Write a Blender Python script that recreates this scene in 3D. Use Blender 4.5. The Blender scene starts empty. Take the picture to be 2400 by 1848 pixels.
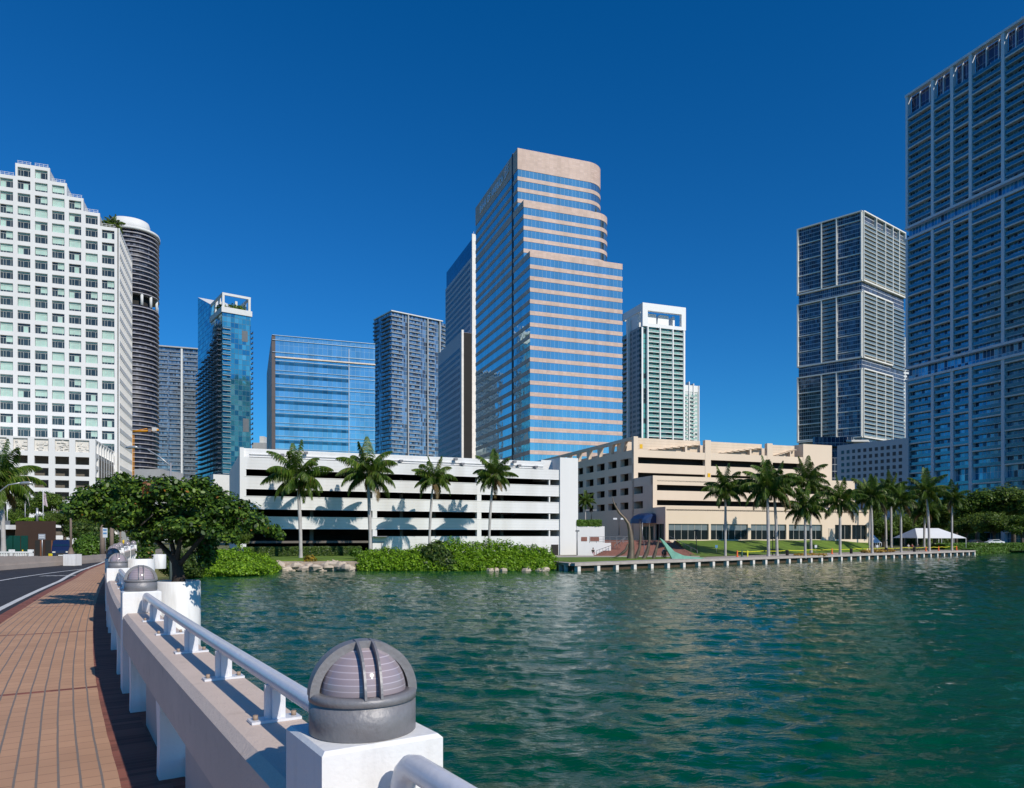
import bpy, math, random
import numpy as np
from mathutils import Vector, Matrix
random.seed(7); RNG = np.random.default_rng(7)
C = bpy.context.scene.collection
sc = bpy.context.scene
R = math.radians
# ------------------------------------------------------------ camera
F = 1710.0; HOR = 1256.0; EYE = 1.7
cam_d = bpy.data.cameras.new('camera'); cam = bpy.data.objects.new('camera', cam_d); C.objects.link(cam)
cam.location = (0, 0, EYE); cam.rotation_euler = (R(90), 0, 0)
cam_d.sensor_width = 36; cam_d.lens = 36 * F / 2400; cam_d.shift_y = (HOR - 924) / 2400
cam_d.clip_start = 0.05; cam_d.clip_end = 9000
sc.camera = cam
# ------------------------------------------------------------ light
SUN_EL = 36.0; SUN_AZ = 139.0            # azimuth clockwise from +Y
sx, sy, sz = math.sin(R(SUN_AZ)) * math.cos(R(SUN_EL)), math.cos(R(SUN_AZ)) * math.cos(R(SUN_EL)), math.sin(R(SUN_EL))
w = bpy.data.worlds.new('World'); sc.world = w; w.use_nodes = True
nt = w.node_tree; nt.nodes.clear()
wo = nt.nodes.new('ShaderNodeOutputWorld'); bg = nt.nodes.new('ShaderNodeBackground')
sky = nt.nodes.new('ShaderNodeTexSky'); sky.sky_type = 'NISHITA'; sky.sun_disc = False
sky.sun_elevation = R(SUN_EL); sky.sun_rotation = R(SUN_AZ)
sky.air_density = 1.0; sky.dust_density = 0.25; sky.ozone_density = 3.0; sky.altitude = 0
hs = nt.nodes.new('ShaderNodeHueSaturation'); hs.inputs['Saturation'].default_value = 1.22; hs.inputs['Value'].default_value = 0.92
gm = nt.nodes.new('ShaderNodeGamma'); gm.inputs[1].default_value = 1.0
nt.links.new(sky.outputs[0], hs.inputs['Color']); nt.links.new(hs.outputs[0], gm.inputs[0]); spc = nt.nodes.new('ShaderNodeSeparateColor'); cmc = nt.nodes.new('ShaderNodeCombineColor')
nt.links.new(gm.outputs[0], spc.inputs[0])
for ch, (g_, o_) in enumerate(((.36, -.10), (1.1, 0.0), (1.68, 0.0))):
    mm = nt.nodes.new('ShaderNodeMath'); mm.operation = 'MULTIPLY_ADD'; mm.inputs[1].default_value = g_; mm.inputs[2].default_value = o_
    mx_ = nt.nodes.new('ShaderNodeMath'); mx_.operation = 'MAXIMUM'; mx_.inputs[1].default_value = .02
    nt.links.new(spc.outputs[ch], mm.inputs[0]); nt.links.new(mm.outputs[0], mx_.inputs[0]); nt.links.new(mx_.outputs[0], cmc.inputs[ch])
nt.links.new(cmc.outputs[0], bg.inputs[0])
bg.inputs[1].default_value = 0.07
nt.links.new(bg.outputs[0], wo.inputs[0])
sl = bpy.data.lights.new('sun', 'SUN'); so = bpy.data.objects.new('sun', sl); C.objects.link(so)
sl.energy = 3.9; sl.angle = R(0.5); sl.color = (1.0, 0.93, 0.82)
so.rotation_euler = Vector((sx, sy, sz)).to_track_quat('Z', 'Y').to_euler()
sc.view_settings.view_transform = 'Standard'; sc.view_settings.look = 'None'
sc.view_settings.exposure = 0.0; sc.view_settings.gamma = 1.0
sc.render.engine = 'CYCLES'
# ------------------------------------------------------------ materials
MATS = {}
def nodes(name):
    m = bpy.data.materials.new(name); m.use_nodes = True; t = m.node_tree
    return m, t, t.nodes['Principled BSDF']
def M(name, col, rough=.65, metal=0, var=.12, vscale=.6, bump=0, bscale=12, spec=.4, streak=False, dirt=0):
    if name in MATS: return MATS[name]
    m, t, p = nodes(name); N = t.nodes; L = t.links
    tc = N.new('ShaderNodeTexCoord'); mp = N.new('ShaderNodeMapping')
    if streak: mp.inputs['Scale'].default_value = (1, 1, .12)
    L.new(tc.outputs['Object'], mp.inputs[0])
    nz = N.new('ShaderNodeTexNoise'); nz.inputs['Scale'].default_value = vscale; nz.inputs['Detail'].default_value = 8
    nz.inputs['Roughness'].default_value = .65
    L.new(mp.outputs[0], nz.inputs['Vector'])
    cr = N.new('ShaderNodeValToRGB'); cr.color_ramp.elements[0].position = .3; cr.color_ramp.elements[1].position = .7
    cr.color_ramp.elements[0].color = (*[max(0, c * (1 - var)) for c in col], 1)
    cr.color_ramp.elements[1].color = (*[min(1, c * (1 + var)) for c in col], 1)
    L.new(nz.outputs[0], cr.inputs[0]); out = cr.outputs[0]
    if dirt:
        n2 = N.new('ShaderNodeTexNoise'); n2.inputs['Scale'].default_value = vscale * 7; n2.inputs['Detail'].default_value = 10
        L.new(mp.outputs[0], n2.inputs['Vector'])
        r2 = N.new('ShaderNodeValToRGB'); r2.color_ramp.elements[0].position = .56; r2.color_ramp.elements[1].position = .74
        r2.color_ramp.elements[0].color = (0, 0, 0, 1); r2.color_ramp.elements[1].color = (dirt, dirt, dirt, 1)
        L.new(n2.outputs[0], r2.inputs[0])
        mx = N.new('ShaderNodeMixRGB'); L.new(r2.outputs[0], mx.inputs[0]); L.new(out, mx.inputs[1])
        mx.inputs[2].default_value = (col[0] * .42, col[1] * .38, col[2] * .33, 1); out = mx.outputs[0]
    L.new(out, p.inputs['Base Color'])
    p.inputs['Roughness'].default_value = rough; p.inputs['Metallic'].default_value = metal
    p.inputs['Specular IOR Level'].default_value = spec
    if bump:
        nb = N.new('ShaderNodeTexNoise'); nb.inputs['Scale'].default_value = bscale; nb.inputs['Detail'].default_value = 6
        L.new(tc.outputs['Object'], nb.inputs['Vector'])
        b = N.new('ShaderNodeBump'); b.inputs['Strength'].default_value = bump; b.inputs['Distance'].default_value = .02
        L.new(nb.outputs[0], b.inputs['Height']); L.new(b.outputs[0], p.inputs['Normal'])
    MATS[name] = m; return m

def panel(name, cols, line, cw, ch, lw, lh, ang, rough=.08, metal=.8, z0=0, tilt=.012, lrough=.5, warp=.006, a0=0):
    """walls or curtain glass divided in cells; ang = degrees of the facade's right-hand direction"""
    if name in MATS: return MATS[name]
    m, t, p = nodes(name); N = t.nodes; L = t.links
    geo = N.new('ShaderNodeNewGeometry')
    def dot(sock, v):
        d = N.new('ShaderNodeVectorMath'); d.operation = 'DOT_PRODUCT'; L.new(sock, d.inputs[0]); d.inputs[1].default_value = v
        return d.outputs['Value']
    def mt(op, a, b=None, c=None):
        n = N.new('ShaderNodeMath'); n.operation = op
        for i, x in enumerate((a, b, c)):
            if x is None: continue
            if isinstance(x, (int, float)): n.inputs[i].default_value = x
            else: L.new(x, n.inputs[i])
        return n.outputs[0]
    v = (math.cos(R(ang)), math.sin(R(ang)), 0); u = (-v[1], v[0], 0)
    pv, pu = dot(geo.outputs['Position'], v), dot(geo.outputs['Position'], u)
    side = mt('GREATER_THAN', mt('ABSOLUTE', dot(geo.outputs['True Normal'], v)), .72)
    a = mt('ADD', mt('MULTIPLY', pv, mt('SUBTRACT', 1.0, side)), mt('MULTIPLY', pu, side))
    a = mt('ADD', a, 5000.0 + a0)
    z = mt('ADD', dot(geo.outputs['Position'], (0, 0, 1)), 1000.0 * ch - z0)
    ac = mt('DIVIDE', a, cw); zc = mt('DIVIDE', z, ch)
    la = mt('LESS_THAN', mt('FRACT', ac), lw / cw); lz = mt('LESS_THAN', mt('FRACT', zc), lh / ch)
    line_m = mt('MAXIMUM', la, lz)
    cb = N.new('ShaderNodeCombineXYZ'); L.new(mt('FLOOR', ac), cb.inputs[0]); L.new(mt('FLOOR', zc), cb.inputs[1]); L.new(side, cb.inputs[2])
    wn = N.new('ShaderNodeTexWhiteNoise'); wn.noise_dimensions = '3D'; L.new(cb.outputs[0], wn.inputs['Vector'])
    cr = N.new('ShaderNodeValToRGB'); cr.color_ramp.interpolation = 'CONSTANT'
    els = cr.color_ramp.elements
    pos = 0
    for i, (wt, c) in enumerate(cols):
        e = els[0] if i == 0 else (els[1] if i == 1 else els.new(pos))
        e.position = pos; e.color = (*c, 1); pos += wt
    if len(cols) == 1: els[1].color = (*cols[0][1], 1)
    L.new(wn.outputs['Value'], cr.inputs[0])
    mx = N.new('ShaderNodeMixRGB'); L.new(line_m, mx.inputs[0]); L.new(cr.outputs[0], mx.inputs[1]); mx.inputs[2].default_value = (*line, 1)
    mps = N.new('ShaderNodeMapping'); mps.inputs['Scale'].default_value = (1, 1, .12); L.new(geo.outputs['Position'], mps.inputs[0])
    nst = N.new('ShaderNodeTexNoise'); nst.inputs['Scale'].default_value = .35; nst.inputs['Detail'].default_value = 8; L.new(mps.outputs[0], nst.inputs['Vector'])
    rst = N.new('ShaderNodeValToRGB'); rst.color_ramp.elements[0].position = .32; rst.color_ramp.elements[1].position = .6
    rst.color_ramp.elements[0].color = (.86, .85, .83, 1); rst.color_ramp.elements[1].color = (1, 1, 1, 1); L.new(nst.outputs[0], rst.inputs[0])
    mst = N.new('ShaderNodeMixRGB'); mst.blend_type = 'MULTIPLY'; mst.inputs[0].default_value = 1.0; L.new(mx.outputs[0], mst.inputs[1]); L.new(rst.outputs[0], mst.inputs[2]); mx = mst
    L.new(mx.outputs[0], p.inputs['Base Color'])
    L.new(mt('MULTIPLY', mt('SUBTRACT', 1.0, line_m), metal), p.inputs['Metallic'])
    L.new(mt('ADD', mt('MULTIPLY', line_m, lrough - rough), rough), p.inputs['Roughness'])
    if tilt:
        sub = N.new('ShaderNodeVectorMath'); sub.operation = 'SUBTRACT'; L.new(wn.outputs['Color'], sub.inputs[0]); sub.inputs[1].default_value = (.5, .5, .5)
        scl = N.new('ShaderNodeVectorMath'); scl.operation = 'SCALE'; L.new(sub.outputs[0], scl.inputs[0]); scl.inputs['Scale'].default_value = tilt
        nz = N.new('ShaderNodeTexNoise'); nz.inputs['Scale'].default_value = .35; nz.inputs['Detail'].default_value = 2; L.new(geo.outputs['Position'], nz.inputs['Vector'])
        s2 = N.new('ShaderNodeVectorMath'); s2.operation = 'SUBTRACT'; L.new(nz.outputs['Color'], s2.inputs[0]); s2.inputs[1].default_value = (.5, .5, .5)
        s3 = N.new('ShaderNodeVectorMath'); s3.operation = 'SCALE'; L.new(s2.outputs[0], s3.inputs[0]); s3.inputs['Scale'].default_value = warp * 6
        ad = N.new('ShaderNodeVectorMath'); L.new(scl.outputs[0], ad.inputs[0]); L.new(geo.outputs['Normal'], ad.inputs[1])
        ad2 = N.new('ShaderNodeVectorMath'); L.new(ad.outputs[0], ad2.inputs[0]); L.new(s3.outputs[0], ad2.inputs[1])
        nm = N.new('ShaderNodeVectorMath'); nm.operation = 'NORMALIZE'; L.new(ad2.outputs[0], nm.inputs[0])
        L.new(nm.outputs[0], p.inputs['Normal'])
    MATS[name] = m; return m

def leafmat(name, dark, mid, light, odd=None, odd_pos=.97, trans=.3):
    if name in MATS: return MATS[name]
    m, t, p = nodes(name); N = t.nodes; L = t.links
    geo = N.new('ShaderNodeNewGeometry'); cr = N.new('ShaderNodeValToRGB'); e = cr.color_ramp.elements
    e[0].position = 0; e[0].color = (*dark, 1); e[1].position = .5; e[1].color = (*mid, 1)
    x = e.new(.93); x.color = (*light, 1)
    if odd:
        x = e.new(odd_pos-.002); x.color = (*light, 1); x = e.new(odd_pos); x.color = (*odd, 1)
    L.new(geo.outputs['Random Per Island'], cr.inputs[0])
    L.new(cr.outputs[0], p.inputs['Base Color']); p.inputs['Roughness'].default_value = .45; p.inputs['Specular IOR Level'].default_value = .35
    tr = N.new('ShaderNodeBsdfTranslucent'); L.new(cr.outputs[0], tr.inputs[0])
    mx = N.new('ShaderNodeMixShader'); mx.inputs[0].default_value = trans
    L.new(p.outputs[0], mx.inputs[1]); L.new(tr.outputs[0], mx.inputs[2])
    L.new(mx.outputs[0], N['Material Output'].inputs[0])
    MATS[name] = m; return m

# ------------------------------------------------------------ mesh helpers
class MB:
    def __init__(s): s.v = []; s.f = []; s.m = []; s.mats = []; s.sm = []
    def mi(s, mat):
        if mat not in s.mats: s.mats.append(mat)
        return s.mats.index(mat)
    def face(s, pts, mat, smooth=False):
        i = len(s.v); s.v += [tuple(p) for p in pts]; s.f.append(tuple(range(i, i + len(pts)))); s.m.append(s.mi(mat)); s.sm.append(smooth)
    def raw(s, verts, faces, mat, smooth=False):
        i = len(s.v); s.v += [tuple(p) for p in verts]; k = s.mi(mat)
        for f in faces: s.f.append(tuple(i + j for j in f)); s.m.append(k); s.sm.append(smooth)
    def box(s, x0, x1, y0, y1, z0, z1, mat):
        vs = [(x0,y0,z0),(x1,y0,z0),(x1,y1,z0),(x0,y1,z0),(x0,y0,z1),(x1,y0,z1),(x1,y1,z1),(x0,y1,z1)]
        s.raw(vs, [(0,3,2,1),(4,5,6,7),(0,1,5,4),(1,2,6,5),(2,3,7,6),(3,0,4,7)], mat)
    def ob(s, P, d, u0, u1, o0, o1, z0, z1, mat):
        """box along facade direction d from P; o = outward distance (n = (d.y,-d.x))"""
        nx, ny = d[1], -d[0]
        q = [(u0,o0),(u0,o1),(u1,o1),(u1,o0)]
        # order for outward faces
        pts = [(P[0] + d[0]*a + nx*b, P[1] + d[1]*a + ny*b) for a, b in q]
        s.prism(pts, z0, z1, mat)
    def prism(s, pts, z0, z1, mat, cap=True, smooth=False, topmat=None):
        A = sum(pts[i][0]*pts[(i+1) % len(pts)][1] - pts[(i+1) % len(pts)][0]*pts[i][1] for i in range(len(pts)))
        if A < 0: pts = pts[::-1]
        n = len(pts); i = len(s.v); k = s.mi(mat)
        s.v += [(p[0], p[1], z0) for p in pts] + [(p[0], p[1], z1) for p in pts]
        for j in range(n):
            s.f.append((i+j, i+(j+1) % n, i+n+(j+1) % n, i+n+j)); s.m.append(k); s.sm.append(smooth)
        if cap:
            s.f.append(tuple(i+j for j in range(n))[::-1]); s.m.append(k); s.sm.append(False)
            s.f.append(tuple(i+n+j for j in range(n))); s.m.append(s.mi(topmat) if topmat else k); s.sm.append(False)
    def tube(s, pts, rad, mat, seg=10, caps=True):
        pts = [Vector(p) for p in pts]; n = len(pts)
        if not isinstance(rad, (list, tuple)): rad = [rad] * n
        rings = []; up = Vector((0, 0, 1)); prev = None
        for i, p in enumerate(pts):
            t = (pts[min(i+1, n-1)] - pts[max(i-1, 0)]).normalized()
            if prev is None:
                a = t.cross(up)
                if a.length < .05: a = Vector((1, 0, 0))
                a.normalize()
            else:
                a = (prev - t * prev.dot(t)).normalized()
            prev = a; b = t.cross(a)
            rings.append([p + (a*math.cos(2*math.pi*k/seg) + b*math.sin(2*math.pi*k/seg)) * rad[i] for k in range(seg)])
        i0 = len(s.v); m = s.mi(mat)
        for r in rings: s.v += [tuple(q) for q in r]
        for i in range(n-1):
            for k in range(seg):
                s.f.append((i0+i*seg+k, i0+i*seg+(k+1) % seg, i0+(i+1)*seg+(k+1) % seg, i0+(i+1)*seg+k)); s.m.append(m); s.sm.append(True)
        if caps:
            s.f.append(tuple(i0+k for k in range(seg))[::-1]); s.m.append(m); s.sm.append(False)
            s.f.append(tuple(i0+(n-1)*seg+k for k in range(seg))); s.m.append(m); s.sm.append(False)
    def lathe(s, prof, c, mat, seg=32, smooth=True, a0=0, a1=2*math.pi):
        full = abs(a1-a0-2*math.pi) < 1e-6; cnt = seg if full else seg+1
        i0 = len(s.v); m = s.mi(mat)
        for r, z in prof:
            for k in range(cnt):
                a = a0 + (a1-a0)*k/seg; s.v.append((c[0]+r*math.cos(a), c[1]+r*math.sin(a), c[2]+z))
        for i in range(len(prof)-1):
            for k in range(seg):
                k2 = (k+1) % cnt
                s.f.append((i0+i*cnt+k, i0+i*cnt+k2, i0+(i+1)*cnt+k2, i0+(i+1)*cnt+k)); s.m.append(m); s.sm.append(smooth)
    def mesh(s, name, off=(0, 0, 0)):
        me = bpy.data.meshes.new(name)
        me.from_pydata([(x-off[0], y-off[1], z-off[2]) for x, y, z in s.v], [], s.f)
        for m in s.mats: me.materials.append(m)
        me.polygons.foreach_set('material_index', s.m); me.polygons.foreach_set('use_smooth', s.sm)
        me.update(); return me
def tag(o, label=None, cat=None, group=None, kind=None):
    if label: o['label'] = label
    if cat: o['category'] = cat
    if group: o['group'] = group
    if kind: o['kind'] = kind
    return o
def thing(name, label, cat, loc, group=None):
    o = bpy.data.objects.new(name, None); C.objects.link(o); o.location = loc; o.empty_display_size = .5
    return tag(o, label, cat, group)
def rootloc(o):
    x = Vector((0, 0, 0))
    while o: x += o.location; o = o.parent
    return x
def part(name, mb, parent, label=None, kind=None):
    o = bpy.data.objects.new(name, mb.mesh(name, rootloc(parent))); C.objects.link(o); o.parent = parent
    return tag(o, label, None, None, kind)
def solo(name, mb, label, cat, loc=(0, 0, 0), group=None):
    o = bpy.data.objects.new(name, mb.mesh(name, loc)); C.objects.link(o); o.location = loc
    return tag(o, label, cat, group)
def struct(name, mb, kind='structure'):
    o = bpy.data.objects.new(name, mb.mesh(name)); C.objects.link(o); return tag(o, kind=kind)
def place(name, me, parent, loc, rz=0, world=True):
    o = bpy.data.objects.new(name, me); C.objects.link(o); o.parent = parent
    o.location = Vector(loc) - rootloc(parent) if world else loc; o.rotation_euler = (0, 0, rz); return o
def copy_tree(o, parent=None):
    c = o.copy(); C.objects.link(c); c.parent = parent
    for ch in list(o.children): copy_tree(ch, c)
    return c
class Pool:
    """repeated parts of one thing: the nearest hundred are objects, the others one mesh"""
    def __init__(s, root, name, limit=100): s.root = root; s.name = name; s.lim = limit; s.e = []
    def add(s, me, loc, rz): s.e.append((me, tuple(loc), rz))
    def flush(s):
        s.e.sort(key=lambda e: (e[1][0]**2 + e[1][1]**2 + (e[1][2]-40)**2 * .15))
        base = rootloc(s.root)
        for me, loc, rz in s.e[:s.lim]: place(s.name, me, s.root, loc, rz)
        rest = s.e[s.lim:]
        if not rest: return
        mb = MB()
        for me, loc, rz in rest:
            c, n = math.cos(rz), math.sin(rz); i = len(mb.v)
            mb.v += [(v.co.x*c - v.co.y*n + loc[0], v.co.x*n + v.co.y*c + loc[1], v.co.z + loc[2]) for v in me.vertices]
            ix = [mb.mi(m) for m in me.materials]
            for p in me.polygons:
                mb.f.append(tuple(i+k for k in p.vertices)); mb.m.append(ix[p.material_index]); mb.sm.append(False)
        part(s.name, mb, s.root, kind='stuff')
def XP(px, D): return (px - 1200) / F * D
def ZP(py, D): return EYE + (HOR - py) / F * D
def P2(px, D): return (XP(px, D), D)
def hit(P, d, px):
    r = (px - 1200) / F
    return (r * P[1] - P[0]) / (d[0] - r * d[1])
def go(P, d, t): return (P[0] + d[0]*t, P[1] + d[1]*t)
def dirs(ang): return (math.cos(R(ang)), math.sin(R(ang))), (-math.sin(R(ang)), math.cos(R(ang)))
V, U = dirs(20); NU = (-U[0], -U[1]); NV = (-V[0], -V[1])
def rz(d): return math.atan2(d[1], d[0])

WATER = -2.9; GROUND = -1.9; PLAT = -0.9
# ------------------------------------------------------------ common materials
white = M('white_paint_wall', (.74, .73, .715), .7, var=.05, vscale=.15, streak=True)
whiteb = M('white_painted_concrete', (.80, .79, .775), .6, var=.06, vscale=1.1, bump=.15, bscale=40, dirt=.3, streak=True)
beige = M('beige_stucco', (.77, .625, .475), .8, var=.05, vscale=.12, streak=True)
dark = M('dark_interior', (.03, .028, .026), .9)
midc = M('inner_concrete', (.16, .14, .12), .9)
metalw = M('white_metal', (.75, .75, .76), .4)
slabw = M('slab_white', (.68, .68, .66), .7, var=.06)
slabg = M('slab_grey', (.40, .41, .42), .7, var=.08)
gravel = M('roof_gravel', (.35, .33, .3), .9)
blackm = M('black_metal', (.02, .02, .022), .45)
greym = M('grey_metal', (.22, .22, .23), .45, metal=.3)
silver = M('galvanised_steel', (.5, .5, .5), .4, metal=.6)

# ============================================================ WATER
def water():
    m, t, p = nodes('water_surface'); N = t.nodes; L = t.links
    p.inputs['Base Color'].default_value = (.0, .056, .042, 1)
    p.inputs['Roughness'].default_value = .06; p.inputs['IOR'].default_value = 1.33
    p.inputs['Specular IOR Level'].default_value = .36
    geo = N.new('ShaderNodeNewGeometry')
    big = N.new('ShaderNodeTexNoise'); big.inputs['Scale'].default_value = .022; big.inputs['Detail'].default_value = 3; L.new(geo.outputs['Position'], big.inputs['Vector'])
    cr = N.new('ShaderNodeValToRGB'); cr.color_ramp.elements[0].position = .35; cr.color_ramp.elements[1].position = .65
    cr.color_ramp.elements[0].color = (.0, .052, .022, 1); cr.color_ramp.elements[1].color = (.0, .085, .032, 1)
    L.new(big.outputs[0], cr.inputs[0]); L.new(cr.outputs[0], p.inputs['Base Color'])
    prev = None
    for scale, dist, st in ((1.3, .11, .7), (3.6, .045, .55), (9, .014, .45), (22, .005, .35)):
        mp = N.new('ShaderNodeMapping'); mp.inputs['Scale'].default_value = (.75, 1.35, 1); mp.inputs['Rotation'].default_value = (0, 0, R(12))
        L.new(geo.outputs['Position'], mp.inputs[0])
        nz = N.new('ShaderNodeTexNoise'); nz.inputs['Scale'].default_value = scale; nz.inputs['Detail'].default_value = 4; nz.inputs['Distortion'].default_value = .5
        L.new(mp.outputs[0], nz.inputs['Vector'])
        b = N.new('ShaderNodeBump'); b.inputs['Strength'].default_value = st; b.inputs['Distance'].default_value = dist
        L.new(nz.outputs[0], b.inputs['Height'])
        if prev: L.new(prev.outputs[0], b.inputs['Normal'])
        prev = b
    L.new(prev.outputs[0], p.inputs['Normal'])
    nr, na = 420, 620
    r = np.exp(np.linspace(math.log(7.0), math.log(330.0), nr)); a = np.linspace(R(-56), R(56), na)
    RR, AA = np.meshgrid(r, a, indexing='ij'); X = RR*np.sin(AA); Y = RR*np.cos(AA); Z = np.zeros_like(X)
    rg = np.random.default_rng(3)
    for i in range(60):
        lam = .4 * (3.2/.4) ** rg.random(); th = rg.normal(R(80), R(30)); ph = rg.random()*6.28
        k = 2*math.pi/lam; amp = .0042 * lam ** .8
        fade = np.clip(1.6 - RR*.0032/lam*2.2, 0, 1)
        w0 = np.sin(k*(X*math.cos(th) + Y*math.sin(th)) + ph + .8*np.sin(.35*X*math.sin(th)+.21*Y+ph))
        Z += amp*fade*(w0 + .28*np.cos(2*(k*(X*math.cos(th)+Y*math.sin(th))+ph)))
    Z += WATER
    vs = np.stack([X, Y, Z], -1).reshape(-1, 3)
    idx = np.arange(nr*na).reshape(nr, na)
    q = np.stack([idx[:-1, :-1], idx[:-1, 1:], idx[1:, 1:], idx[1:, :-1]], -1).reshape(-1, 4)[:, ::-1]
    n0 = len(vs)
    vs = np.vstack([vs, [[-5000, -5000, WATER-.25], [5000, -5000, WATER-.25], [5000, 5000, WATER-.25], [-5000, 5000, WATER-.25]]])
    q = np.vstack([q, [[n0, n0+1, n0+2, n0+3]]])
    me = bpy.data.meshes.new('water'); me.vertices.add(len(vs)); me.vertices.foreach_set('co', vs.ravel())
    me.loops.add(q.size); me.loops.foreach_set('vertex_index', q.ravel().astype(np.int32))
    me.polygons.add(len(q)); me.polygons.foreach_set('loop_start', np.arange(0, q.size, 4, dtype=np.int32))
    me.polygons.foreach_set('loop_total', np.full(len(q), 4, dtype=np.int32)); me.polygons.foreach_set('use_smooth', np.ones(len(q), dtype=bool))
    me.materials.append(m); me.update(); me.validate()
    o = bpy.data.objects.new('water', me); C.objects.link(o); tag(o, kind='structure')
water()

# ============================================================ GROUND
grass = M('lawn_grass', (.115, .19, .018), .9, var=.3, vscale=.5, bump=.5, bscale=8)
earth = M('ground_earth', (.16, .16, .07), .9, var=.25, vscale=.1)
pave = M('promenade_concrete', (.40, .35, .31), .85, var=.1, vscale=.4)
SW0 = (7.9, 94.1); SW1 = (111.0, 176.0)                 # seawall line
swl = math.dist(SW0, SW1); SD = ((SW1[0]-SW0[0])/swl, (SW1[1]-SW0[1])/swl); SN = (SD[1], -SD[0])
SWL = P2(1291, 101.5)
def ground():
    mb = MB()
    shore = [(-4000, 70), (-60, 66), P2(425, 82), P2(520, 84.5), P2(650, 97.5), P2(840, 98.5), P2(1050, 99.5), P2(1230, 101), SWL,
             SW0, SW1, (150, 212), (260, 270), (4000, 700)]
    # shift sea wall line a little inland so that the wall itself stands in front
    mb.prism(shore + [(4000, 4500), (-4000, 4500)], -3.6, GROUND, earth)
    struct('ground', mb)
    mb = MB()
    mb.prism([(-27.6, 38), (-27.6, 50), (-33, 64), (-46, 82), (-62, 108), (-90, 150), (-400, 300), (-400, 38)], -3.4, PLAT, earth)
    struct('raised_bank', mb)
    mb = MB()   # lawn with palms before the white garage
    mb.prism([P2(470, 85.5), P2(650, 98.5), P2(840, 99.5), P2(1050, 100.5), P2(1230, 102), P2(1289, 103), P2(1289, 128), P2(1140, 131), P2(562, 112), P2(470, 106)], GROUND, -1.56, grass)
    struct('lawn_strip', mb)
    mb = MB()   # promenade
    p0 = go(SW0, SN, -.3)
    mb.prism([go(SW0, SN, -.02), go(SW1, SN, -.02), go(SW1, SN, -7), go(go(SW0, SD, 60), SN, -8.5), go(go(SW0, SD, 10), SN, -2.2), go(SWL, SD, .5), SWL], GROUND+.002, GROUND+.06, pave)
    struct('promenade', mb)
    mb = MB()
    mb.prism([go(go(SW0, SD, 2), SN, -2.3), go(go(SW0, SD, 34), SN, -4.6), P2(1600, 122), P2(1300, 118), go(SWL, U, 2)], GROUND+.002, GROUND+.10, grass)
    struct('lawn_corner', mb)
    mb = MB()
    mb.prism([P2(1296, 118.5), P2(1640, 122.5), P2(1640, 127), P2(1296, 130)], GROUND+.002, GROUND+.08, M('plaza_paving', (.42, .37, .33), .85))
    struct('plaza_pavement', mb)
ground()
T3C = None
# beige garage frame
A0 = P2(1485, 165.0); t2 = hit(A0, NU, 1530); t3 = hit(A0, NU, 1560)
A2 = go(A0, NU, t2); A3 = go(A0, NU, t3)
BZ = .8
def lawn_slope():
    mb = MB(); n, k = 44, 12; rows = []
    for i in range(n+1):
        f = i/n
        a = go(go(SW0, SD, 37 + f*60), SN, -9.4)
        b = go(go(A3, V, 2.2 + f*54), NU, .02)
        bz = BZ - .15 - max(0, f-.75)*3
        for j in range(k+1):
            g = j/k; s = g*g*(3-2*g)
            rows.append((a[0]+(b[0]-a[0])*g, a[1]+(b[1]-a[1])*g, GROUND+.03+(bz-GROUND)*s + .05*math.sin(i*.9)*s))
    fs = [(i*(k+1)+j, (i+1)*(k+1)+j, (i+1)*(k+1)+j+1, i*(k+1)+j+1) for i in range(n) for j in range(k)]
    mb.raw(rows, fs, grass, True); struct('lawn_slope', mb)
lawn_slope()
def seawall():
    root = thing('seawall', 'long concrete seawall with evenly spaced white pile caps along the promenade', 'seawall', (SW0[0], SW0[1], WATER))
    cc = M('seawall_cap', (.42, .37, .33), .85, var=.15, vscale=1); bw = M('seawall_panel', (.07, .05, .03), .9, var=.35, vscale=1.5)
    L2 = math.dist(SWL, SW0); d2 = ((SW0[0]-SWL[0])/L2, (SW0[1]-SWL[1])/L2)
    mb = MB()
    mb.ob(SW0, SD, -.4, swl, .0, .75, GROUND-.28, GROUND+.08, cc); mb.ob(SWL, d2, 0, L2-.05, 0, .6, GROUND-.28, GROUND+.078, cc)
    part('cap_beam', mb, root)
    mb = MB(); mb.ob(SW0, SD, 0, swl, -.3, .2, WATER-.6, GROUND-.28, bw); mb.ob(SWL, d2, 0, L2, -.3, .2, WATER-.6, GROUND-.281, bw); part('wall_panel', mb, root)
    n = 38; wp = M('pile_white', (.72, .67, .6), .8, var=.12, vscale=2)
    pm = MB(); pm.ob((0, 0), SD, -.27, .27, .2, .80, 0, .70, wp); me = pm.mesh('pile')
    for i in range(n):
        q = go(SW0, SD, .3 + (i/(n-1))*(swl-.8)); place('pile', me, root, (q[0], q[1], WATER-.06))
    pm = MB(); pm.ob((0, 0), d2, -.2, .2, .2, .65, 0, .78, wp); me = pm.mesh('pile')
    for i in range(4): q = go(SWL, d2, .8+i*L2/4.2); place('pile', me, root, (q[0], q[1], WATER-.06))
seawall()

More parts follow.
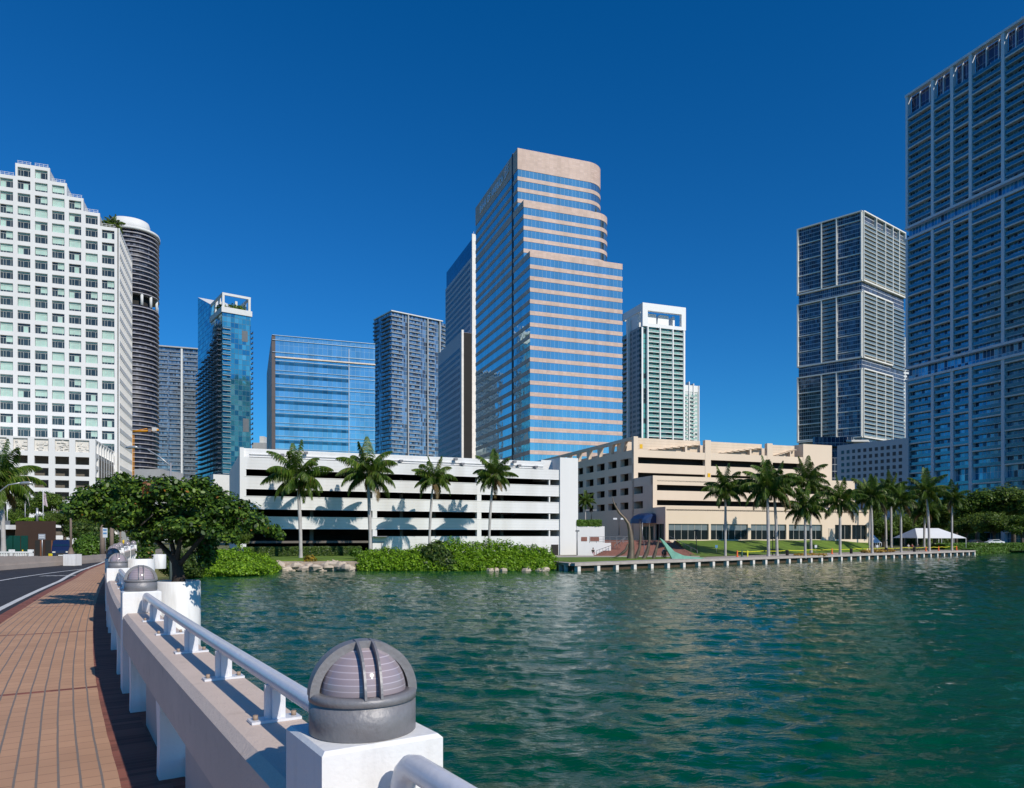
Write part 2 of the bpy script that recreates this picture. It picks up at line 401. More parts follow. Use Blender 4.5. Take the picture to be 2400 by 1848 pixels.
# ============================================================ FOLIAGE
def leafcloud(name, clumps, n, size, mat, seed=0, k=4, up=.35, inner=.35, core=None):
    """clumps: (x,y,z,rx,ry,rz); many small leaves spread through the clumps"""
    rg = np.random.default_rng(seed); cl = np.array(clumps, float)
    wgt = (cl[:, 3]*cl[:, 4]*cl[:, 5]) ** .67; wgt /= wgt.sum()
    ci = rg.choice(len(cl), n, p=wgt); c = cl[ci]
    dv = rg.normal(size=(n, 3)); dv /= np.linalg.norm(dv, axis=1)[:, None]
    rad = inner + (1.06-inner) * rg.random(n) ** .55
    # lumpy outline
    ph = rg.random((len(cl), 4))*6.28
    lump = 1 + .16*np.sin(dv[:, 0]*5+ph[ci, 0])*np.sin(dv[:, 1]*5+ph[ci, 1]) + .12*np.sin(dv[:, 2]*7+ph[ci, 2]+dv[:, 0]*4)
    pos = c[:, :3] + dv * c[:, 3:6] * (rad*lump)[:, None]
    nr = dv + rg.normal(size=(n, 3))*.55; nr[:, 2] += up; nr /= np.linalg.norm(nr, axis=1)[:, None]
    t = np.cross(nr, rg.normal(size=(n, 3))); t /= np.linalg.norm(t, axis=1)[:, None]; b = np.cross(nr, t)
    s = size*(.55+.9*rg.random(n))[:, None]
    ang = np.arange(k)*2*math.pi/k
    vs = pos[:, None, :] + t[:, None, :]*s[:, None]*np.cos(ang)[None, :, None]*1.0 + b[:, None, :]*s[:, None]*np.sin(ang)[None, :, None]*.62
    vs = vs.reshape(-1, 3)
    fs = np.arange(n*k).reshape(n, k)
    mb = MB(); mb.v = [tuple(x) for x in vs.tolist()]; mb.f = [tuple(x) for x in fs.tolist()]; mb.m = [0]*n; mb.sm = [False]*n; mb.mats = [mat]
    return mb
lf_mangrove = leafmat('mangrove_leaves', (.08, .17, .006), (.16, .32, .01), (.30, .48, .03), trans=.32)
lf_dark = leafmat('dark_shrub_leaves', (.02, .05, .01), (.05, .10, .016), (.12, .17, .03), trans=.25)
lf_tree = leafmat('shade_tree_leaves', (.035, .075, .01), (.08, .15, .015), (.18, .26, .03), trans=.3)
lf_tree2 = leafmat('olive_tree_leaves', (.05, .09, .01), (.10, .16, .02), (.16, .23, .03), trans=.3)
lf_grape = leafmat('sea_grape_leaves', (.016, .045, .006), (.055, .12, .012), (.15, .24, .025), (.32, .13, .02), .992, trans=.22)
lf_rust = leafmat('rust_leaves', (.16, .05, .02), (.28, .10, .04), (.35, .18, .06), trans=.2)
lf_palm = leafmat('palm_leaflets', (.025, .065, .008), (.065, .135, .014), (.17, .25, .03), (.25, .2, .06), .97, trans=.25)
lf_hedge = leafmat('hedge_leaves', (.04, .09, .01), (.08, .17, .015), (.14, .26, .03), trans=.25)
bark = M('bark', (.13, .105, .085), .9, var=.3, vscale=6, bump=.8, bscale=20)
barkd = M('dark_bark', (.06, .045, .035), .9, var=.3, vscale=6, bump=.8, bscale=20)

def palm_crown(name, seed, L0=4.4, nf=17, spike=True):
    rg = random.Random(seed); mb = MB(); k = 0
    lf_dead = leafmat('dead_fronds', (.10, .06, .02), (.20, .13, .05), (.30, .22, .10), trans=.2)
    rach = M('palm_rachis', (.12, .15, .05), .6)
    for i in range(nf):
        az = i*2.399 + rg.uniform(-.3, .3)
        age = i/(nf-1)                                   # 0 = young upright, 1 = old hanging
        el = R(86 - 112*age**.95 + rg.uniform(-7, 7)); L = L0*(.88+.22*rg.random())*(1 - .1*age)
        bend = R(84 + 6*age + rg.uniform(-14, 14))
        if i < 2: bend = R(22); L *= .95
        pts = []; n = 13; p = Vector((0, 0, -.05)); tw = rg.uniform(-.25, .25)
        for j in range(n):
            f = j/(n-1); e = max(el - bend*f**1.5, R(-86)); a = az + tw*f
            pts.append(p.copy()); p += Vector((math.cos(a)*math.cos(e), math.sin(a)*math.cos(e), math.sin(e)))*(L/(n-1))
        mb.tube(pts, [.05*(1-.8*j/(n-1)) for j in range(n)], rach, 4, False)
        m = 60
        for j in range(m):
            f = .14 + .86*j/(m-1); q = f*(n-1); a0 = min(int(q), n-2); pt = pts[a0].lerp(pts[a0+1], q-a0)
            tan = (pts[a0+1]-pts[a0]).normalized(); side = tan.cross(Vector((0, 0, 1)))
            if side.length < .1: side = Vector((math.cos(az+1.57), math.sin(az+1.57), 0))
            side.normalize(); upv = side.cross(tan)
            ll = L*.27*math.sin(math.pi*min(1, .22+f*.74))**.7 * rg.uniform(.8, 1.15)
            for s in (-1, 1):
                for row in (0, 1) if j % 2 else (0,):
                    d = (side*s*.8 + tan*.55 + upv*(.25*row - .1) + Vector((0, 0, -.75-.5*age)) + Vector((rg.uniform(-.2, .2), rg.uniform(-.2, .2), rg.uniform(-.2, .2)))).normalized()
                    wd = tan*.048
                    mid = pt + d*ll*.55; tip = pt + d*ll*.9 + Vector((0, 0, -ll*.28))
                    mb.raw([pt-wd*.6, pt+wd*.6, mid+wd, tip, mid-wd], [(0, 1, 2, 3, 4)], lf_dead if (i >= nf-2 and seed in (5, 14)) or (i == nf-1 and seed == 9) else lf_palm)
    return mb.mesh(name)
CR = [palm_crown('crown', s, 5.3, nf) for s, nf in ((1, 21), (5, 22), (9, 20), (14, 23))]
trunkm = M('royal_palm_trunk', (.44, .41, .39), .8, var=.2, vscale=1.2, bump=.3, bscale=6)
shaftm = M('palm_crownshaft', (.10, .19, .04), .5, var=.2, vscale=2)
oldf = M('palm_boot', (.25, .14, .06), .8, var=.3, vscale=4)
def palm(px, yb, yc, D, label, i, group='royal palms on the far shore', sc_=1.0, shade=None):
    x = XP(px, D); zb = ZP(yb, D); zc = ZP(yc, D); H = zc - zb
    root = thing('palm_tree', label, 'palm tree', (x, D, zb), group)
    mb = MB(); prof = [(.36, -.3), (.34, .1), (.28, .8), (.27, H*.3), (.30, H*.5), (.25, H*.75), (.20, H-2.0), (.19, H-1.7)]
    rgp = random.Random(i*7+1); lean = rgp.uniform(-.03, .03)*H; sc_ = sc_*rgp.uniform(.82, 1.12); rgp.random()
    n = len(prof); pts = [(x + lean*(z/H)**2*2, D, zb+z) for r, z in prof]; mb.tube(pts, [r*.86*sc_ for r, z in prof], trunkm, 12); part('trunk', mb, root)
    tx = x + lean*2
    mb = MB(); mb.tube([(tx-.01, D, zb+H-1.75), (tx, D, zb+H-1.2), (tx, D, zb+H-.4), (tx, D, zb+H+.1)], [.2, .25, .19, .1], shaftm, 10); part('crownshaft', mb, root)
    if i % 3 == 0:
        mb = MB(); mb.tube([(tx+.2, D-.15, zb+H-1.2), (tx+.3, D-.2, zb+H-2.1), (tx+.2, D-.15, zb+H-2.9)], [.05, .16, .04], oldf, 6); part('dead_boot', mb, root)
    c = place('crown', CR[i % 4], root, (tx, D, zb+H), i*1.7); c.scale = (sc_, sc_, sc_)
    return root
palms = [
 (705, 1308, 1119, 108.0, 'royal palm at the left end of the white garage, before its dark open ground floor'),
 (868, 1308, 1110, 111.5, 'tall royal palm before the white garage pier, brown boot under its crown'),
 (1006, 1306, 1122, 115.5, 'royal palm behind the low shrubs, third from the left before the white garage'),
 (1146, 1306, 1115, 119.0, 'royal palm rightmost of the four before the white garage'),
 (1700, 1304, 1148, 130.0, 'royal palm standing alone before the left end of the lawn under the beige garage'),
 (1801, 1306, 1145, 126.0, 'left palm of the close pair in the middle of the sloping lawn'),
 (1821, 1304, 1138, 129.0, 'right palm of the close pair in the middle of the sloping lawn'),
 (1887, 1306, 1190, 128.0, 'short royal palm with a low crown right of the close pair'),
 (1901, 1295, 1128, 145.0, 'tall royal palm behind the short one, crown against the beige top corner'),
 (1969, 1303, 1175, 136.0, 'royal palm in front of the right end of the restaurant windows'),
 (2044, 1298, 1164, 147.0, 'front royal palm at the right corner of the beige building, pale trunk'),
 (2037, 1290, 1158, 168.0, 'royal palm just behind the one at the beige corner, its trunk almost hidden'),
 (2077, 1283, 1179, 182.0, 'slim far royal palm left of the marquee, lower of the far two'),
 (2089, 1283, 1150, 178.0, 'slim far royal palm left of the marquee, taller of the far two'),
 (2112, 1296, 1173, 156.0, 'royal palm with brown hanging fronds left of the white marquee'),
 (2166, 1283, 1193, 186.0, 'small royal palm behind the left part of the white marquee'),
 (2178, 1293, 1153, 165.0, 'tall royal palm in front of the white marquee'),
 (2231, 1290, 1168, 174.0, 'last royal palm, at the right end of the white marquee'),
]
for i, (px, yb, yc, D, lab) in enumerate(palms): palm(px, yb, yc, D, lab, i)
palm(1372, 1290, 1175, 150, 'small bright palm between the white and the beige garage', 20, None, .55)
palm(8, 1296, 1132, 64, 'leafy palm at the left edge beside the brown kiosk building', 23, None, .72)

def bush(name, label, cat, pc, n, size, mat, seed, group=None, k=4, inner=.35, up=.35):
    """pc: (px, pyTop, pyBottom, halfwidth_px, D)"""
    cl = []
    for px, y0, y1, hw, D in pc:
        s = D/F; cl.append((XP(px, D), D, (ZP(y0, D)+ZP(y1, D))/2, hw*s, hw*s*.8, (y1-y0)/2*s))
    x = np.mean([c[0] for c in cl]); y = np.mean([c[1] for c in cl]); z = min(c[2]-c[5] for c in cl)
    root = (float(x), float(y), float(z))
    mb = leafcloud(name, cl, n, size, mat, seed, k, up, inner)
    o = bpy.data.objects.new(name, mb.mesh(name, root)); C.objects.link(o); o.location = root
    return tag(o, label, cat, group)
bush('mangrove_bush', 'bright green rounded mangrove bush left of the rocks, beneath the sea grape branches', 'bush',
     [(500, 1292, 1350, 60, 86), (550, 1284, 1345, 55, 88), (600, 1296, 1345, 45, 91), (630, 1316, 1344, 28, 93), (470, 1305, 1356, 40, 84), (545, 1318, 1354, 80, 84), (480, 1325, 1358, 40, 82), (610, 1325, 1350, 40, 90)], 30000, .125, lf_mangrove, 11, inner=.6)
pc = []
rr = random.Random(4)
for j, px in enumerate(range(860, 1275, 18)):
    top = 1283 - (px-860)*.045 + 8*math.sin(px*.035)+rr.uniform(-3, 3)
    if px > 1190: top = 1276 + (px-1190)*.06
    if px < 900: top += (900-px)*.5
    if 1040 < px < 1160: top -= 8
    D = 99 + rr.uniform(-.6, 1)
    pc.append((px, top, 1332, 26, D)); pc.append((px + 6, 1296+rr.uniform(-5, 5), 1343, 24, 96.5)); pc.append((px - 4, 1312, 1346, 22, 95.2))
bush('mangrove_thicket', 'long low bright green mangrove thicket on the waterline before the white garage', 'bush', pc, 90000, .125, lf_mangrove, 12, inner=.62)
bush('dark_shrub', 'dark leafy sea grape shrub growing in the middle of the bright mangroves', 'bush',
     [(1010, 1275, 1320, 22, 96.5), (1035, 1285, 1330, 30, 96), (1045, 1305, 1338, 30, 95.5), (1005, 1310, 1337, 22, 95.6), (1025, 1268, 1300, 16, 97)], 7000, .17, lf_dark, 13, k=5, inner=.4)
bush('roadside_hedge', 'green clipped shrubs between the blue van and the brown poles', 'bush', [(195, 1258, 1304, 24, 72), (222, 1262, 1302, 20, 74), (208, 1250, 1290, 20, 78)], 9000, .1, lf_hedge, 63)
bush('roadside_shrub', 'olive shrubs behind the brown poles beneath the trees', 'bush', [(175, 1225, 1262, 26, 92), (215, 1228, 1262, 26, 94), (245, 1240, 1280, 20, 90), (265, 1250, 1290, 16, 88)], 7000, .12, lf_dark, 64)
bush('bank_shrub', 'leafy green shrubs on the bank behind the sea grape planter', 'bush', [(350, 1275, 1335, 34, 74), (395, 1285, 1345, 30, 74), (430, 1290, 1352, 30, 76), (310, 1270, 1320, 30, 72), (455, 1300, 1356, 26, 79)], 12000, .12, lf_dark, 61)
bush('round_shrub', 'small round green shrub on the lawn between two garage palms', 'bush', [(833, 1286, 1306, 16, 103), (843, 1290, 1307, 14, 103)], 1500, .14, lf_hedge, 14)
bush('yellow_shrub', 'small yellow and orange croton shrub at the foot of the left garage palm', 'bush', [(727, 1300, 1326, 14, 97.5), (722, 1310, 1328, 9, 97.3)], 900, .15, leafmat('croton_leaves', (.1, .13, .01), (.3, .22, .02), (.5, .3, .03)), 15)

def hedge(name, label, P, d, w_, dep, z0, z1, n, mat, seed, size=.13):
    rg = np.random.default_rng(seed); nx, ny = d[1], -d[0]
    a = rg.random(n)*w_; o = -rg.random(n)**.35*dep*.0 - rg.random(n)*dep; z = z0 + (z1-z0)*rg.random(n)
    f = rg.random(n) < .6; o[f] = rg.normal(0, .05, f.sum()); g = (~f) & (rg.random(n) < .7); z[g] = z1 + rg.normal(0, .05, g.sum())
    pos = np.stack([P[0]+d[0]*a+nx*o, P[1]+d[1]*a+ny*o, z], -1)
    nr = rg.normal(size=(n, 3))*.6 + np.array([nx, ny, .5]); nr /= np.linalg.norm(nr, axis=1)[:, None]
    t = np.cross(nr, rg.normal(size=(n, 3))); t /= np.linalg.norm(t, axis=1)[:, None]; b = np.cross(nr, t)
    s = size*(.6+.8*rg.random(n))[:, None]; ang = np.arange(4)*math.pi/2
    vs = pos[:, None] + t[:, None]*s[:, None]*np.cos(ang)[None, :, None] + b[:, None]*s[:, None]*np.sin(ang)[None, :, None]*.6
    mb = MB(); mb.v = [tuple(x) for x in vs.reshape(-1, 3).tolist()]; mb.f = [tuple(x) for x in np.arange(n*4).reshape(n, 4).tolist()]
    mb.m = [0]*n; mb.sm = [False]*n; mb.mats = [mat]
    mb.ob(P, d, .1, w_-.1, -dep, -.08, z0-.3, z1-.06, M('hedge_core', (.03, .06, .01), .9))
    return solo(name, mb, label, 'hedge', (P[0], P[1], z0))

# ============================================================ WHITE STEPPED TOWER (left)
def window_variant(w_, h, kind, glass, blind, fr):
    mb = MB(); mb.face([(0, .62, 0), (w_, .62, 0), (w_, .62, h), (0, .62, h)], glass)
    t = .07
    mb.box(0, w_, .5, .6, h*.74, h*.74+t, fr)
    for f in (.2, .42, .79): mb.box(w_*f, w_*f+t*.8, .52, .6, 0, h*.74, fr)
    def bl(x0, x1, z0, z1): mb.box(x0*w_, x1*w_, .585, .61, z0*h, z1*h, blind)
    if kind == 1: bl(.02, .98, .03, 1)
    elif kind == 2: bl(.02, .98, .25, 1)
    elif kind == 3: bl(.02, .4, .0, .72); bl(.0, 1, .82, 1)
    elif kind == 4: bl(.43, .98, .3, 1)
    elif kind == 5: bl(.44, .78, .05, .74)
    else: bl(.0, 1, .84, .98)
    return mb.mesh('window')
def stepped_tower():
    C1 = P2(275, 210.0); zt = ZP(535, 210.0); pit = 3.6; bay = 4.12; ww = 3.05; wh = 2.45; dep = 24.6
    ztop = {1: 0, 2: 1, 3: 2, 4: 3, 5: 4, 6: 4, 7: 3, 8: 2, 9: 1, 10: 0}
    root = thing('office_tower', 'white stepped office tower with square grid windows at the left edge', 'tower', (C1[0], C1[1], PLAT))
    gl = M('tower_window_glass', (.035, .05, .055), .05, var=.5, vscale=.2, spec=.8)
    bl = M('window_blind', (.42, .60, .53), .6, var=.15, vscale=.3); fr = M('window_frame_pale', (.6, .62, .58), .5)
    wall = MB()
    pr = .55
    for j in range(1, 11):
        z1 = zt + ztop[j]*pit
        u1 = -pr*.6 - (j-1)*bay + (.55 if j == 1 else 0); u0 = -pr*.6 - j*bay
        if j == 1: u1 = 0
        # body
        wall.ob(C1, V, u0, u1, -dep, -.75, PLAT-3, z1-.5, white)
        # piers
        wall.ob(C1, V, u1-pr-(.2 if j == 1 else 0), u1, -.75, 0, PLAT, z1, white) if j == 1 or True else None
        wall.ob(C1, V, u0, u0+pr-.02, -.75, 0, PLAT, z1, white)
        nrow = int((z1-1)/pit)
        for r in range(nrow+1):
            zb = z1 - .95 - r*pit
            if zb < 20: break
            wall.ob(C1, V, u0+pr-.02, u1-pr, -.75, -.02, zb if r == 0 else zb, z1 if r == 0 else zb + pit - wh, white)
    part('wall', wall, root)
    meshes = [window_variant(ww, wh, k, gl, bl, fr) for k in range(6)]
    pool = Pool(root, 'window'); rg = random.Random(2)
    for j in range(1, 11):
        z1 = zt + ztop[j]*pit; u1 = -pr*.6-(j-1)*bay if j > 1 else 0; u0 = -pr*.6 - j*bay
        for r in range(22):
            zb = z1 - .95 - r*pit - wh
            if zb < 22: break
            uu = u0 + pr - .02
            q = go(C1, V, uu); k = rg.choices(range(6), (13, 2, 2, 2, 2, 2))[0] if r not in (1, 3, 10, 11, 13, 16) else rg.choices(range(6), (3, 7, 4, 2, 2, 1))[0]
            o = meshes[k]; pool.add(o, (q[0], q[1], zb), rz(V))
    # side face
    sm = MB(); nb = 6; sb = dep/nb
    for r in range(22):
        zb = zt - .95 - r*pit
        if zb < 20: break
        sm.ob(C1, U, .4, dep-.4, .3, .6, zb, zb+pit-wh if r else zt, white)
    for j in range(nb+1):
        for k in (0, .5):
            if j == nb and k: continue
            u = (j+k)*sb; sm.ob(C1, U, max(0, u-.32), min(dep, u+.32), .3 if k == 0 else .32, .61, 10, zt if k == 0 else zt-.95, white)
    part('side_wall', sm, root)
    me = window_variant(sb/2-.64, wh, 0, gl, bl, fr); sp = []
    for r in range(20):
        zb = zt - .95 - r*pit - wh
        if zb < 20: break
        for j in range(nb*2):
            q = go(go(C1, U, j*sb/2+.32), (U[1], -U[0]), .96); pool.add(me, (q[0], q[1], zb), rz(U))
    pool.flush()
    for j in range(1, 11):
        z1 = zt + ztop[j]*pit; u1 = -pr*.6-(j-1)*bay if j > 1 else 0; u0 = -pr*.6-j*bay
        mb = MB()
        for zz in (.45, .9): mb.ob(C1, V, u0+.4, u1-.4, -.45, -.38, z1+zz, z1+zz+.07, metalw)
        for k in range(4): mb.ob(C1, V, u0+.5+k*1.0, u0+.57+k*1.0, -.45, -.38, z1, z1+.9, metalw)
        part('roof_railing', mb, root)
    # roof palms on the lowest right terrace
    for k, (dx, s) in enumerate(((-1.2, .42), (-3.4, .36), (-2.3, .38))):
        q = go(go(C1, V, dx), U, 3+k*1.3)
        t = thing('roof_palm', ['bushy little palm on the white tower roof nearest the edge', 'bushy little palm on the white tower roof, leftmost', 'bushy little palm on the white tower roof, middle one'][k], 'palm tree', (q[0], q[1], zt-.5), 'potted palms on the white roof')
        mb = MB(); mb.tube([(q[0], q[1], zt-.5), (q[0], q[1], zt+1.6)], .12, bark, 6); part('trunk', mb, t)
        c = place('crown', CR[k], t, (q[0], q[1], zt+1.6), k); c.scale = (s*1.6, s*1.6, s*1.6)
    # podium
    tp = hit(C1, NV, 267); B = go(C1, NV, tp); s_ = hit(B, NU, 223.5); Pc = go(B, NU, s_)
    zr = ZP(1030.6, Pc[1]); pod = thing('parking_podium', 'white parking podium with carved relief panels in front of the stepped tower', 'building', (Pc[0], Pc[1], PLAT))
    w2 = MB(); W_ = 42; bayp = 4.42; d2 = s_ - .02
    w2.ob(Pc, V, -W_, 0, -d2, -5, PLAT-2, zr-3.4, midc)
    w2.ob(Pc, V, -W_, -.6, -d2, -.9, zr-3.6, zr-.5, white)
    part('core', w2, pod)
    w2 = MB(); rows = [(zr, zr-.35), (zr-3.35, zr-4.55)] + [(zr-6.5-k*2.95, zr-7.5-k*2.95) for k in range(8)]
    for a, b in rows:
        if b < PLAT: continue
        w2.ob(Pc, V, -W_, 0, -.7, 0, b, a, white)
        w2.ob(go(Pc, NV, 0), U, .7, d2, -.7, 0, b, a, white)
    for k in range(10):
        u1 = -.1 - k*bayp + .1; wd = 1.35
        w2.ob(Pc, V, u1-wd + (.0 if k else .0), u1, -.72, .04, PLAT, zr+.02, white)
    for k in range(8):
        u = .75 + k*(d2-1.2)/7; w2.ob(Pc, U, u-.62+.3, u+.62, -.7, .03, PLAT, zr+.015, white)
    part('wall', w2, pod)
    rg = random.Random(8)
    rel = M('relief_panel_stone', (.70, .66, .60), .8)
    for k in range(8):
        u1 = -k*bayp - 1.35; mb = MB(); mb.ob(Pc, V, u1-3.05, u1-.01, -.9, -.45, zr-3.34, zr-.36, rel)
        for i in range(15):
            a = u1 - 2.9 + rg.random()*2.2; z = zr-3.2 + rg.random()*2.1; ww_ = rg.uniform(.25, .9); hh = rg.uniform(.15, .6)
            P_ = go(Pc, V, a); off = rg.uniform(-.35, -.12); n = (V[1], -V[0])
            sh = rg.uniform(-.4, .4)
            f0 = [(0, z), (ww_, z+sh*.5), (ww_*.9, z+hh+sh*.5), (ww_*.1, z+hh)]
            vs = [(P_[0]+V[0]*x+n[0]*-.45, P_[1]+V[1]*x+n[1]*-.45, y) for x, y in f0] + [(P_[0]+V[0]*x+n[0]*off, P_[1]+V[1]*x+n[1]*off, y) for x, y in f0]
            mb.raw(vs, [(4, 5, 6, 7), (0, 1, 5, 4), (1, 2, 6, 5), (2, 3, 7, 6), (3, 0, 4, 7)], rel)
        part('relief_panel', mb, pod)
stepped_tower()

# ============================================================ generic balcony meshes
_bc = {}
def balcony(w_, dep, slab, rail, hgt=1.05, th=.28, posts=None):
    key = (round(w_, 2), dep, slab.name, rail.name, hgt, th)
    if key in _bc: return _bc[key]
    mb = MB(); mb.box(0, w_, -dep, 0, -th, 0, slab)
    mb.box(.05, w_-.05, -dep+.04, -dep+.07, .03, hgt, rail); mb.box(0, w_, -dep+.02, -dep+.09, hgt, hgt+.06, slab)
    _bc[key] = mb.mesh('balcony'); return _bc[key]
def rect_fp(Cn, v, u, wf, wl): return [Cn, go(Cn, v, wf), go(go(Cn, v, wf), u, wl), go(Cn, u, wl)]
def body(root, fp, z0, z1, mat, name='glass_wall', top=gravel):
    mb = MB(); mb.prism(fp, z0, z1, mat, topmat=top); return part(name, mb, root)

# ---- T2 dark curved tower
def rrect(c, v, u, hw, hd, r, n=10):
    pts = []
    for (sx_, sy_, a0) in ((1, -1, -90), (1, 1, 0), (-1, 1, 90), (-1, -1, 180)):
        for k in range(n+1):
            a = R(a0 + 90*k/n); x = sx_*(hw-r) + r*math.cos(a); y = sy_*(hd-r) + r*math.sin(a)
            pts.append(go(go(c, v, x), u, y))
    return pts
def curved_tower():
    c = (-251.5, 484); zt = 199.0
    root = thing('curved_tower', 'dark round-cornered tower with thin pale floor edges and a white drum on top', 'tower', (c[0], c[1], PLAT))
    g = panel('dark_curtain', [(.45, (.03, .04, .075)), (.25, (.06, .075, .12)), (.15, (.12, .14, .2)), (.15, (.015, .02, .04))], (.02, .02, .03), 1.6, 2.9, .18, .5, 20, rough=.5, metal=.1)
    f1 = rrect(c, V, U, 14.5, 16, 13.5); f2 = rrect(c, V, U, 15.6, 17.1, 14.6)
    mb = MB(); mb.prism(f1, PLAT, 151, g, smooth=True); mb.prism(f1, 158.8, zt, g, smooth=True); part('glass_wall', mb, root)
    mb = MB(); mb.prism(rrect(c, V, U, 11, 12, 9.5), 151, 158.8, dark); part('recessed_storey', mb, root)
    for k in range(7):
        i = [38, 0, 3, 6, 10, 13, 41][k]; q = f1[i % len(f1)]; mb = MB(); mb.tube([(q[0], q[1], 151), (q[0], q[1], 158.8)], .9, slabw, 8); part('column', mb, root)
    sl2 = M('slab_mauve', (.44, .42, .44), .6)
    z = 8.0; i = 0
    while z < zt-1:
        if not (151.5 < z < 158):
            mb = MB(); mb.prism(f2, z-.25, z+.25, sl2, smooth=True); part('floor_edge', mb, root)
        z += 2.95
    mb = MB(); mb.prism(rrect(c, V, U, 16.2, 17.7, 15.2), zt, zt+1.6, slabw, smooth=True); part('roof_edge', mb, root)
    mb = MB(); mb.prism(rrect(go(c, V, -1.5), V, U, 11.5, 13, 10.5), zt+1.6, zt+8.8, white, smooth=True); part('roof_drum', mb, root)
curved_tower()

# ---- generic slab tower
def slab_tower(name, label, Cn, ang, wf, wl, zt, pit, zmin, gl, fbays, lbays, slab, rail, dep=1.5, fin=slabw, finp=.35, lslab=None, lrail=None, rightface=False):
    v, u = dirs(ang); nu = (-u[0], -u[1])
    root = thing(name, label, 'tower', (Cn[0], Cn[1], PLAT))
    fp = rect_fp(Cn, v, u, wf, wl); body(root, fp, PLAT-1, zt, gl)
    pool = Pool(root, 'balcony')
    n = int((zt-1.2-zmin)/pit)
    lo = go(Cn, u, wl)
    for P_, d, W_, bays, sb, rl in ((Cn, v, wf, fbays, slab, rail), (lo, nu, wl, lbays, lslab or slab, lrail or rail)):
        for (a, b, kind) in bays:
            if kind == 'b':
                me = balcony(W_*(b-a), dep, sb, rl)
                for k in range(n):
                    q = go(P_, d, W_*a); pool.add(me, (q[0], q[1], zt-pit-k*pit), rz(d))
            elif kind == 'f':
                mb = MB(); mb.ob(P_, d, W_*a, W_*b, 0, dep+finp, PLAT, zt+.3, fin); part('fin', mb, root)
            elif kind == 's':                     # flush floor edges only
                mb0 = MB(); mb0.box(0, W_*(b-a), -.18, 0, -.3, .05, sb); me = mb0.mesh('floor_edge')
                pl2 = Pool(root, 'floor_edge', 50)
                for k in range(n):
                    q = go(P_, d, W_*a); pl2.add(me, (q[0], q[1], zt-pit-k*pit), rz(d))
                pl2.flush()
    if rightface:
        me = balcony(4.0, dep+.4, slab, rail)
        for k in range(n):
            q = go(Cn, v, wf); pool.add(me, (q[0], q[1], zt-pit-k*pit), rz(u))
    pool.flush()
    return root, fp, v, u
g_grey = panel('grey_curtain', [(.4, (.15, .2, .25)), (.25, (.26, .33, .4)), (.2, (.07, .09, .12)), (.15, (.34, .42, .48))], (.2, .22, .24), 1.4, 3.1, .14, .5, 20, rough=.12, metal=.55)
g_t6 = panel('slate_curtain', [(.35, (.14, .24, .33)), (.25, (.26, .40, .52)), (.25, (.07, .10, .14)), (.15, (.3, .46, .58))], (.3, .32, .33), 1.9, 4.3, .18, .4, 37, rough=.12, metal=.6, z0=235.2)
r_clear = M('rail_glass_grey', (.18, .22, .26), .15, metal=.3, spec=.8)
r_teal = M('rail_glass_teal', (.06, .24, .33), .12, metal=.5, spec=.8)
Cn = P2(330, 720)
slab_tower('grey_tower', 'slim grey balcony tower between the dark curved tower and the blue glass tower', Cn, 20, 86, 30, ZP(814, 727), 4.2, 12, g_grey,
           [(.30, .42, 'b'), (.42, .44, 'f'), (.46, .60, 'b'), (.62, .64, 'f'), (.70, .72, 'f'), (.74, .98, 'b'), (0, .28, 'b')], [(0, 1, 's')], slabg, r_clear, 1.4)
mb = MB(); mb.ob(Cn, V, -1, 87, -31, 2.4, ZP(814, 727), ZP(814, 727)+1.2, slabg)
part('roof_slab', mb, bpy.data.objects['grey_tower'])

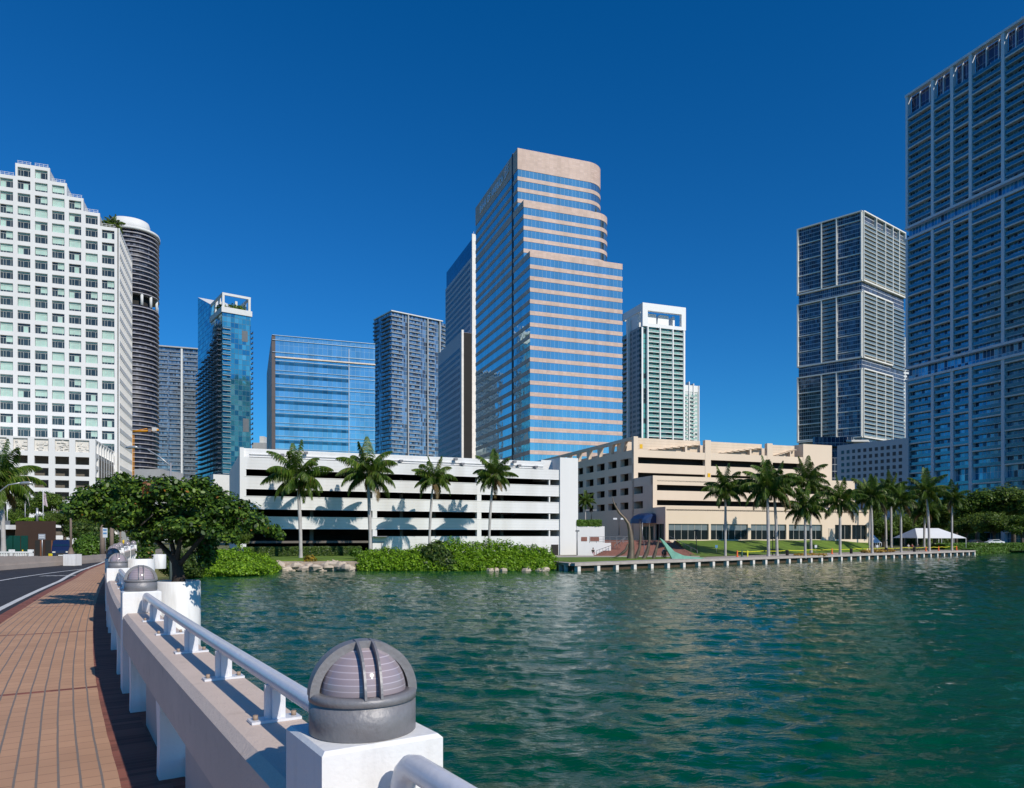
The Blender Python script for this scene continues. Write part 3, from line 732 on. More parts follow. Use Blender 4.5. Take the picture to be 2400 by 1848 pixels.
# ---- T4 blue tower with rooftop frame
def blue_tower():
    v, u = dirs(36); nu = (-u[0], -u[1]); Cn = P2(521, 430); wf = 16.5; wl = 60; zt = 133.5
    root = thing('blue_glass_tower', 'narrow blue glass tower crowned by a white open frame with roof garden', 'tower', (Cn[0], Cn[1], PLAT))
    ga = panel('azure_curtain', [(.4, (.10, .42, .50)), (.3, (.16, .55, .60)), (.2, (.05, .28, .42)), (.1, (.25, .65, .68))], (.03, .12, .2), 2.2, 3.05, .15, .25, 36, rough=.06, metal=.75)
    fp = rect_fp(Cn, v, u, wf, wl); body(root, fp, PLAT-1, zt, ga)
    P_ = go(Cn, u, wl); L29 = 27
    mb = MB(); mb.ob(Cn, v, -.6, wf+.6, -L29, .8, zt, zt+3.2, slabw); part('terrace_band', mb, root)
    # slanted crown
    q0, q1, q2, q3 = go(Cn, u, L29+.1), go(Cn, u, wl), go(go(Cn, u, wl), v, wf), go(go(Cn, u, L29+.1), v, wf)
    mb = MB(); z0, z1, z2 = zt, 145, 158
    vs = [(*q0, z0), (*q1, z0), (*q2, z0), (*q3, z0), (*q0, z1), (*q1, z2), (*q2, z2), (*q3, z1)]
    mb.raw(vs, [(0, 4, 5, 1), (1, 5, 6, 2), (2, 6, 7, 3), (3, 7, 4, 0)], ga); mb.raw([vs[4], vs[7], vs[6], vs[5]], [(0, 1, 2, 3)], slabw); part('slanted_crown', mb, root)
    # frame
    mb = MB(); zf = ZP(686, 430)-1.2
    mb.ob(Cn, v, 0, wf, -.9, 0, zf, zf+1.4, slabw); mb.ob(Cn, v, 0, .9, -L29, -.91, zf, zf+1.4, slabw); mb.ob(Cn, v, wf-.9, wf, -L29, -.91, zf, zf+1.4, slabw)
    for a, b in ((0, 0), (wf-1.4, 0), (wf*.58, -8), (0, -8), (0, -18), (wf-1.2, -10)):
        mb.ob(Cn, v, a, a+1.3, b-1.3, b-.01, zt+3.2, zf, slabw)
    part('roof_frame', mb, root)
    cl = [(*go(go(Cn, v, x), u, y), zt+5, 2.6, 2.6, 2.0) for x, y in ((7, 4), (10, 4), (13, 5), (2, 12), (2, 7), (3, 20))]
    part('roof_garden', leafcloud('roof_garden', cl, 900, .6, lf_tree, 3), root)
    pool = Pool(root, 'balcony')
    bs = M('slab_steel', (.10, .12, .16), .6)
    me = balcony(4.6, 1.4, slabg, r_teal); me2 = balcony(3.0, 1.5, bs, r_teal); me3 = balcony(5.2, 2.0, bs, r_teal)
    for k in range(41):
        z = 124 - k*3.05
        if z < 5: break
        q = go(Cn, v, 0); pool.add(me, (*q, z), rz(v))
        q = go(Cn, v, wf); pool.add(me2, (*q, z), rz(u))
        for j in range(8):
            if k < (7-j)*.8: continue
            q = go(P_, nu, 2+j*7.2); pool.add(me3, (*q, z), rz(nu))
    pool.flush()
    for z0, z1, a in ((118, 124.5, .68), (64, 72, .72)):
        mb = MB(); mb.ob(Cn, v, wf*a, wf*a+3.4, 0, .12, z0, z1, M('louvre_grey', (.12, .14, .16), .6)); part('louvre_panel', mb, root)
    mb = MB(); mb.ob(P2(500, 415), v, 0, 14, -10, 0, PLAT, ZP(1112, 415), slabw); part('base_block', mb, root)
blue_tower()

# ---- T5 glass office block
def office_block():
    Cn = P2(637, 235); zt = ZP(785, 235); wf = hit(Cn, V, 879); wl = 60; pit = 4.22
    root = thing('office_block', 'wide pale blue glass office block with thin horizontal metal fins', 'office building', (Cn[0], Cn[1], PLAT))
    g1 = panel('sky_curtain', [(.3, (.48, .64, .68)), (.25, (.52, .68, .72)), (.2, (.44, .60, .64)), (.25, (.55, .70, .74))], (.25, .42, .52), 1.52, pit/2, .05, .05, 20, rough=.05, metal=.9, tilt=.01, warp=.004)
    g2 = panel('teal_strip', [(.5, (.05, .17, .24)), (.3, (.07, .22, .3)), (.2, (.03, .12, .18))], (.02, .06, .08), 1.52, 10, .1, .05, 20, rough=.1, metal=.7)
    body(root, rect_fp(Cn, V, U, wf, wl), PLAT-1, zt, g1)
    br = M('bronze_edge', (.10, .08, .08), .5)
    mb = MB(); mb.ob(Cn, V, -.03, 1.1, -.2, .06, PLAT, zt, br); mb.ob(go(Cn, U, wl), NU, 0, wl, 0, .05, PLAT, zt-.1, panel('brown_side', [(.5, (.14, .10, .09)), (.5, (.04, .07, .10))], (.25, .2, .17), 3, pit, .2, 1.2, 20, rough=.3, metal=.2)); part('bronze_corner', mb, root)
    us = hit(Cn, V, 817); fin0 = M('fin_grey_blue', (.5, .57, .62), .4)
    mb = MB(); mb.ob(Cn, V, us, us+.2, 0, .35, PLAT, zt-2.5, fin0); part('vertical_fin', mb, root)
    fin = M('aluminium_fin', (.45, .54, .60), .35, metal=.5)
    for k in range(13):
        z = zt - 8.2 - k*pit
        if z < 12: break
        mb = MB(); mb.ob(Cn, V, 1.1, us, .05, .09, z-1.25, z-.35, g2); part('window_strip', mb, root)
        mb = MB(); mb.ob(Cn, V, 1.1, wf, .09, .35, z-.12, z+.04, fin); part('metal_fin', mb, root)
        mb = MB(); mb.ob(Cn, V, 1.1, wf, .09, .35, z+1.0, z+1.12, fin); part('metal_fin', mb, root)
    for z in (zt-.15, zt-1.7, zt-5.6):
        mb = MB(); mb.ob(Cn, V, .2, wf, .06, .4, z, z+.14, fin); part('metal_fin', mb, root)
    mb = MB(); mb.ob(Cn, V, 1.1, wf, .09, .7, zt-7.3, zt-6.9, M('warm_ledge', (.75, .62, .5), .6)); part('ledge', mb, root)
office_block()

# ---- T6 balcony tower
def t6():
    Cn = P2(917, 760); v, u = dirs(37); wf = hit(Cn, v, 1034); wl = hit(Cn, u, 877); zt = ZP(731, 760)
    root, fp, v, u = slab_tower('balcony_tower', 'tall slate blue balcony tower between the glass office block and the mauve tower', Cn, 37, wf, wl, zt, 4.3, 60, g_t6,
        [(.0, .21, 'b'), (.31, .33, 'f'), (.335, .56, 'b'), (.70, .72, 'f'), (.725, .86, 'b'), (.95, .97, 'f')], [(.0, .22, 'b'), (.45, 1, 'b')], slabw, r_clear, 1.7, slabg, .1, lslab=M('slab_shade', (.25, .27, .3), .7))
    mb = MB(); mb.prism([go(p, v, dx) for p, dx in zip([go(fp[0], u, -2.2), go(fp[1], u, -2.2), fp[2], fp[3]], (-1, 1, 1, -1))], zt, zt+1.1, slabw, topmat=gravel); part('roof_slab', mb, root)
    ch = go(Cn, v, wf); vv, uu = dirs(62); w2 = 20
    mb = MB(); mb.prism([ch, go(ch, vv, w2), go(go(ch, vv, w2), uu, 15), go(ch, u, 15)], PLAT, zt-.5, g_t6); part('angled_wing', mb, root)
    pool = Pool(root, 'angled_balcony', 60); me = balcony(w2-1.5, 1.5, slabw, r_clear)
    for k in range(38): pool.add(me, (*go(ch, vv, .5), zt-4.3*(k+1)), rz(vv))
    pool.flush()
t6()

# ---- T7 mauve grid tower
def t7():
    root_c = P2(1106, 401)
    root = thing('grid_office_tower', 'mauve office tower with rows of small windows and white edge fins beside the striped tower', 'tower', (root_c[0], root_c[1], PLAT))
    mv = M('mauve_stone', (.60, .53, .58), .7, var=.06); gd = M('grid_window_glass', (.03, .04, .08), .2, metal=.1)
    fz = M('white_fin_stone', (.82, .78, .72), .6)
    Ch = root_c; wl = hit(Ch, U, 1044); zg = ZP(602, 401); zt = ZP(561, 401)
    body(root, rect_fp(Ch, V, U, 30, wl), PLAT, zg, mv, 'upper_block')
    gb = panel('navy_crown', [(.5, (.01, .09, .2)), (.5, (.012, .11, .24))], (.01, .05, .1), 3, 3, .1, .1, 20, rough=.1, metal=.6)
    body(root, rect_fp(go(Ch, U, .5), V, U, 30, wl-3), zg, zt, gb, 'glass_crown')
    mb = MB(); mb.ob(Ch, V, .0, 2.4, -.6, .5, PLAT, ZP(549, 401), fz); part('fin', mb, root)
    Cl = P2(1081.5, 384); wll = hit(Cl, U, 1027); zl = ZP(779, 384)
    body(root, rect_fp(Cl, V, U, 5.7, wll), PLAT, zl, mv, 'lower_block')
    mb = MB(); mb.ob(Cl, V, -.02, 1.1, -.5, .5, PLAT, zl+1.2, fz); part('fin', mb, root)
    mb = MB(); mb.ob(Cl, V, 1.11, 5.7, 0, .1, PLAT, zl-.1, dark); part('recess_shade_plate', mb, root)  # flat near-black plate; the shade of the recess is put into its colour
    pool = Pool(root, 'window')
    wm = MB(); wm.box(0, 1.35, -.1, .02, 0, 2.0, gd); me = wm.mesh('window')
    for Cc, wd, zz, first in ((Ch, wl, zg, 2.0), (Cl, wll, zl, 7.5)):
        e = go(Cc, U, wd); nb = int((wd-1.6)/2.3)
        z = zz-first-2.0
        while z > 14:
            for j in range(nb):
                q = go(e, NU, 1.0+j*2.3); pool.add(me, (*q, z), rz(NU))
            z -= 3.5
    pool.flush()
    mb = MB(); mb.tube([(*go(Ch, V, 1), ZP(549, 401)), (*go(Ch, V, 1), ZP(543, 401))], .1, metalw, 6); part('mast', mb, root)
t7()

# ---- T8 striped granite tower
def t8():
    Cn = P2(1242, 245); Wd = hit(Cn, V, 1459); z1 = ZP(588, 245); dep = 62
    root = thing('striped_tower', 'tall pink granite and blue glass striped bank tower with setbacks and rounded corner', 'tower', (Cn[0], Cn[1], PLAT))
    gr = panel('pink_granite', [(.3, (.62, .45, .37)), (.3, (.65, .475, .39)), (.2, (.59, .43, .355)), (.2, (.67, .49, .41))], (.45, .33, .28), 1.5, .75, .07, .05, 20, rough=.65, metal=0, tilt=0)
    gb = panel('blue_mirror', [(.25, (.47, .62, .64)), (.25, (.49, .64, .66)), (.25, (.45, .60, .62)), (.25, (.50, .65, .66))], (.36, .50, .55), 1.5, 40, .045, .01, 20, rough=.035, metal=.92, tilt=.006, warp=.004)
    C2 = go(Cn, U, hit(Cn, U, 1227)); C3 = go(Cn, U, hit(Cn, U, 1213)); B_ = go(Cn, U, dep)
    z2 = ZP(469, C2[1]); z3 = ZP(347, C3[1])
    def fp(c, w_, r):
        back = go(B_, V, 0)
        if r == 0: return [c, go(c, V, w_), go(B_, V, w_), B_]
        pts = [c]
        cc = go(go(c, V, w_-r), U, r)
        for k in range(13):
            a = R(-90 + 90*k/12); pts.append(go(go(cc, V, r*math.cos(a)), U, r*math.sin(a)))
        return pts + [go(B_, V, w_), B_]
    w2 = hit(C2, V, 1439); w3 = hit(C3, V, 1425)
    def inset(c, w_, r, k):
        cc = go(go(c, V, k), U, k); b = go(go(B_, V, k), NU, 0)
        if r == 0: return [cc, go(cc, V, w_-2*k), go(go(B_, V, w_-k), NU, k), go(b, NU, k)]
        q = go(go(c, V, w_-r), U, r); pts = [cc]
        for j in range(13):
            a = R(-90 + 90*j/12); pts.append(go(go(q, V, (r-k)*math.cos(a)), U, (r-k)*math.sin(a)))
        return pts + [go(go(B_, V, w_-k), NU, k), go(b, NU, k)]
    pit = 3.9; tb = 1.35
    # lowest tier downward from z1
    def tier(c, w_, r, zlo, zhi, first):
        f0 = fp(c, w_, r); fi = inset(c, w_, r, .12); z = zhi
        mb = MB(); mb.prism(f0, z-first, z, gr, topmat=gravel, smooth=False); part('granite_band', mb, root); z -= first
        while z > zlo + .6:
            zb = max(zlo, z-(pit-tb)); mb = MB(); mb.prism(fi, zb, z, gb, cap=False); part('window_band', mb, root)
            if zb <= zlo: break
            z = zb; zb = max(zlo, z-tb); mb = MB(); mb.prism(f0, zb, z, gr); part('granite_band', mb, root); z = zb
    tier(Cn, Wd, 0, PLAT, z1, 2.0)
    tier(C2, w2, 7, z1+.002, z2, 2.4)
    tier(C3, w3, 8, z2+.002, z3, 7.4)
    # left-face recess as a raised strip, its shade put into the dark colour
    s = hit(Cn, U, 1201); e = go(Cn, U, s)
    mb = MB(); mb.ob(e, NU, -.55, .55, -.2, .06, PLAT, z3+.4, M('recess_shade_strip', (.02, .015, .02), .5)); part('recess_shade_strip', mb, root)
    mb = MB()
    for zz in (.6, 1.1): mb.ob(C2, V, w2-.2, Wd-.3, 1.0, 1.08, z1+zz, z1+zz+.08, metalw)
    for k in range(6): q_ = w2+.1+k*(Wd-w2-.6)/5; mb.ob(C2, V, q_, q_+.08, 1.0, 1.08, z1, z1+1.1, metalw)
    part('roof_railing', mb, root)
    q = go(go(C3, V, 18), U, 8); mb = MB(); mb.tube([(*q, z3), (*q, z3+4)], .12, metalw, 6); part('mast', mb, root)
    # sign
    let = M('sign_letters', (.9, .9, .92), .25, metal=.35)
    cu = bpy.data.curves.new('sign', 'FONT'); cu.body = 'BANK OF AMERICA'; cu.size = 4.0; cu.extrude = .15; cu.offset = .06; cu.space_character = 1.12
    tmp = bpy.data.objects.new('sign_tmp', cu); C.objects.link(tmp); bpy.context.view_layer.update()
    me = bpy.data.meshes.new_from_object(tmp.evaluated_get(bpy.context.evaluated_depsgraph_get())); bpy.data.objects.remove(tmp)
    me.materials.clear(); me.materials.append(let)
    xs = [v_.co.x for v_ in me.vertices]; wid = max(xs)-min(xs)
    s0, s1 = hit(Cn, U, 1126), hit(Cn, U, 1180)
    k = (s0-s1)/wid
    for v_ in me.vertices:
        x, y, z = v_.co; v_.co = (x*k, -z-.15, y*1.0)
    q = go(Cn, U, s0); o = place('sign_lettering', me, root, (*q, z3-5.2), rz(NU))
    s0 = hit(Cn, U, 1184); s1 = hit(Cn, U, 1193.5); mb = MB(); L_ = s0-s1
    q = go(Cn, U, s0); n = (NU[1], -NU[0])
    def P3(a, z, off): p = go(go(q, NU, a), n, off); return (p[0], p[1], z)
    for i in range(3):          # waving stripes
        for j in range(2):
            z0 = z3-5.4 + i*1.35; a0 = .2+j*L_*.5; a1 = a0+L_*.42; dz = 1.5 if j == 0 else 1.1
            vs = [P3(a0, z0+j*.7, .12), P3(a1, z0+j*.7+dz*.55, .12), P3(a1, z0+j*.7+dz*.55+.6, .12), P3(a0, z0+j*.7+.6, .12)]
            vs += [P3(a0, z0+j*.7, .3), P3(a1, z0+j*.7+dz*.55, .3), P3(a1, z0+j*.7+dz*.55+.6, .3), P3(a0, z0+j*.7+.6, .3)]
            mb.raw(vs, [(4, 5, 6, 7), (0, 1, 5, 4), (1, 2, 6, 5), (2, 3, 7, 6), (3, 0, 4, 7)], let)
    part('sign_emblem', mb, root)
t8()

# ---- T9 white and green tower, T9b
def t9():
    Cn = P2(1504, 450); wf = hit(Cn, V, 1605); wl = hit(Cn, U, 1459); ztop = ZP(710.5, 450); zb = ztop-14.4
    wt = M('bright_white', (.84, .84, .82), .6, var=.03)
    g = panel('seafoam_curtain', [(.35, (.10, .40, .34)), (.25, (.16, .52, .44)), (.25, (.03, .07, .07)), (.15, (.22, .5, .45))], (.06, .12, .11), 2.4, 3.08, .3, .55, 20, rough=.15, metal=.3)
    rr_ = panel('pale_rail', [(.6, (.16, .42, .36)), (.4, (.25, .40, .36))], (.55, .6, .57), 1.1, 50, .10, .1, 20, rough=.3, metal=0, tilt=0)
    root = thing('green_balcony_tower', 'slim white and sea green balcony tower with white open crown', 'tower', (Cn[0], Cn[1], PLAT))
    body(root, rect_fp(Cn, V, U, wf, wl), PLAT, zb, g)
    pool = Pool(root, 'balcony')
    cols = [hit(Cn, V, p) for p in (1515, 1543.5, 1573.5, 1599)]
    for a, b in zip(cols[:-1], cols[1:]):
        me = balcony(b-a, 1.6, wt, rr_, 1.1, .35)
        for k in range(32): pool.add(me, (*go(Cn, V, a), zb-3.08*(k+1)), rz(V))
    me = balcony(wl*.33, 1.4, slabg, r_clear)
    for k in range(32): pool.add(me, (*go(Cn, U, wl), zb-3.08*(k+1)), rz(NU))
    pool.flush()
    for i, a in enumerate(cols + [0, wf-.8]):
        mb = MB(); mb.ob(Cn, V, a-.3, a+.5 if i < 4 else a+.8, 0, 1.9 if i < 4 else .5, PLAT, zb, wt); part('fin', mb, root)
    sl = hit(Cn, U, 1477)
    mb = MB(); mb.ob(go(Cn, U, sl), NU, -.7, .7, 0, 2.2, PLAT, zb+8, wt); part('fin', mb, root)
    gs = panel('grey_side', [(1, (.10, .13, .15))], (.34, .35, .36), 5.0, 3.08, 1.4, 1.5, 20, rough=.4, metal=.1, tilt=0)
    mb = MB(); mb.ob(go(Cn, U, sl-1.5), NU, 0, sl-3, 0, .8, PLAT, zb, gs); part('side_wall', mb, root)
    # crown frame
    o0, o1 = hit(Cn, V, 1516), hit(Cn, V, 1595); zr = zb+2.0
    mb = MB()
    mb.ob(Cn, V, 0, wf, -1, 1.2, ztop-4.6, ztop, wt); mb.ob(Cn, V, 0, o0, -1, 1.2, zb, ztop-4.6, wt); mb.ob(Cn, V, o1, wf, -1, 1.2, zb, ztop-4.6, wt)
    mb.ob(Cn, V, o0, o1, -1, 1.2, zb-.2, zr, wt)
    part('crown_frame', mb, root)
    mb = MB(); mb.ob(go(Cn, U, wl), NU, 0, wl-1, -1, 0, ztop-4.6, ztop, wt); mb.ob(Cn, V, 0, wf, -wl, -wl+1, ztop-4.6, ztop, wt); part('crown_side', mb, root)
    for i, (a, b) in enumerate(((o0+.3, cols[1]-.2), (cols[1]+.8, cols[2]-.4), (cols[2]+2.6, cols[2]+4.0))):
        mb = MB(); pts = []
        for k in range(9):
            f = k/8; pts.append((a+(b-a)*.12*math.cos(f*math.pi/2)**2*0+ (b-a)*(.0+.18*(1-math.cos(f*math.pi/2))), zr+ (ztop-5.2-zr)*math.sin(f*math.pi/2)))
        out = pts + [(b, ztop-5.2), (b, zr)]
        vs = [(*go(go(Cn, V, x), U, 2.5), z) for x, z in out] + [(*go(go(Cn, V, x), U, 9), z) for x, z in out]; n = len(out)
        mb.raw(vs, [tuple(range(n))[::-1], tuple(range(n, 2*n))] + [(k, (k+1) % n, n+(k+1) % n, n+k) for k in range(n)], wt); part('roof_vault', mb, root)
    mb = MB(); mb.ob(Cn, V, .5, 6, -wl+4, -6, zb, zb+11, wt); part('roof_block', mb, root)
    # second tower
    C2 = P2(1596, 560); w2 = hit(C2, V, 1638); z2 = ZP(902, 560)
    root2 = thing('pale_balcony_tower', 'lower pale white balcony tower peeking out behind the sea green tower', 'tower', (C2[0], C2[1], PLAT))
    g3 = panel('pale_green_curtain', [(.4, (.3, .5, .46)), (.3, (.4, .6, .55)), (.3, (.08, .14, .14))], (.72, .75, .73), 3.2, 3.0, 1.2, 1.2, 20, rough=.4, metal=.1, tilt=0)
    body(root2, rect_fp(C2, V, U, w2, 20), PLAT, z2, g3)
    pool = Pool(root2, 'balcony', 60); me = balcony(3.2, 1.5, wt, rr_, 1.1, .35)
    for a in (2.0, 8.2):
        for k in range(26): pool.add(me, (*go(C2, V, a), z2-6-3.0*(k+1)), rz(V))
    pool.flush()
    for a, h in ((.2, 3.6), (6.6, 2.6), (10.6, 1.4), (w2-.8, 0)):
        mb = MB(); mb.ob(C2, V, a, a+.7, -3, .9, 60, z2+h, wt); part('fin', mb, root2)
    mb = MB(); mb.ob(C2, V, 0, w2, -20, .2, z2-5, z2, wt); part('top_wall', mb, root2)
t9()

# ---- T10 framed tower
def t10():
    Cn = P2(2020, 500); Lf = P2(1872, 530.0); Rt = P2(2118, 537.0)
    zt = ZP(495, 500)
    root = thing('framed_tower', 'tall dark glass tower wrapped in three stacked white frames', 'tower', (Cn[0], Cn[1], PLAT))
    gl = math.dist(Lf, Cn); dl = ((Cn[0]-Lf[0])/gl, (Cn[1]-Lf[1])/gl); gr = math.dist(Cn, Rt); dr = ((Rt[0]-Cn[0])/gr, (Rt[1]-Cn[1])/gr)
    a_r = math.degrees(math.atan2(dr[1], dr[0]))
    pit = 2.84
    gd = panel('navy_curtain', [(.4, (.05, .08, .12)), (.3, (.09, .13, .18)), (.15, (.16, .20, .26)), (.15, (.02, .03, .06))], (.60, .61, .62), 1.35, pit, .13, .34, a_r, rough=.08, metal=.6, z0=zt, a0=.4)
    back = (Lf[0]+Rt[0]-Cn[0], Lf[1]+Rt[1]-Cn[1])
    body(root, [Cn, Rt, back, Lf], PLAT, zt-.6, gd)
    fw = M('frame_white', (.80, .78, .72), .6, var=.04)
    lv = [(zt, ZP(660, 500)), (ZP(683, 500), ZP(839.5, 500)), (ZP(863.5, 500), ZP(1026, 500))]
    fr_l = [0, (1926.6-1868)/152, (1961.7-1868)/152, 1]; fr_l = [hit(Lf, dl, p) for p in (1872, 1926.6, 1961.7)] + [gl]
    fr_r = [0] + [hit(Cn, dr, p) for p in (2049.4, 2070.4, 2088, 2103)] + [gr]
    pool = Pool(root, 'balcony')
    rl = M('rail_glass_pale', (.22, .30, .32), .2, metal=.3)
    slabc = M('slab_cream', (.66, .64, .57), .7)
    for mi_, (a, b) in enumerate(lv):
        full = mi_ == 0; re = gr if full else fr_r[3]
        mb = MB(); T = .85; O = 1.7
        mb.ob(Lf, dl, -.8, gl+.6, 0, O, a-T, a, fw); mb.ob(Lf, dl, -.8, gl+.6, 0, O, b, b+T, fw)
        for i, u_ in enumerate(fr_l): mb.ob(Lf, dl, u_-.8 if i in (0,) else u_-.35, u_+.1 if i == 0 else u_+.35, 0, O+.01, b+T, a-T, fw)
        mb.ob(Cn, dr, 0, re, 0, O, a-T, a-.004, fw); mb.ob(Cn, dr, 0, re, 0, O, b+.004, b+T, fw)
        part('white_frame', mb, root)
        for i, u_ in enumerate(fr_r if full else fr_r[:4]):
            mb = MB(); mb.ob(Cn, dr, u_-(.3 if i else -.01)-(.3 if i == len(fr_r)-1 else 0), u_+.35 if i < 5 else u_, 0, O-.02, b+T, a-T, fw); part('fin', mb, root)
        n = int((a-b-2*T-1)/pit)
        for k in range(n+1):
            z = a-T-pit*(k+1)+.3
            if z < b+T: break
            for i in range(len(fr_r)-1):
                if k < 2 and full: continue
                if not full and i >= 3: continue
                q = go(Cn, dr, fr_r[i]+.3); pool.add(balcony(fr_r[i+1]-fr_r[i]-.6, 1.6, slabc, rl), (*q, z), rz(dr))
            q = go(Lf, dl, fr_l[1]+.5); pool.add(balcony(fr_l[2]-fr_l[1]-1, 1.2, slabg, rl), (*q, z), rz(dl))
            for i in (0, 2):
                if (k + i) % 4 == 3:
                    mb = MB(); mb.ob(Lf, dl, fr_l[i]+.4, fr_l[i+1]-.5, 0, .9, z-.2, z+.35, fw); part('floor_band', mb, root)
            mb = None
        if not full:
            for k in range(n+1):
                q = go(Cn, dr, fr_r[3]+.5); pool.add(balcony(gr-fr_r[3]-.5, 1.0, slabg, rl), (*q, a-T-pit*(k+1)), rz(dr))
    pool.flush()
    # glass podium beneath
    C2 = P2(1900, 345); pg = thing('glass_podium', 'dark glass podium with pale flat roof between the beige garage and the framed tower', 'building', (C2[0], C2[1], PLAT))
    gp = panel('podium_glass', [(.5, (.05, .09, .15)), (.3, (.09, .14, .2)), (.2, (.03, .05, .1))], (.35, .37, .4), 1.8, 3.2, .15, .3, 20, rough=.1, metal=.6)
    mb = MB(); mb.prism([P2(1860, 345), P2(2040, 345), P2(2060, 400), P2(1880, 400)], PLAT, ZP(1050, 345), gp); part('glass_wall', mb, pg)
    mb = MB(); mb.prism([P2(1905, 340), P2(2000, 340), P2(2012, 392), P2(1920, 392)], ZP(1049, 345), ZP(1028, 345), gp); part('upper_storey', mb, pg)
    mb = MB(); mb.prism([P2(1983, 338), P2(2036, 338), P2(2050, 392), P2(1996, 392)], ZP(1040, 345), ZP(1036, 345), slabw); part('roof_slab', mb, pg)
t10()

# ---- T11 huge right tower
def t11():
    Lf = P2(2130, 300.0); d = NU; zt = ZP(229, 300); W_ = 66; pit = 3.02
    root = thing('balcony_slab_tower', 'huge blue-green balcony tower cut by the right edge of the view', 'tower', (Lf[0], Lf[1], PLAT))
    g = panel('deep_teal_curtain', [(.35, (.06, .24, .40)), (.3, (.10, .34, .52)), (.15, (.17, .44, .62)), (.2, (.02, .07, .13))], (.55, .64, .72), 1.45, pit, .13, .12, 20, rough=.1, metal=.55, z0=zt)
    n_ = (d[1], -d[0]); bk = 22
    body(root, [Lf, go(Lf, d, W_), go(go(Lf, d, W_), n_, -bk), go(Lf, n_, -bk)], PLAT, zt-7, g)
    fw = M('frame_blue_white', (.66, .70, .78), .6, var=.05); sb = M('slab_pale', (.66, .66, .66), .7); sd = M('slab_teal', (.30, .44, .50), .6)
    cols = [0] + [hit(Lf, d, p) for p in (2190.5, 2236, 2279.5, 2355.5, 2412)] + [W_]
    zA = (ZP(536, 299), ZP(563, 299)); zB = (ZP(864, 299), ZP(893, 299))
    T = .9
    segs = [(zt, zA[0]), (zA[1], zB[0]), (zB[1], PLAT)]
    for a, b in segs:
        for i, u_ in enumerate(cols[:-1]):
            mb = MB(); mb.ob(Lf, d, u_-(.2 if i else 0), u_+1.0, -.2, 1.8, b, a, fw); part('column', mb, root)
    for z in (zA[0], zA[1], zB[0], zB[1], zt):
        mb = MB(); mb.ob(Lf, d, -.1, W_, -.1, 2.1, z-T/2, z+T/2, fw); part('beam', mb, root)
    rg = random.Random(12)
    pool = Pool(root, 'balcony')
    for i in range(len(cols)-1):
        a, b = cols[i]+1.0, cols[i+1]-.2
        off = rg.randint(0, 3)
        k = 0; z = zt - 9.6
        while z > 2:
            k += 1
            inA = zA[1]-1 < z < zA[0]+.8 or zB[1]-1 < z < zB[0]+.8
            gap = (i in (1, 2, 3, 4) and 22 < z < 27)
            if not inA and not gap:
                thick = (k + off) % 4 == 0
                me = balcony(b-a, 1.7 if thick else 1.4, sb if thick else sd, r_teal, 1.05, .5 if thick else .32)
                pool.add(me, (*go(Lf, d, a), z), rz(d))
            z -= pit
        # crown bay
        mb = MB(); gc = panel('crown_glass', [(.5, (.14, .12, .2)), (.5, (.08, .08, .14))], (.45, .47, .52), 2.2, 3.6, .12, .15, 20, rough=.15, metal=.5)
        mb.ob(Lf, d, a, b, -.6, -.4, zt-8.0, zt-T/2, gc); part('crown_screen', mb, root)
        for k2 in range(2):
            uu = a + (b-a)*(.38+.42*k2); mb = MB(); mb.ob(Lf, d, uu, uu+.35, -.38, .2, zt-8.2, zt-T/2, fw); part('crown_post', mb, root)
    pool.flush()
    # far edge: stacked little balconies beyond the corner
    pl = Pool(root, 'corner_balcony', 40); me = balcony(2.2, 1.1, fw, r_clear)
    for k in range(56):
        q = go(Lf, n_, -2.6); pl.add(me, (*go(go(Lf, d, -.02), n_, -2.4), zt-9-k*pit), rz(n_)+0)
    pl.flush()
    # low white annexe
    La, Ra = P2(1962, 324), P2(2129, 297.5); wd = math.dist(La, Ra); da = ((Ra[0]-La[0])/wd, (Ra[1]-La[1])/wd); zt2 = ZP(1045, 324)
    an = thing('white_annexe', 'low pale block with rows of small square windows beside the huge right tower', 'building', (Ra[0], Ra[1], PLAT))
    pw = M('pale_blue_white', (.55, .56, .60), .7, var=.04); na = (da[1], -da[0])
    mb = MB(); mb.prism([La, Ra, go(Ra, na, -14), go(La, na, -14)], PLAT, zt2, pw, topmat=gravel); part('wall', mb, an)
    pool = Pool(an, 'window'); wm = MB(); wm.box(0, 1.35, -.05, .02, 0, 1.5, M('annexe_window', (.02, .03, .05), .1, spec=.8)); wm.box(-.08, 1.43, -.1, .02, -.12, -.02, pw); me = wm.mesh('window')
    for r in range(7):
        for c in range(11): pool.add(me, (*go(La, da, 2.0+c*(wd-3.4)/11), zt2-4.0-r*2.75), rz(da))
    pool.flush()
    # striped tower in the gap
    Cs = P2(2112, 640); wS = hit(Cs, V, 2138)
    st = thing('striped_far_tower', 'far white tower with dark floor stripes seen in the gap between two right towers', 'tower', (Cs[0], Cs[1], PLAT))
    body(st, rect_fp(Cs, V, U, wS, 15), PLAT, ZP(790, 640), panel('white_stripes', [(1, (.04, .06, .1))], (.74, .75, .74), 5.5, 3.0, .9, 1.6, 20, rough=.6, metal=0, tilt=0), 'striped_wall')
    for k in range(3):
        mb = MB(); mb.ob(Cs, V, 0, wS, 0, .5, 60+k*20, 60+k*20+6, slabw); part('plant_storey', mb, st)
t11()

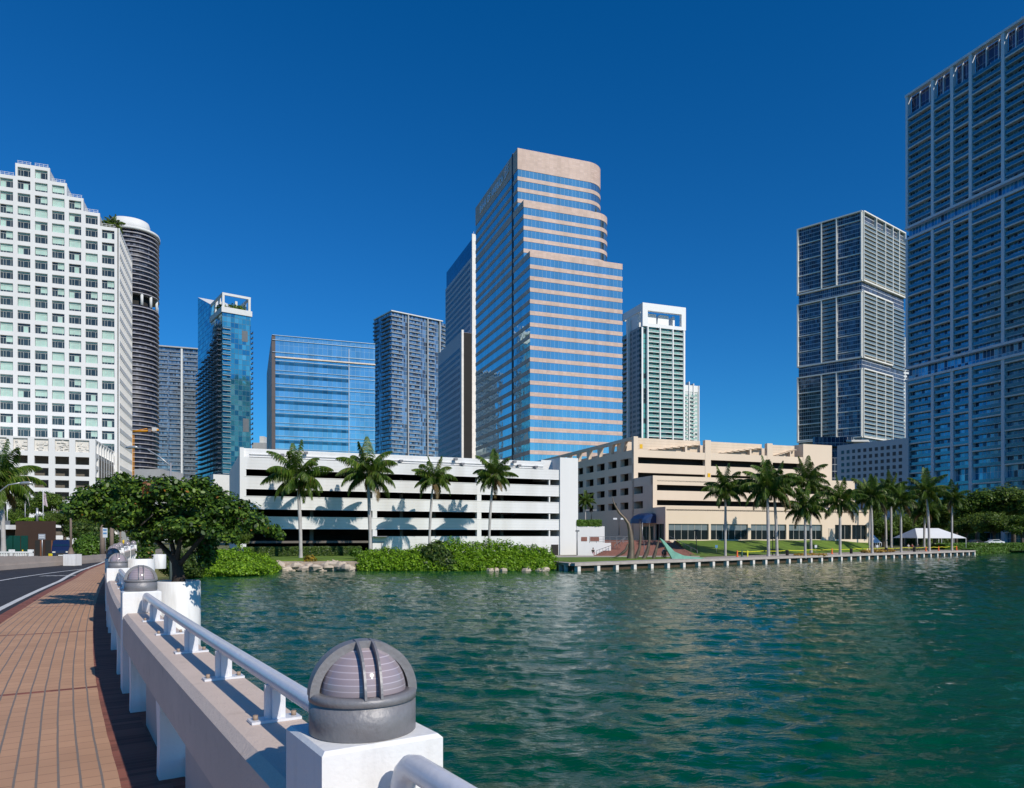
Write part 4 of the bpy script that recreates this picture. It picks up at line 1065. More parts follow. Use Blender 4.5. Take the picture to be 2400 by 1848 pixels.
# ============================================================ BEIGE GARAGE
def beige_garage():
    root = thing('beige_garage', 'stepped beige parking garage with restaurant windows and pergola roof', 'building', (A3[0], A3[1], BZ))
    zA, z2, z3 = ZP(1023, A0[1]), ZP(1115, A2[1]), ZP(1188, A3[1])
    wA = hit(A0, V, 1949); w2 = hit(A2, V, 2003); w3 = hit(A3, V, 2037); dep = 95
    back = go(A0, U, dep)
    pit = (z2 - z3) / 2 * 1.0
    pit = 3.42
    # cores (dark inside)
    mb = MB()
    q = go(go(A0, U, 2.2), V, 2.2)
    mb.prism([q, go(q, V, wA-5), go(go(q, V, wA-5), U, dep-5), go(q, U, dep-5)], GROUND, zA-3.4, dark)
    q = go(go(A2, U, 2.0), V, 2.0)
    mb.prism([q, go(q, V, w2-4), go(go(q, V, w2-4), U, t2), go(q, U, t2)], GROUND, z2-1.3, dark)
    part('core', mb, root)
    mb = MB()
    # floor decks
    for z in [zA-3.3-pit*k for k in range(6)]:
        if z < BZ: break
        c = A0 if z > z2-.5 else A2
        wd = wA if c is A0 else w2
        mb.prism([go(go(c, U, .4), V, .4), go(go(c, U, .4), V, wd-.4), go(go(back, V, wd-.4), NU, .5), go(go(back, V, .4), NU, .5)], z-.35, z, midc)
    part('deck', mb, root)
    # front bands: (corner, width, ztop, zbot)
    mb = MB()
    opA = [(zA-3.15-1.55, zA-3.15), ]                     # opening on block A front
    zo1t = ZP(1071, A0[1]); zo1b = ZP(1086, A0[1]); zo2t = ZP(1107.5, A0[1]); 
    mb.ob(A0, V, 0, wA-8, -.5, 0, zo1t, zA-3.0, beige)
    mb.ob(A0, V, 0, wA-8, -.5, 0, zo2t, zo1b, beige)
    mb.ob(A0, V, 0, wA-8, -.5, 0, GROUND, zo2t-1.5, beige)
    mb.ob(A0, V, wA-9, wA, -8, .1, GROUND, zA+.3, beige)
    part('upper_wall', mb, root)
    cA = [0] + [hit(A0, V, p) for p in (1660, 1805)]
    for i, c in enumerate(cA):
        mb = MB(); mb.ob(A0, V, c if i == 0 else c-.9, c+1.1 if i == 0 else c+.7, -.9, .06, GROUND, zA, beige); part('pier', mb, root)
    mb = MB(); ob1t = ZP(1136, A2[1]); ob1b = ZP(1149.5, A2[1]); ob2t = ZP(1172, A2[1]); ob2b = ZP(1184.5, A2[1])
    mb.ob(A2, V, 0, w2, -.5, 0, ob1t, z2, beige); mb.ob(A2, V, 0, w2, -.5, 0, ob2t, ob1b, beige); mb.ob(A2, V, 0, w2, -.5, 0, GROUND, ob2b, beige)
    mb.ob(A2, V, w2-8, w2-.01, -6, .04, GROUND, z2+.2, beige)
    mb.prism([go(A2, V, .3), go(A2, V, w2-.3), go(go(A2, V, w2-.3), U, t2), go(go(A2, V, .3), U, t2)], z2-1.2, z2-.95, midc)
    part('middle_wall', mb, root)
    for i, c in enumerate([0] + [hit(A2, V, p) for p in (1862, 1955)]):
        mb = MB(); mb.ob(A2, V, c if i == 0 else c-.5, c+1.0 if i == 0 else c+.5, -.9, .05, GROUND, z2+.01, beige); part('pier', mb, root)
    # left face (shared plane) with square openings
    mb = MB(); LB = back; Lw = dep
    rows = [(ZP(1071, A0[1])-.0, ZP(1086, A0[1]))]
    zt_l = [zA-3.0]; 
    ops = [(zA-4.75, zA-6.45), (zA-8.2, zA-9.9), (z2-2.0, z2-3.6), (z2-5.3, z2-6.9)]
    allz = [(zA-3.0, ops[0][0]), (ops[0][1], ops[1][0]), (ops[1][1], ops[2][0]), (ops[2][1], ops[3][0]), (ops[3][1], GROUND-1)]
    for k, (a, b) in enumerate(allz):
        ext = 0 if k < 2 else t2
        mb.ob(LB, NU, 0, Lw+ext-.52 if k else Lw-.52, -.5, -.01, b, a if not k == 2 else (ops[1][1]), beige)
    part('left_wall', mb, root)
    pool = Pool(root, 'left_pier'); pm = MB(); pm.ob((0, 0), NU, -1.2, 1.2, -1.1, .03, 0, 1, beige); 
    for k in range(18):
        u_ = dep + 5.0 - k*6.1
        for j, (a, b) in enumerate(ops):
            if j < 2 and k == 0: continue
            if j < 2 and k == 1: u_ = dep - 1.5
            if k == 17: u_ = (dep if j < 2 else dep + t2) - 1.5
            p2 = MB(); p2.ob((0, 0), NU, -.95, .95, -1.1, -.02, 0, a-b, beige)
            key = ('lp', j)
            if key not in _bc: _bc[key] = p2.mesh('left_pier')
            pool.add(_bc[key], (*go(LB, NU, u_), b), 0)
    pool.flush()
    # tier 2 top cap on the left
    mb = MB(); mb.ob(LB, NU, dep+.01, dep+t2-.52, -.5, 0, ops[2][0], z2, beige); part('left_parapet', mb, root)
    # roof pergola : solid sloping sun screen beams
    mb = MB()
    mb.ob(A0, V, 1.1, wA-9, -10, -7.5, zA-3.4, zA-.2, beige)
    part('roof_wall', mb, root)
    bw = panel('beige_boarding', [(1, (.77, .625, .475))], (.52, .41, .30), 500, .62, .01, .045, 20, rough=.8, metal=0, tilt=0)
    cs = [0] + cA[1:] + [wA-9]
    for i in range(3):
        a, b = cs[i]+(1.1 if i == 0 else .7), cs[i+1]-.9
        mb = MB(); mb.ob(A0, V, a, b, -2.4, -2.0, zA-3.2, zA, bw); part('roof_screen', mb, root)
        # stepped open ledges in front of the screen
        nst = 7
        for j in range(nst):
            x0 = a + (b-a)*(.22+.75*j/nst); x1 = a + (b-a)*(.22+.75*(j+1)/nst)
            mb = MB(); mb.ob(A0, V, x0, x1, -2.0, -.9, zA-2.75+.26*j, zA-2.62+.26*j, beige); part('roof_ledge', mb, root)
        mb = MB(); mb.ob(A0, V, b-(b-a)*.27, b-(b-a)*.24, -2.0, -.9, zA-3.0, zA-1.5, beige); part('roof_bracket', mb, root)
    # pergola along the left edge: beam on slanted posts
    mb = MB(); mb.ob(LB, NU, 0, Lw-1.0, -.9, -.02, zA-.75, zA, beige); part('pergola_beam', mb, root)
    for k in range(14):
        u_ = Lw - 6 - k*6.1; mb = MB(); n = (NU[1], -NU[0])
        def W3(a, o, z): p = go(go(LB, NU, a), n, o); return (p[0], p[1], z)
        vs = [W3(u_, -.9, zA-3.0), W3(u_+.9, -.9, zA-3.0), W3(u_+1.8, -.9, zA-.75), W3(u_-.2, -.9, zA-.75), W3(u_, -.1, zA-3.0), W3(u_+.9, -.1, zA-3.0), W3(u_+1.8, -.1, zA-.75), W3(u_-.2, -.1, zA-.75)]
        mb.raw(vs, [(3, 2, 1, 0), (4, 5, 6, 7), (0, 1, 5, 4), (1, 2, 6, 5), (2, 3, 7, 6), (3, 0, 4, 7)], beige); part('pergola_post', mb, root)
    mb = MB(); mb.ob(LB, NU, 0, Lw-4, -7, -6.6, zA-3.2, zA-.9, bw); part('roof_screen', mb, root)
    # ground storey (restaurant)
    mb = MB(); wt_ = ZP(1228, A3[1]); wb_ = ZP(1265.5, A3[1])
    mb.ob(A3, V, 0, w3, -.6, 0, wt_, z3, beige); mb.ob(A3, V, 0, w3, -.6, .02, GROUND, wb_, beige)
    mb.prism([go(A3, V, .2), go(A3, V, w3-.2), go(go(A3, V, w3-.2), U, t3-t2), go(go(A3, V, .2), U, t3-t2)], z3-.8, z3-.5, midc)
    edges = [hit(A3, V, p) for p in (1567, 1661, 1666, 1753, 1760, 1843, 1849, 1927, 1957, 1995, 1997, 2032)]
    solid = [(0, edges[0]), (edges[1], edges[2]), (edges[3], edges[4]), (edges[5], edges[6]), (edges[7], edges[8]), (edges[9], edges[10]), (edges[11], w3)]
    for a, b in solid: mb.ob(A3, V, a, b, -.6, .01, wb_, wt_, beige)
    mb.ob(A3, V, 0, w3, -.75, -.65, GROUND, z3-.6, beige) if False else None
    part('restaurant_wall', mb, root)
    gdk = M('restaurant_glass', (.012, .016, .018), .2, spec=.12, var=.3); gtp = M('restaurant_blind', (.17, .2, .21), .3, spec=.7); mull = M('window_mullion', (.5, .47, .42), .5)
    for a, b, n in ((edges[0], edges[1], 6), (edges[2], edges[3], 6), (edges[4], edges[5], 6), (edges[6], edges[7], 6), (edges[8], edges[9], 3), (edges[10], edges[11], 3)):
        st = (b-a)/n
        for k in range(n):
            mb = MB(); u0 = a+k*st; mb.ob(A3, V, u0+.05, u0+st-.05, -.45, -.38, wb_, wt_, gdk)
            if b < edges[7]+.1: mb.ob(A3, V, u0+.05, u0+st-.05, -.375, -.35, wb_+(wt_-wb_)*.6, wt_, gtp)
            mb.ob(A3, V, u0-.05, u0+.03, -.45, -.3, wb_, wt_, mull); part('window', mb, root)
    mb = MB(); dk = edges[7]+1; mb.ob(A3, V, dk+.8, dk+2.5, .01, .06, wb_, wb_+2.4, M('beige_door', (.6, .5, .38), .6)); mb.ob(A3, V, dk+.7, dk+2.6, .01, .09, wb_+2.4, wb_+2.5, mull); part('door', mb, root)
    # left return of the ground storey with doors
    L3 = go(A3, U, t3+40); mb = MB(); W3_ = t3+40
    mb.ob(L3, NU, 0, W3_-.62, -.5, .0, ZP(1228, A3[1])+.1, z3, beige) if False else None
    mb.ob(go(A3, U, t3-t2), NU, 0, t3-t2-.01, -.6, .04, wt_, z3, beige)
    mb.ob(go(A3, U, t3-t2), NU, 0, .8, -.6, .05, GROUND, wt_, beige); mb.ob(go(A3, U, t3-t2), NU, t3-t2-.6, t3-t2-.02, -.6, .05, GROUND, wt_, beige)
    part('return_wall', mb, root)
    for k in range(3):
        w_ = (t3-t2-1.6)/3; mb = MB(); mb.ob(go(A3, U, t3-t2), NU, .85+k*w_, .85+(k+.92)*w_, -.5, -.4, BZ-.1, wt_, gdk); mb.ob(go(A3, U, t3-t2), NU, .85+(k+.92)*w_, .85+(k+1)*w_, -.5, -.35, BZ-.1, wt_, mull); part('entrance_door', mb, root)
    # entrance under the awning, at the foot of the left wall
    e = go(A3, U, t3-t2+1.2)
    mb = MB(); e = go(A3, U, hit(A3, U, 1521)-6)
    mb.ob(e, NU, -9, -3.2, 1.3-1.3, .12, BZ-.1, BZ+3.2, M('cream_frame', (.6, .5, .36), .6)); mb.ob(e, NU, -8.4, -3.8, .12, .16, BZ, BZ+2.9, gdk)
    for k in range(4): mb.ob(e, NU, -8.4+k*1.5, -8.3+k*1.5, .16, .2, BZ, BZ+2.9, mull)
    part('entrance', mb, root)
    mb = MB(); nv = M('navy_awning', (.012, .035, .11), .35, var=.2, spec=.6); cx = go(A3, U, hit(A3, U, 1521)); n = (NU[1], -NU[0])
    # quarter-barrel awning: profile out/height swept along the wall
    prof = [(0, 2.2), (1.4, 2.15), (2.6, 1.7), (3.3, .9), (3.5, 0), (3.35, -.02), (0, -.02)]
    secs = []
    for f, s_ in ((-3.1, .72), (-2.6, .92), (-1.5, 1), (0, 1.0), (1.5, 1), (2.6, .92), (3.1, .72)):
        secs.append([(*go(go(cx, NU, f), n, .05+o*s_), BZ+3.6+z*s_) for o, z in prof])
    vs = [p for s_ in secs for p in s_]; np_ = len(prof)
    fs = [(i*np_+j, i*np_+(j+1) % np_, (i+1)*np_+(j+1) % np_, (i+1)*np_+j) for i in range(len(secs)-1) for j in range(np_)]
    fs += [tuple(range(np_))[::-1], tuple((len(secs)-1)*np_+j for j in range(np_))]
    mb.raw(vs, fs, nv, False)
    part('awning', mb, root)
    mb = MB()
    for f in (-2.7, 2.7): p = go(go(cx, NU, f), n, 3.2); mb.tube([(*p, BZ-.4), (*p, BZ+3.7)], .06, silver, 6)
    part('awning_post', mb, root)
    # yellow markers on the walls
    for (px, py, c, dd) in ((1661, 1115, A0, .1), (1502, 1047, A0, .1)):
        mb = MB(); u_ = hit(c, V, px); z = ZP(py, go(c, V, u_)[1]); mb.ob(c, V, u_-.35, u_+.35, dd-.04, dd+.08, z-.5, z+.5, M('yellow_sign', (.8, .45, .01), .5)); part('wall_marker', mb, root)
    return back
beige_garage()

# stairs
def stairs():
    root = thing('brick_stairs', 'wide red brick stairs climbing to the restaurant entrance below the blue awning', 'stairs', (XP(1500, 126), 126, GROUND))
    br = M('red_brick', (.24, .11, .085), .85, var=.2, vscale=2); nz = 15
    mb = MB()
    b0, b1 = P2(1392, 126.5), P2(1632, 129); t0, t1 = P2(1462, 145), P2(1566, 146)
    bz = GROUND+.06; tz = BZ-.1
    for i in range(nz):
        f = i/nz; g = (i+1)/nz
        a = (b0[0]+(t0[0]-b0[0])*f, b0[1]+(t0[1]-b0[1])*f); b = (b1[0]+(t1[0]-b1[0])*f, b1[1]+(t1[1]-b1[1])*f)
        mb.prism([a, b, (t1[0], t1[1]+6), (t0[0], t0[1]+6)], bz+(tz-bz)*f - (.0 if i else .3), bz+(tz-bz)*g, br)
    part('steps', mb, root)
    mb = MB(); mb.prism([(t0[0]-11, t0[1]+1), (t1[0]+.5, t1[1]+.5), go(A3, U, .1), go(A3, U, 30), (t0[0]-14, t0[1]+12)], GROUND, tz-.01, br); part('landing', mb, root)
    for (a, za, b, zb) in ((P2(1398, 126), bz, P2(1434, 131), bz+.9), (P2(1441, 132), bz+.95, P2(1470, 141), tz), (P2(1634, 128.5), bz, P2(1568, 145), tz), (P2(1511, 127), bz, P2(1508, 144), tz)):
        mb = MB(); n = 5
        mb.tube([(*a, za+.1), (*a, za+.95), (*b, zb+.95), (*b, zb+.1)], .045, greym, 6)
        for k in range(1, n): p = (a[0]+(b[0]-a[0])*k/n, a[1]+(b[1]-a[1])*k/n); z = za+(zb-za)*k/n; mb.tube([(*p, z), (*p, z+.95)], .03, greym, 6)
        part('handrail', mb, root)
    # white retaining wall and planter left of the stairs
    wall = thing('retaining_wall', 'low white retaining wall with hedge between the white garage and the stairs', 'wall', (XP(1400, 132), 132, GROUND))
    mb = MB(); a = P2(1352, 131); d = dirs(6)[0]
    mb.ob(a, d, 0, hit(a, d, 1432), -.5, 0, GROUND, ZP(1273, 131), white)
    q = P2(1352, 137); mb.ob(q, d, 0, hit(q, d, 1417), -.6, 0, GROUND, ZP(1234, 137), white)
    part('white_wall', mb, wall)
    mb = MB()
    for k, (x0, x1) in enumerate(((1362, 1376), (1383, 1404))):
        u0, u1 = hit(a, d, x0), hit(a, d, x1); mb.ob(a, d, u0, u1, .0, .05, ZP(1269, 131), ZP(1259, 131), br)
    z0 = ZP(1273, 131); mb.ob(a, d, 0, hit(a, d, 1380), -.4, 0, z0, ZP(1262, 131), white)
    part('brick_inset', mb, wall)
    mb = MB(); L_ = hit(a, d, 1478)
    for zz in (0, .45, .9): mb.ob(a, d, hit(a, d, 1382), L_, -.3, -.26, z0+.2+zz, z0+.25+zz, greym)
    for k in range(7): u_ = hit(a, d, 1382)+k*(L_-hit(a, d, 1382))/6; mb.ob(a, d, u_, u_+.06, -.3, -.24, z0, z0+1.15, greym)
    part('railing', mb, wall)
    hedge('trimmed_hedge', 'bright trimmed box hedge above the low white wall beside the garage', q, d, hit(q, d, 1410), 1.5, ZP(1234, 137), ZP(1220, 137), 3500, lf_hedge, 31)
stairs()

# ============================================================ WHITE GARAGE
GL = P2(562, 113.5); GR = P2(1353, 137.5); gw = math.dist(GL, GR); GD = ((GR[0]-GL[0])/gw, (GR[1]-GL[1])/gw)
def white_garage():
    root = thing('white_garage', 'long white open-sided parking garage behind four royal palms', 'building', (GL[0], GL[1], GROUND))
    gwm = panel('board_white', [(1, (.76, .755, .75))], (.60, .595, .59), 900, .52, .01, .03, math.degrees(rz(GD)), rough=.7, metal=0, tilt=0)
    u_ = lambda px: hit(GL, GD, px)
    ur = u_(1311); zt = 15.45; dep = 34
    ops = [(12.1, 11.05), (9.0, 7.93), (5.85, 4.73), (2.75, 1.6)]
    # floors & back
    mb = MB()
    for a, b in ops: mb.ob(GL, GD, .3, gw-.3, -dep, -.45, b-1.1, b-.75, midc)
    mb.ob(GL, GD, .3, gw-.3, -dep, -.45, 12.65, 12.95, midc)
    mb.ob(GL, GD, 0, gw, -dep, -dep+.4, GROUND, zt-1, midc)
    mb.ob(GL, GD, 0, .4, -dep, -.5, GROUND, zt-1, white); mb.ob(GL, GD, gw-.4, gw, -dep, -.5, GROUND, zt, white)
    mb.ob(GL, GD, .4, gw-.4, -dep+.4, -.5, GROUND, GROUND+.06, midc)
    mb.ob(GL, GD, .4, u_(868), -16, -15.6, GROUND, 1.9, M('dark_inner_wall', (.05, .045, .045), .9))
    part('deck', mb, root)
    zz = [(zt-2.2, 12.1), (11.05, 9.0), (7.93, 5.85), (4.73, 2.75)]
    for k, (a, b) in enumerate(zz):
        mb = MB(); mb.ob(GL, GD, 0, ur, -.4, 0, b, a if k else zt-1.5, gwm); part('spandrel', mb, root)
        mb = MB(); mb.ob(GL, GD, .7, ur, -.4, .05, b, b+.04, white); mb.ob(GL, GD, .7, ur, -.55, .06, (a if k else zt)-.12, a if k else zt, white) if k else None
        part('ledge', mb, root)
    mb = MB(); mb.ob(GL, GD, 0, u_(1280), -1.2, -.8, zt-1.5, zt, gwm)
    for k, (z_) in enumerate((zt-1.35, zt-.95)): mb.ob(GL, GD, 1.5, u_(1278), -.8, -.55, z_, z_+.10, white)
    mb.ob(GL, GD, 0, .6, -.8, -.0, zt-1.5, zt, white)
    part('roof_parapet', mb, root)
    mb = MB(); mb.ob(GL, GD, u_(875), ur, -.4, 0, GROUND+.0, 1.6, gwm); part('ground_wall', mb, root)
    def pier(p0, p1, lo=GROUND): 
        mb = MB(); mb.ob(GL, GD, u_(p0), u_(p1), -.9, .02, lo, zt-1.5, white); part('pier', mb, root)
    mb = MB(); mb.ob(GL, GD, 0, u_(577), -.9, .02, GROUND, zt-1.4, white); part('pier', mb, root)
    pier(873, 883.5); pier(1118, 1128)
    mb = MB(); mb.ob(GL, GD, u_(1287), u_(1290), -.6, -.1, 1.6, 12.1, white); part('pier', mb, root)
    for k, px in enumerate((1040, 1205, 960, 740)):
        mb = MB(); mb.ob(GL, GD, u_(px), u_(px)+.6, -7, -6.4, GROUND, 12, M('column_concrete', (.3, .28, .26), .8)); part('inner_column', mb, root)
    zr = ZP(1075, 137.5)
    mb = MB(); mb.ob(GL, GD, ur, gw, -8, .3, GROUND, zr, white); part('stair_tower', mb, root)
    mb = MB(); mb.ob(GL, GD, u_(1285), ur, -7, -3, 12, zr-.25, white); part('roof_hut', mb, root)
    mb = MB(); mb.ob(GL, GD, u_(1291.5), u_(1308.5), -.2, .03, GROUND, 0.05, dark); part('door_opening', mb, root)
    dk = M('fixture_grey', (.2, .2, .22), .5)
    for px, py in ((662, 1067), (717, 1062), (940, 1081), (1068, 1077), (1084, 1088), (1206, 1083), (1217, 1092), (1256, 1095)):
        D = go(GL, GD, u_(px))[1]; z = ZP(py, D); mb = MB(); mb.ob(GL, GD, u_(px)-.28, u_(px)+.28, -.5 if z > zt-1.5 else .01, .35, z-.16, z+.2, dk); part('floodlight', mb, root)
    mb = MB(); mb.ob(GL, GD, u_(874), u_(906), .02, 1.4, 1.5, 1.62, dk); part('canopy', mb, root)
    mb = MB(); mb.ob(GL, GD, u_(872), u_(900), .03, .1, .6, .66, dk); mb.ob(GL, GD, u_(893.5), u_(894.5), .03, .1, GROUND, .6, dk); part('door_frame', mb, root)
    # hedge in front of dark ground floor
    q = go(GL, (GD[1], -GD[0]), 1.5)
    hedge('long_hedge', 'dark clipped hedge in front of the garage ground floor', go(q, GD, .5), GD, u_(850)-1, 1.2, -1.6, ZP(1284, 114), 9000, lf_dark, 33)
    # a few parked cars glimpsed inside
    for k, px in enumerate((905, 1035, 1180)):
        q = go(go(GL, GD, u_(px)), (GD[1], -GD[0]), -3)
white_garage()

# ============================================================ SHORE: rocks
def rocks():
    rg = random.Random(5); st = M('limestone', (.52, .43, .34), .9, var=.25, vscale=1.5, bump=.6, bscale=5)
    for k in range(30):
        px = 652 + k*7.4 + rg.uniform(-2, 2) if k < 24 else [1150, 1163, 1235, 1262, 1275, 1180][k-24]
        D = (95 + rg.uniform(-.9, 1.0)) if k < 24 else 94.6
        r = rg.uniform(.5, .95) if k < 24 else rg.uniform(.4, .7); mb = MB()
        n1, n2 = 7, 5; vs = []; c = (XP(px, D), D, WATER + rg.uniform(.05, .75) if k < 24 else WATER+.15)
        for i in range(n2+1):
            th = math.pi*i/n2
            for j in range(n1):
                ph = 2*math.pi*j/n1; q = r*rg.uniform(.75, 1.15)
                vs.append((c[0]+q*1.3*math.sin(th)*math.cos(ph), c[1]+q*math.sin(th)*math.sin(ph), c[2]+q*.75*math.cos(th)))
        fs = [(i*n1+j, i*n1+(j+1) % n1, (i+1)*n1+(j+1) % n1, (i+1)*n1+j) for i in range(n2) for j in range(n1)]
        mb.raw(vs, [f[::-1] for f in fs], st)
        solo('shore_rock', mb, 'pale limestone boulder in the rubble bank, %s from the left' % ['first','second','third','fourth','fifth','sixth','seventh','eighth','ninth','tenth','eleventh','twelfth','thirteenth','fourteenth','fifteenth','sixteenth','seventeenth','eighteenth','nineteenth','twentieth','fourth last','third last','second last','very last'][k] if k < 24 else ['flat pale slab at the foot of the long thicket', 'pale boulder beside the slab at the thicket foot', 'pale boulder right of centre at the thicket foot', 'cream boulder near the right end of the thicket', 'last cream boulder next to the seawall corner', 'small boulder half hidden under the thicket'][k-24], 'rock', c, 'limestone boulders of the rubble bank' if k < 24 else None)
    mb = MB(); mb.prism([P2(642, 95.8), P2(845, 96.6), P2(845, 101), P2(642, 100)], WATER-.5, -1.75, M('bank_stone', (.42, .34, .26), .9, var=.3, vscale=2, bump=.6, bscale=4)); struct('rock_bank', mb)
rocks()

# ============================================================ SCULPTURE
def sculpture():
    br = M('bronze_patina', (.16, .125, .09), .5, metal=.45, var=.35, vscale=1.2); gp = M('verdigris', (.22, .48, .36), .6, metal=.1, var=.2, vscale=1)
    root = thing('horn_sculpture', 'bronze sculpture of rising curved horns with a green patina fin on the corner lawn', 'sculpture', (XP(1500, 112), 112, GROUND))
    D = 112
    def P(px, py, dd=0): return (XP(px, D), D+dd, ZP(py, D))
    def sweep(pts, wid, mat, thick=.5):
        mb = MB(); n = len(pts); vs = []
        for (px, py), w_ in zip(pts, wid):
            s = D/F; x, y, z = P(px, py); hw = w_*s/2
            for a in range(8):
                t = a*math.pi/4; vs.append((x+hw*math.cos(t), y+hw*thick*math.sin(t)*1.6, z))
        fs = [(i*8+j, i*8+(j+1) % 8, (i+1)*8+(j+1) % 8, (i+1)*8+j) for i in range(n-1) for j in range(8)]
        mb.raw(vs, fs, mat, True); return mb
    part('tall_horn', sweep([(1478, 1312), (1479, 1300), (1480, 1285), (1479, 1265), (1477, 1245), (1473, 1228), (1464, 1215), (1452, 1203), (1443, 1188), (1437, 1175), (1434, 1163)],
                            [22, 17, 14, 13, 11, 9, 8, 7, 5, 2.5, .5], br), root)
    part('spreading_foot', sweep([(1425, 1310), (1445, 1305), (1458, 1298), (1468, 1288), (1472, 1275)], [3, 8, 12, 8, 4], br), root)
    part('curved_rib', sweep([(1489, 1309), (1494, 1300), (1499, 1285), (1501, 1265), (1501, 1240), (1500, 1222)], [12, 10, 7, 6, 4, .5], br), root)
    part('curved_rib', sweep([(1508, 1311), (1514, 1300), (1519, 1285), (1522, 1265), (1522, 1240), (1521, 1222)], [13, 11, 8, 6, 4, .5], br), root)
    part('curved_rib', sweep([(1531, 1311), (1535, 1298), (1540, 1280), (1544, 1266), (1546, 1262)], [10, 9, 6, 4, 3], br), root)
    # green fin: triangular curved sheet with thickness
    out = [(1545, 1261), (1556, 1268), (1566, 1279), (1580, 1293), (1600, 1302), (1625, 1306), (1650, 1308), (1640, 1311), (1600, 1312), (1575, 1311), (1568, 1298), (1558, 1280)]
    mb = MB(); vs = [P(a, b, -.35) for a, b in out] + [P(a, b, .5) for a, b in out]; n = len(out)
    mb.raw(vs, [tuple(range(n)), tuple(range(n, 2*n))[::-1]] + [(k, n+k, n+(k+1) % n, (k+1) % n) for k in range(n)], gp); part('green_fin', mb, root)
sculpture()

# ============================================================ LEFT AND RIGHT TREES
def tree_mesh(seed, n=2600, size=.34, mat=None, lobes=11):
    rg = random.Random(seed); cl = []
    for k in range(lobes):
        a = k*2.4; r = rg.uniform(.15, .72); z = rg.uniform(-.35, .5)*(1-r*.4); s = rg.uniform(.28, .44)
        cl.append((r*math.cos(a), r*math.sin(a), z, s, s, s*.75))
    cl.append((0, 0, .15, .5, .5, .4))
    return leafcloud('crown', cl, n, size, mat, seed, 4, .4, .3)
TM = [tree_mesh(s, 12000, .038, m, 16).mesh('crown') for s, m in ((1, lf_tree), (2, lf_tree2), (3, lf_tree), (4, lf_tree2))]
def tree(px, py, rpx, ybase, D, label, i, group, cat='tree', sq=.8, zb=None):
    s = D/F; x = XP(px, D); z = ZP(py, D); r = rpx*s; zb = ZP(ybase, D) if zb is None else zb
    root = thing('shade_tree', label, cat, (x, D, zb), group); mb = MB(); rg = random.Random(i)
    top = z - r*.2
    mb.tube([(x, D, zb-.2), (x+.1, D, zb+(top-zb)*.5), (x, D, top)], [.06*r+.12, .05*r+.09, .05*r], bark, 8)
    for k in range(5):
        a = k*1.26+i; e = (x+math.cos(a)*r*.55, D+math.sin(a)*r*.55, z+r*.15*rg.uniform(-1, 1.5)); m = (x+math.cos(a)*r*.2, D+math.sin(a)*r*.2, top+r*.05)
        mb.tube([(x, D, zb+(top-zb)*.6), m, e], [.04*r+.05, .03*r, .01*r], bark, 6)
    part('trunk', mb, root)
    c = place('crown', TM[i % 4], root, (x, D, z), i*1.3); c.scale = (r, r, r*sq*rg.uniform(1.0, 1.2))
    return root
RT = [(2290, 1190, 70, 1290, 230), (2375, 1188, 76, 1285, 225), (2430, 1195, 60, 1285, 215), (2240, 1200, 60, 1288, 250), (2190, 1222, 50, 1286, 255), (2120, 1235, 45, 1284, 240),
      (2070, 1240, 40, 1284, 230), (2330, 1225, 52, 1285, 205), (2395, 1235, 45, 1284, 200), (2150, 1228, 48, 1288, 262), (2050, 1205, 36, 1284, 245), (2265, 1232, 40, 1286, 215), (2020, 1160, 16, 1284, 235)]
rl_ = ['broad shade tree behind the hedge, left of the parked white car', 'large shade tree above the parked white car', 'shade tree at the right edge of the view', 'dark tree behind the right end of the marquee', 'tree behind the middle of the marquee',
       'dense tree behind the far slim palms', 'low tree right of the beige corner', 'lower dark tree over the parked dark car', 'low tree at the right edge over the hedge', 'far tree above the left end of the marquee', 'tree top showing right over the beige roof', 'small dark tree beside the right marquee pole', 'little round tree top above the beige garage roof']
for i, (a, b, c, d, e) in enumerate(RT): tree(a, b, c, d, e, rl_[i], i, 'shade trees at the right shore', zb=GROUND)
LT = [(60, 1190, 40, 110), (115, 1180, 44, 105), (150, 1215, 40, 95), (200, 1235, 34, 100), (250, 1225, 40, 105), (30, 1215, 36, 100), (215, 1200, 40, 120), (300, 1230, 44, 110), (105, 1225, 30, 90), (330, 1255, 30, 88), (560, 1262, 30, 104)]
ll_ = ['olive tree behind the left flagpole', 'olive tree between the flagpole and the sea grape crown', 'bushy tree above the blue van', 'slim trees right of the brown lamp pole', 'shady tree behind the brown poles', 'tree behind the left edge palm trunk', 'tall tree between podium and sea grape', 'tree hidden low behind the sea grape crown', 'light bush behind the brown kiosk roof', 'small tree beneath the sea grape crown', 'dark tree left of the garage corner']
for i, (a, b, c, e) in enumerate(LT): tree(a, b, c, 1300, e, ll_[i], i+1, 'trees on the left bank', zb=PLAT if i < 10 else -1.6)
hedge('understory_hedge', 'dark leafy undergrowth behind the marquee and the parked cars', P2(2060, 262), dirs(8)[0], 150, 3, GROUND, ZP(1232, 262), 9000, lf_dark, 36, .5)
hedge('shoreline_shrub', 'low green shrubs sloping to the water past the end of the seawall', (111.4, 175.6), (.735, .678), 50, 3, WATER-.1, GROUND+.35, 9000, lf_hedge, 37, .22)
for k, (px, dd) in enumerate(((2300, .2), (2345, .6), (2378, 1.0))):
    D = 186 + k*9; st = M('limestone', (.52, .43, .34), .9); mb = MB(); x = XP(px, D)
    mb.lathe([(0, -.5), (1.0, -.4), (1.3, 0), (.9, .4), (.3, .62), (0, .66)], (x, D, WATER+.15), st, 7, False); solo('shore_rock', mb, ['pale rock at the waterline just past the seawall end', 'pale rock at the waterline below the parked white car', 'pale rock at the waterline near the right edge'][k], 'rock', (x, D, WATER))
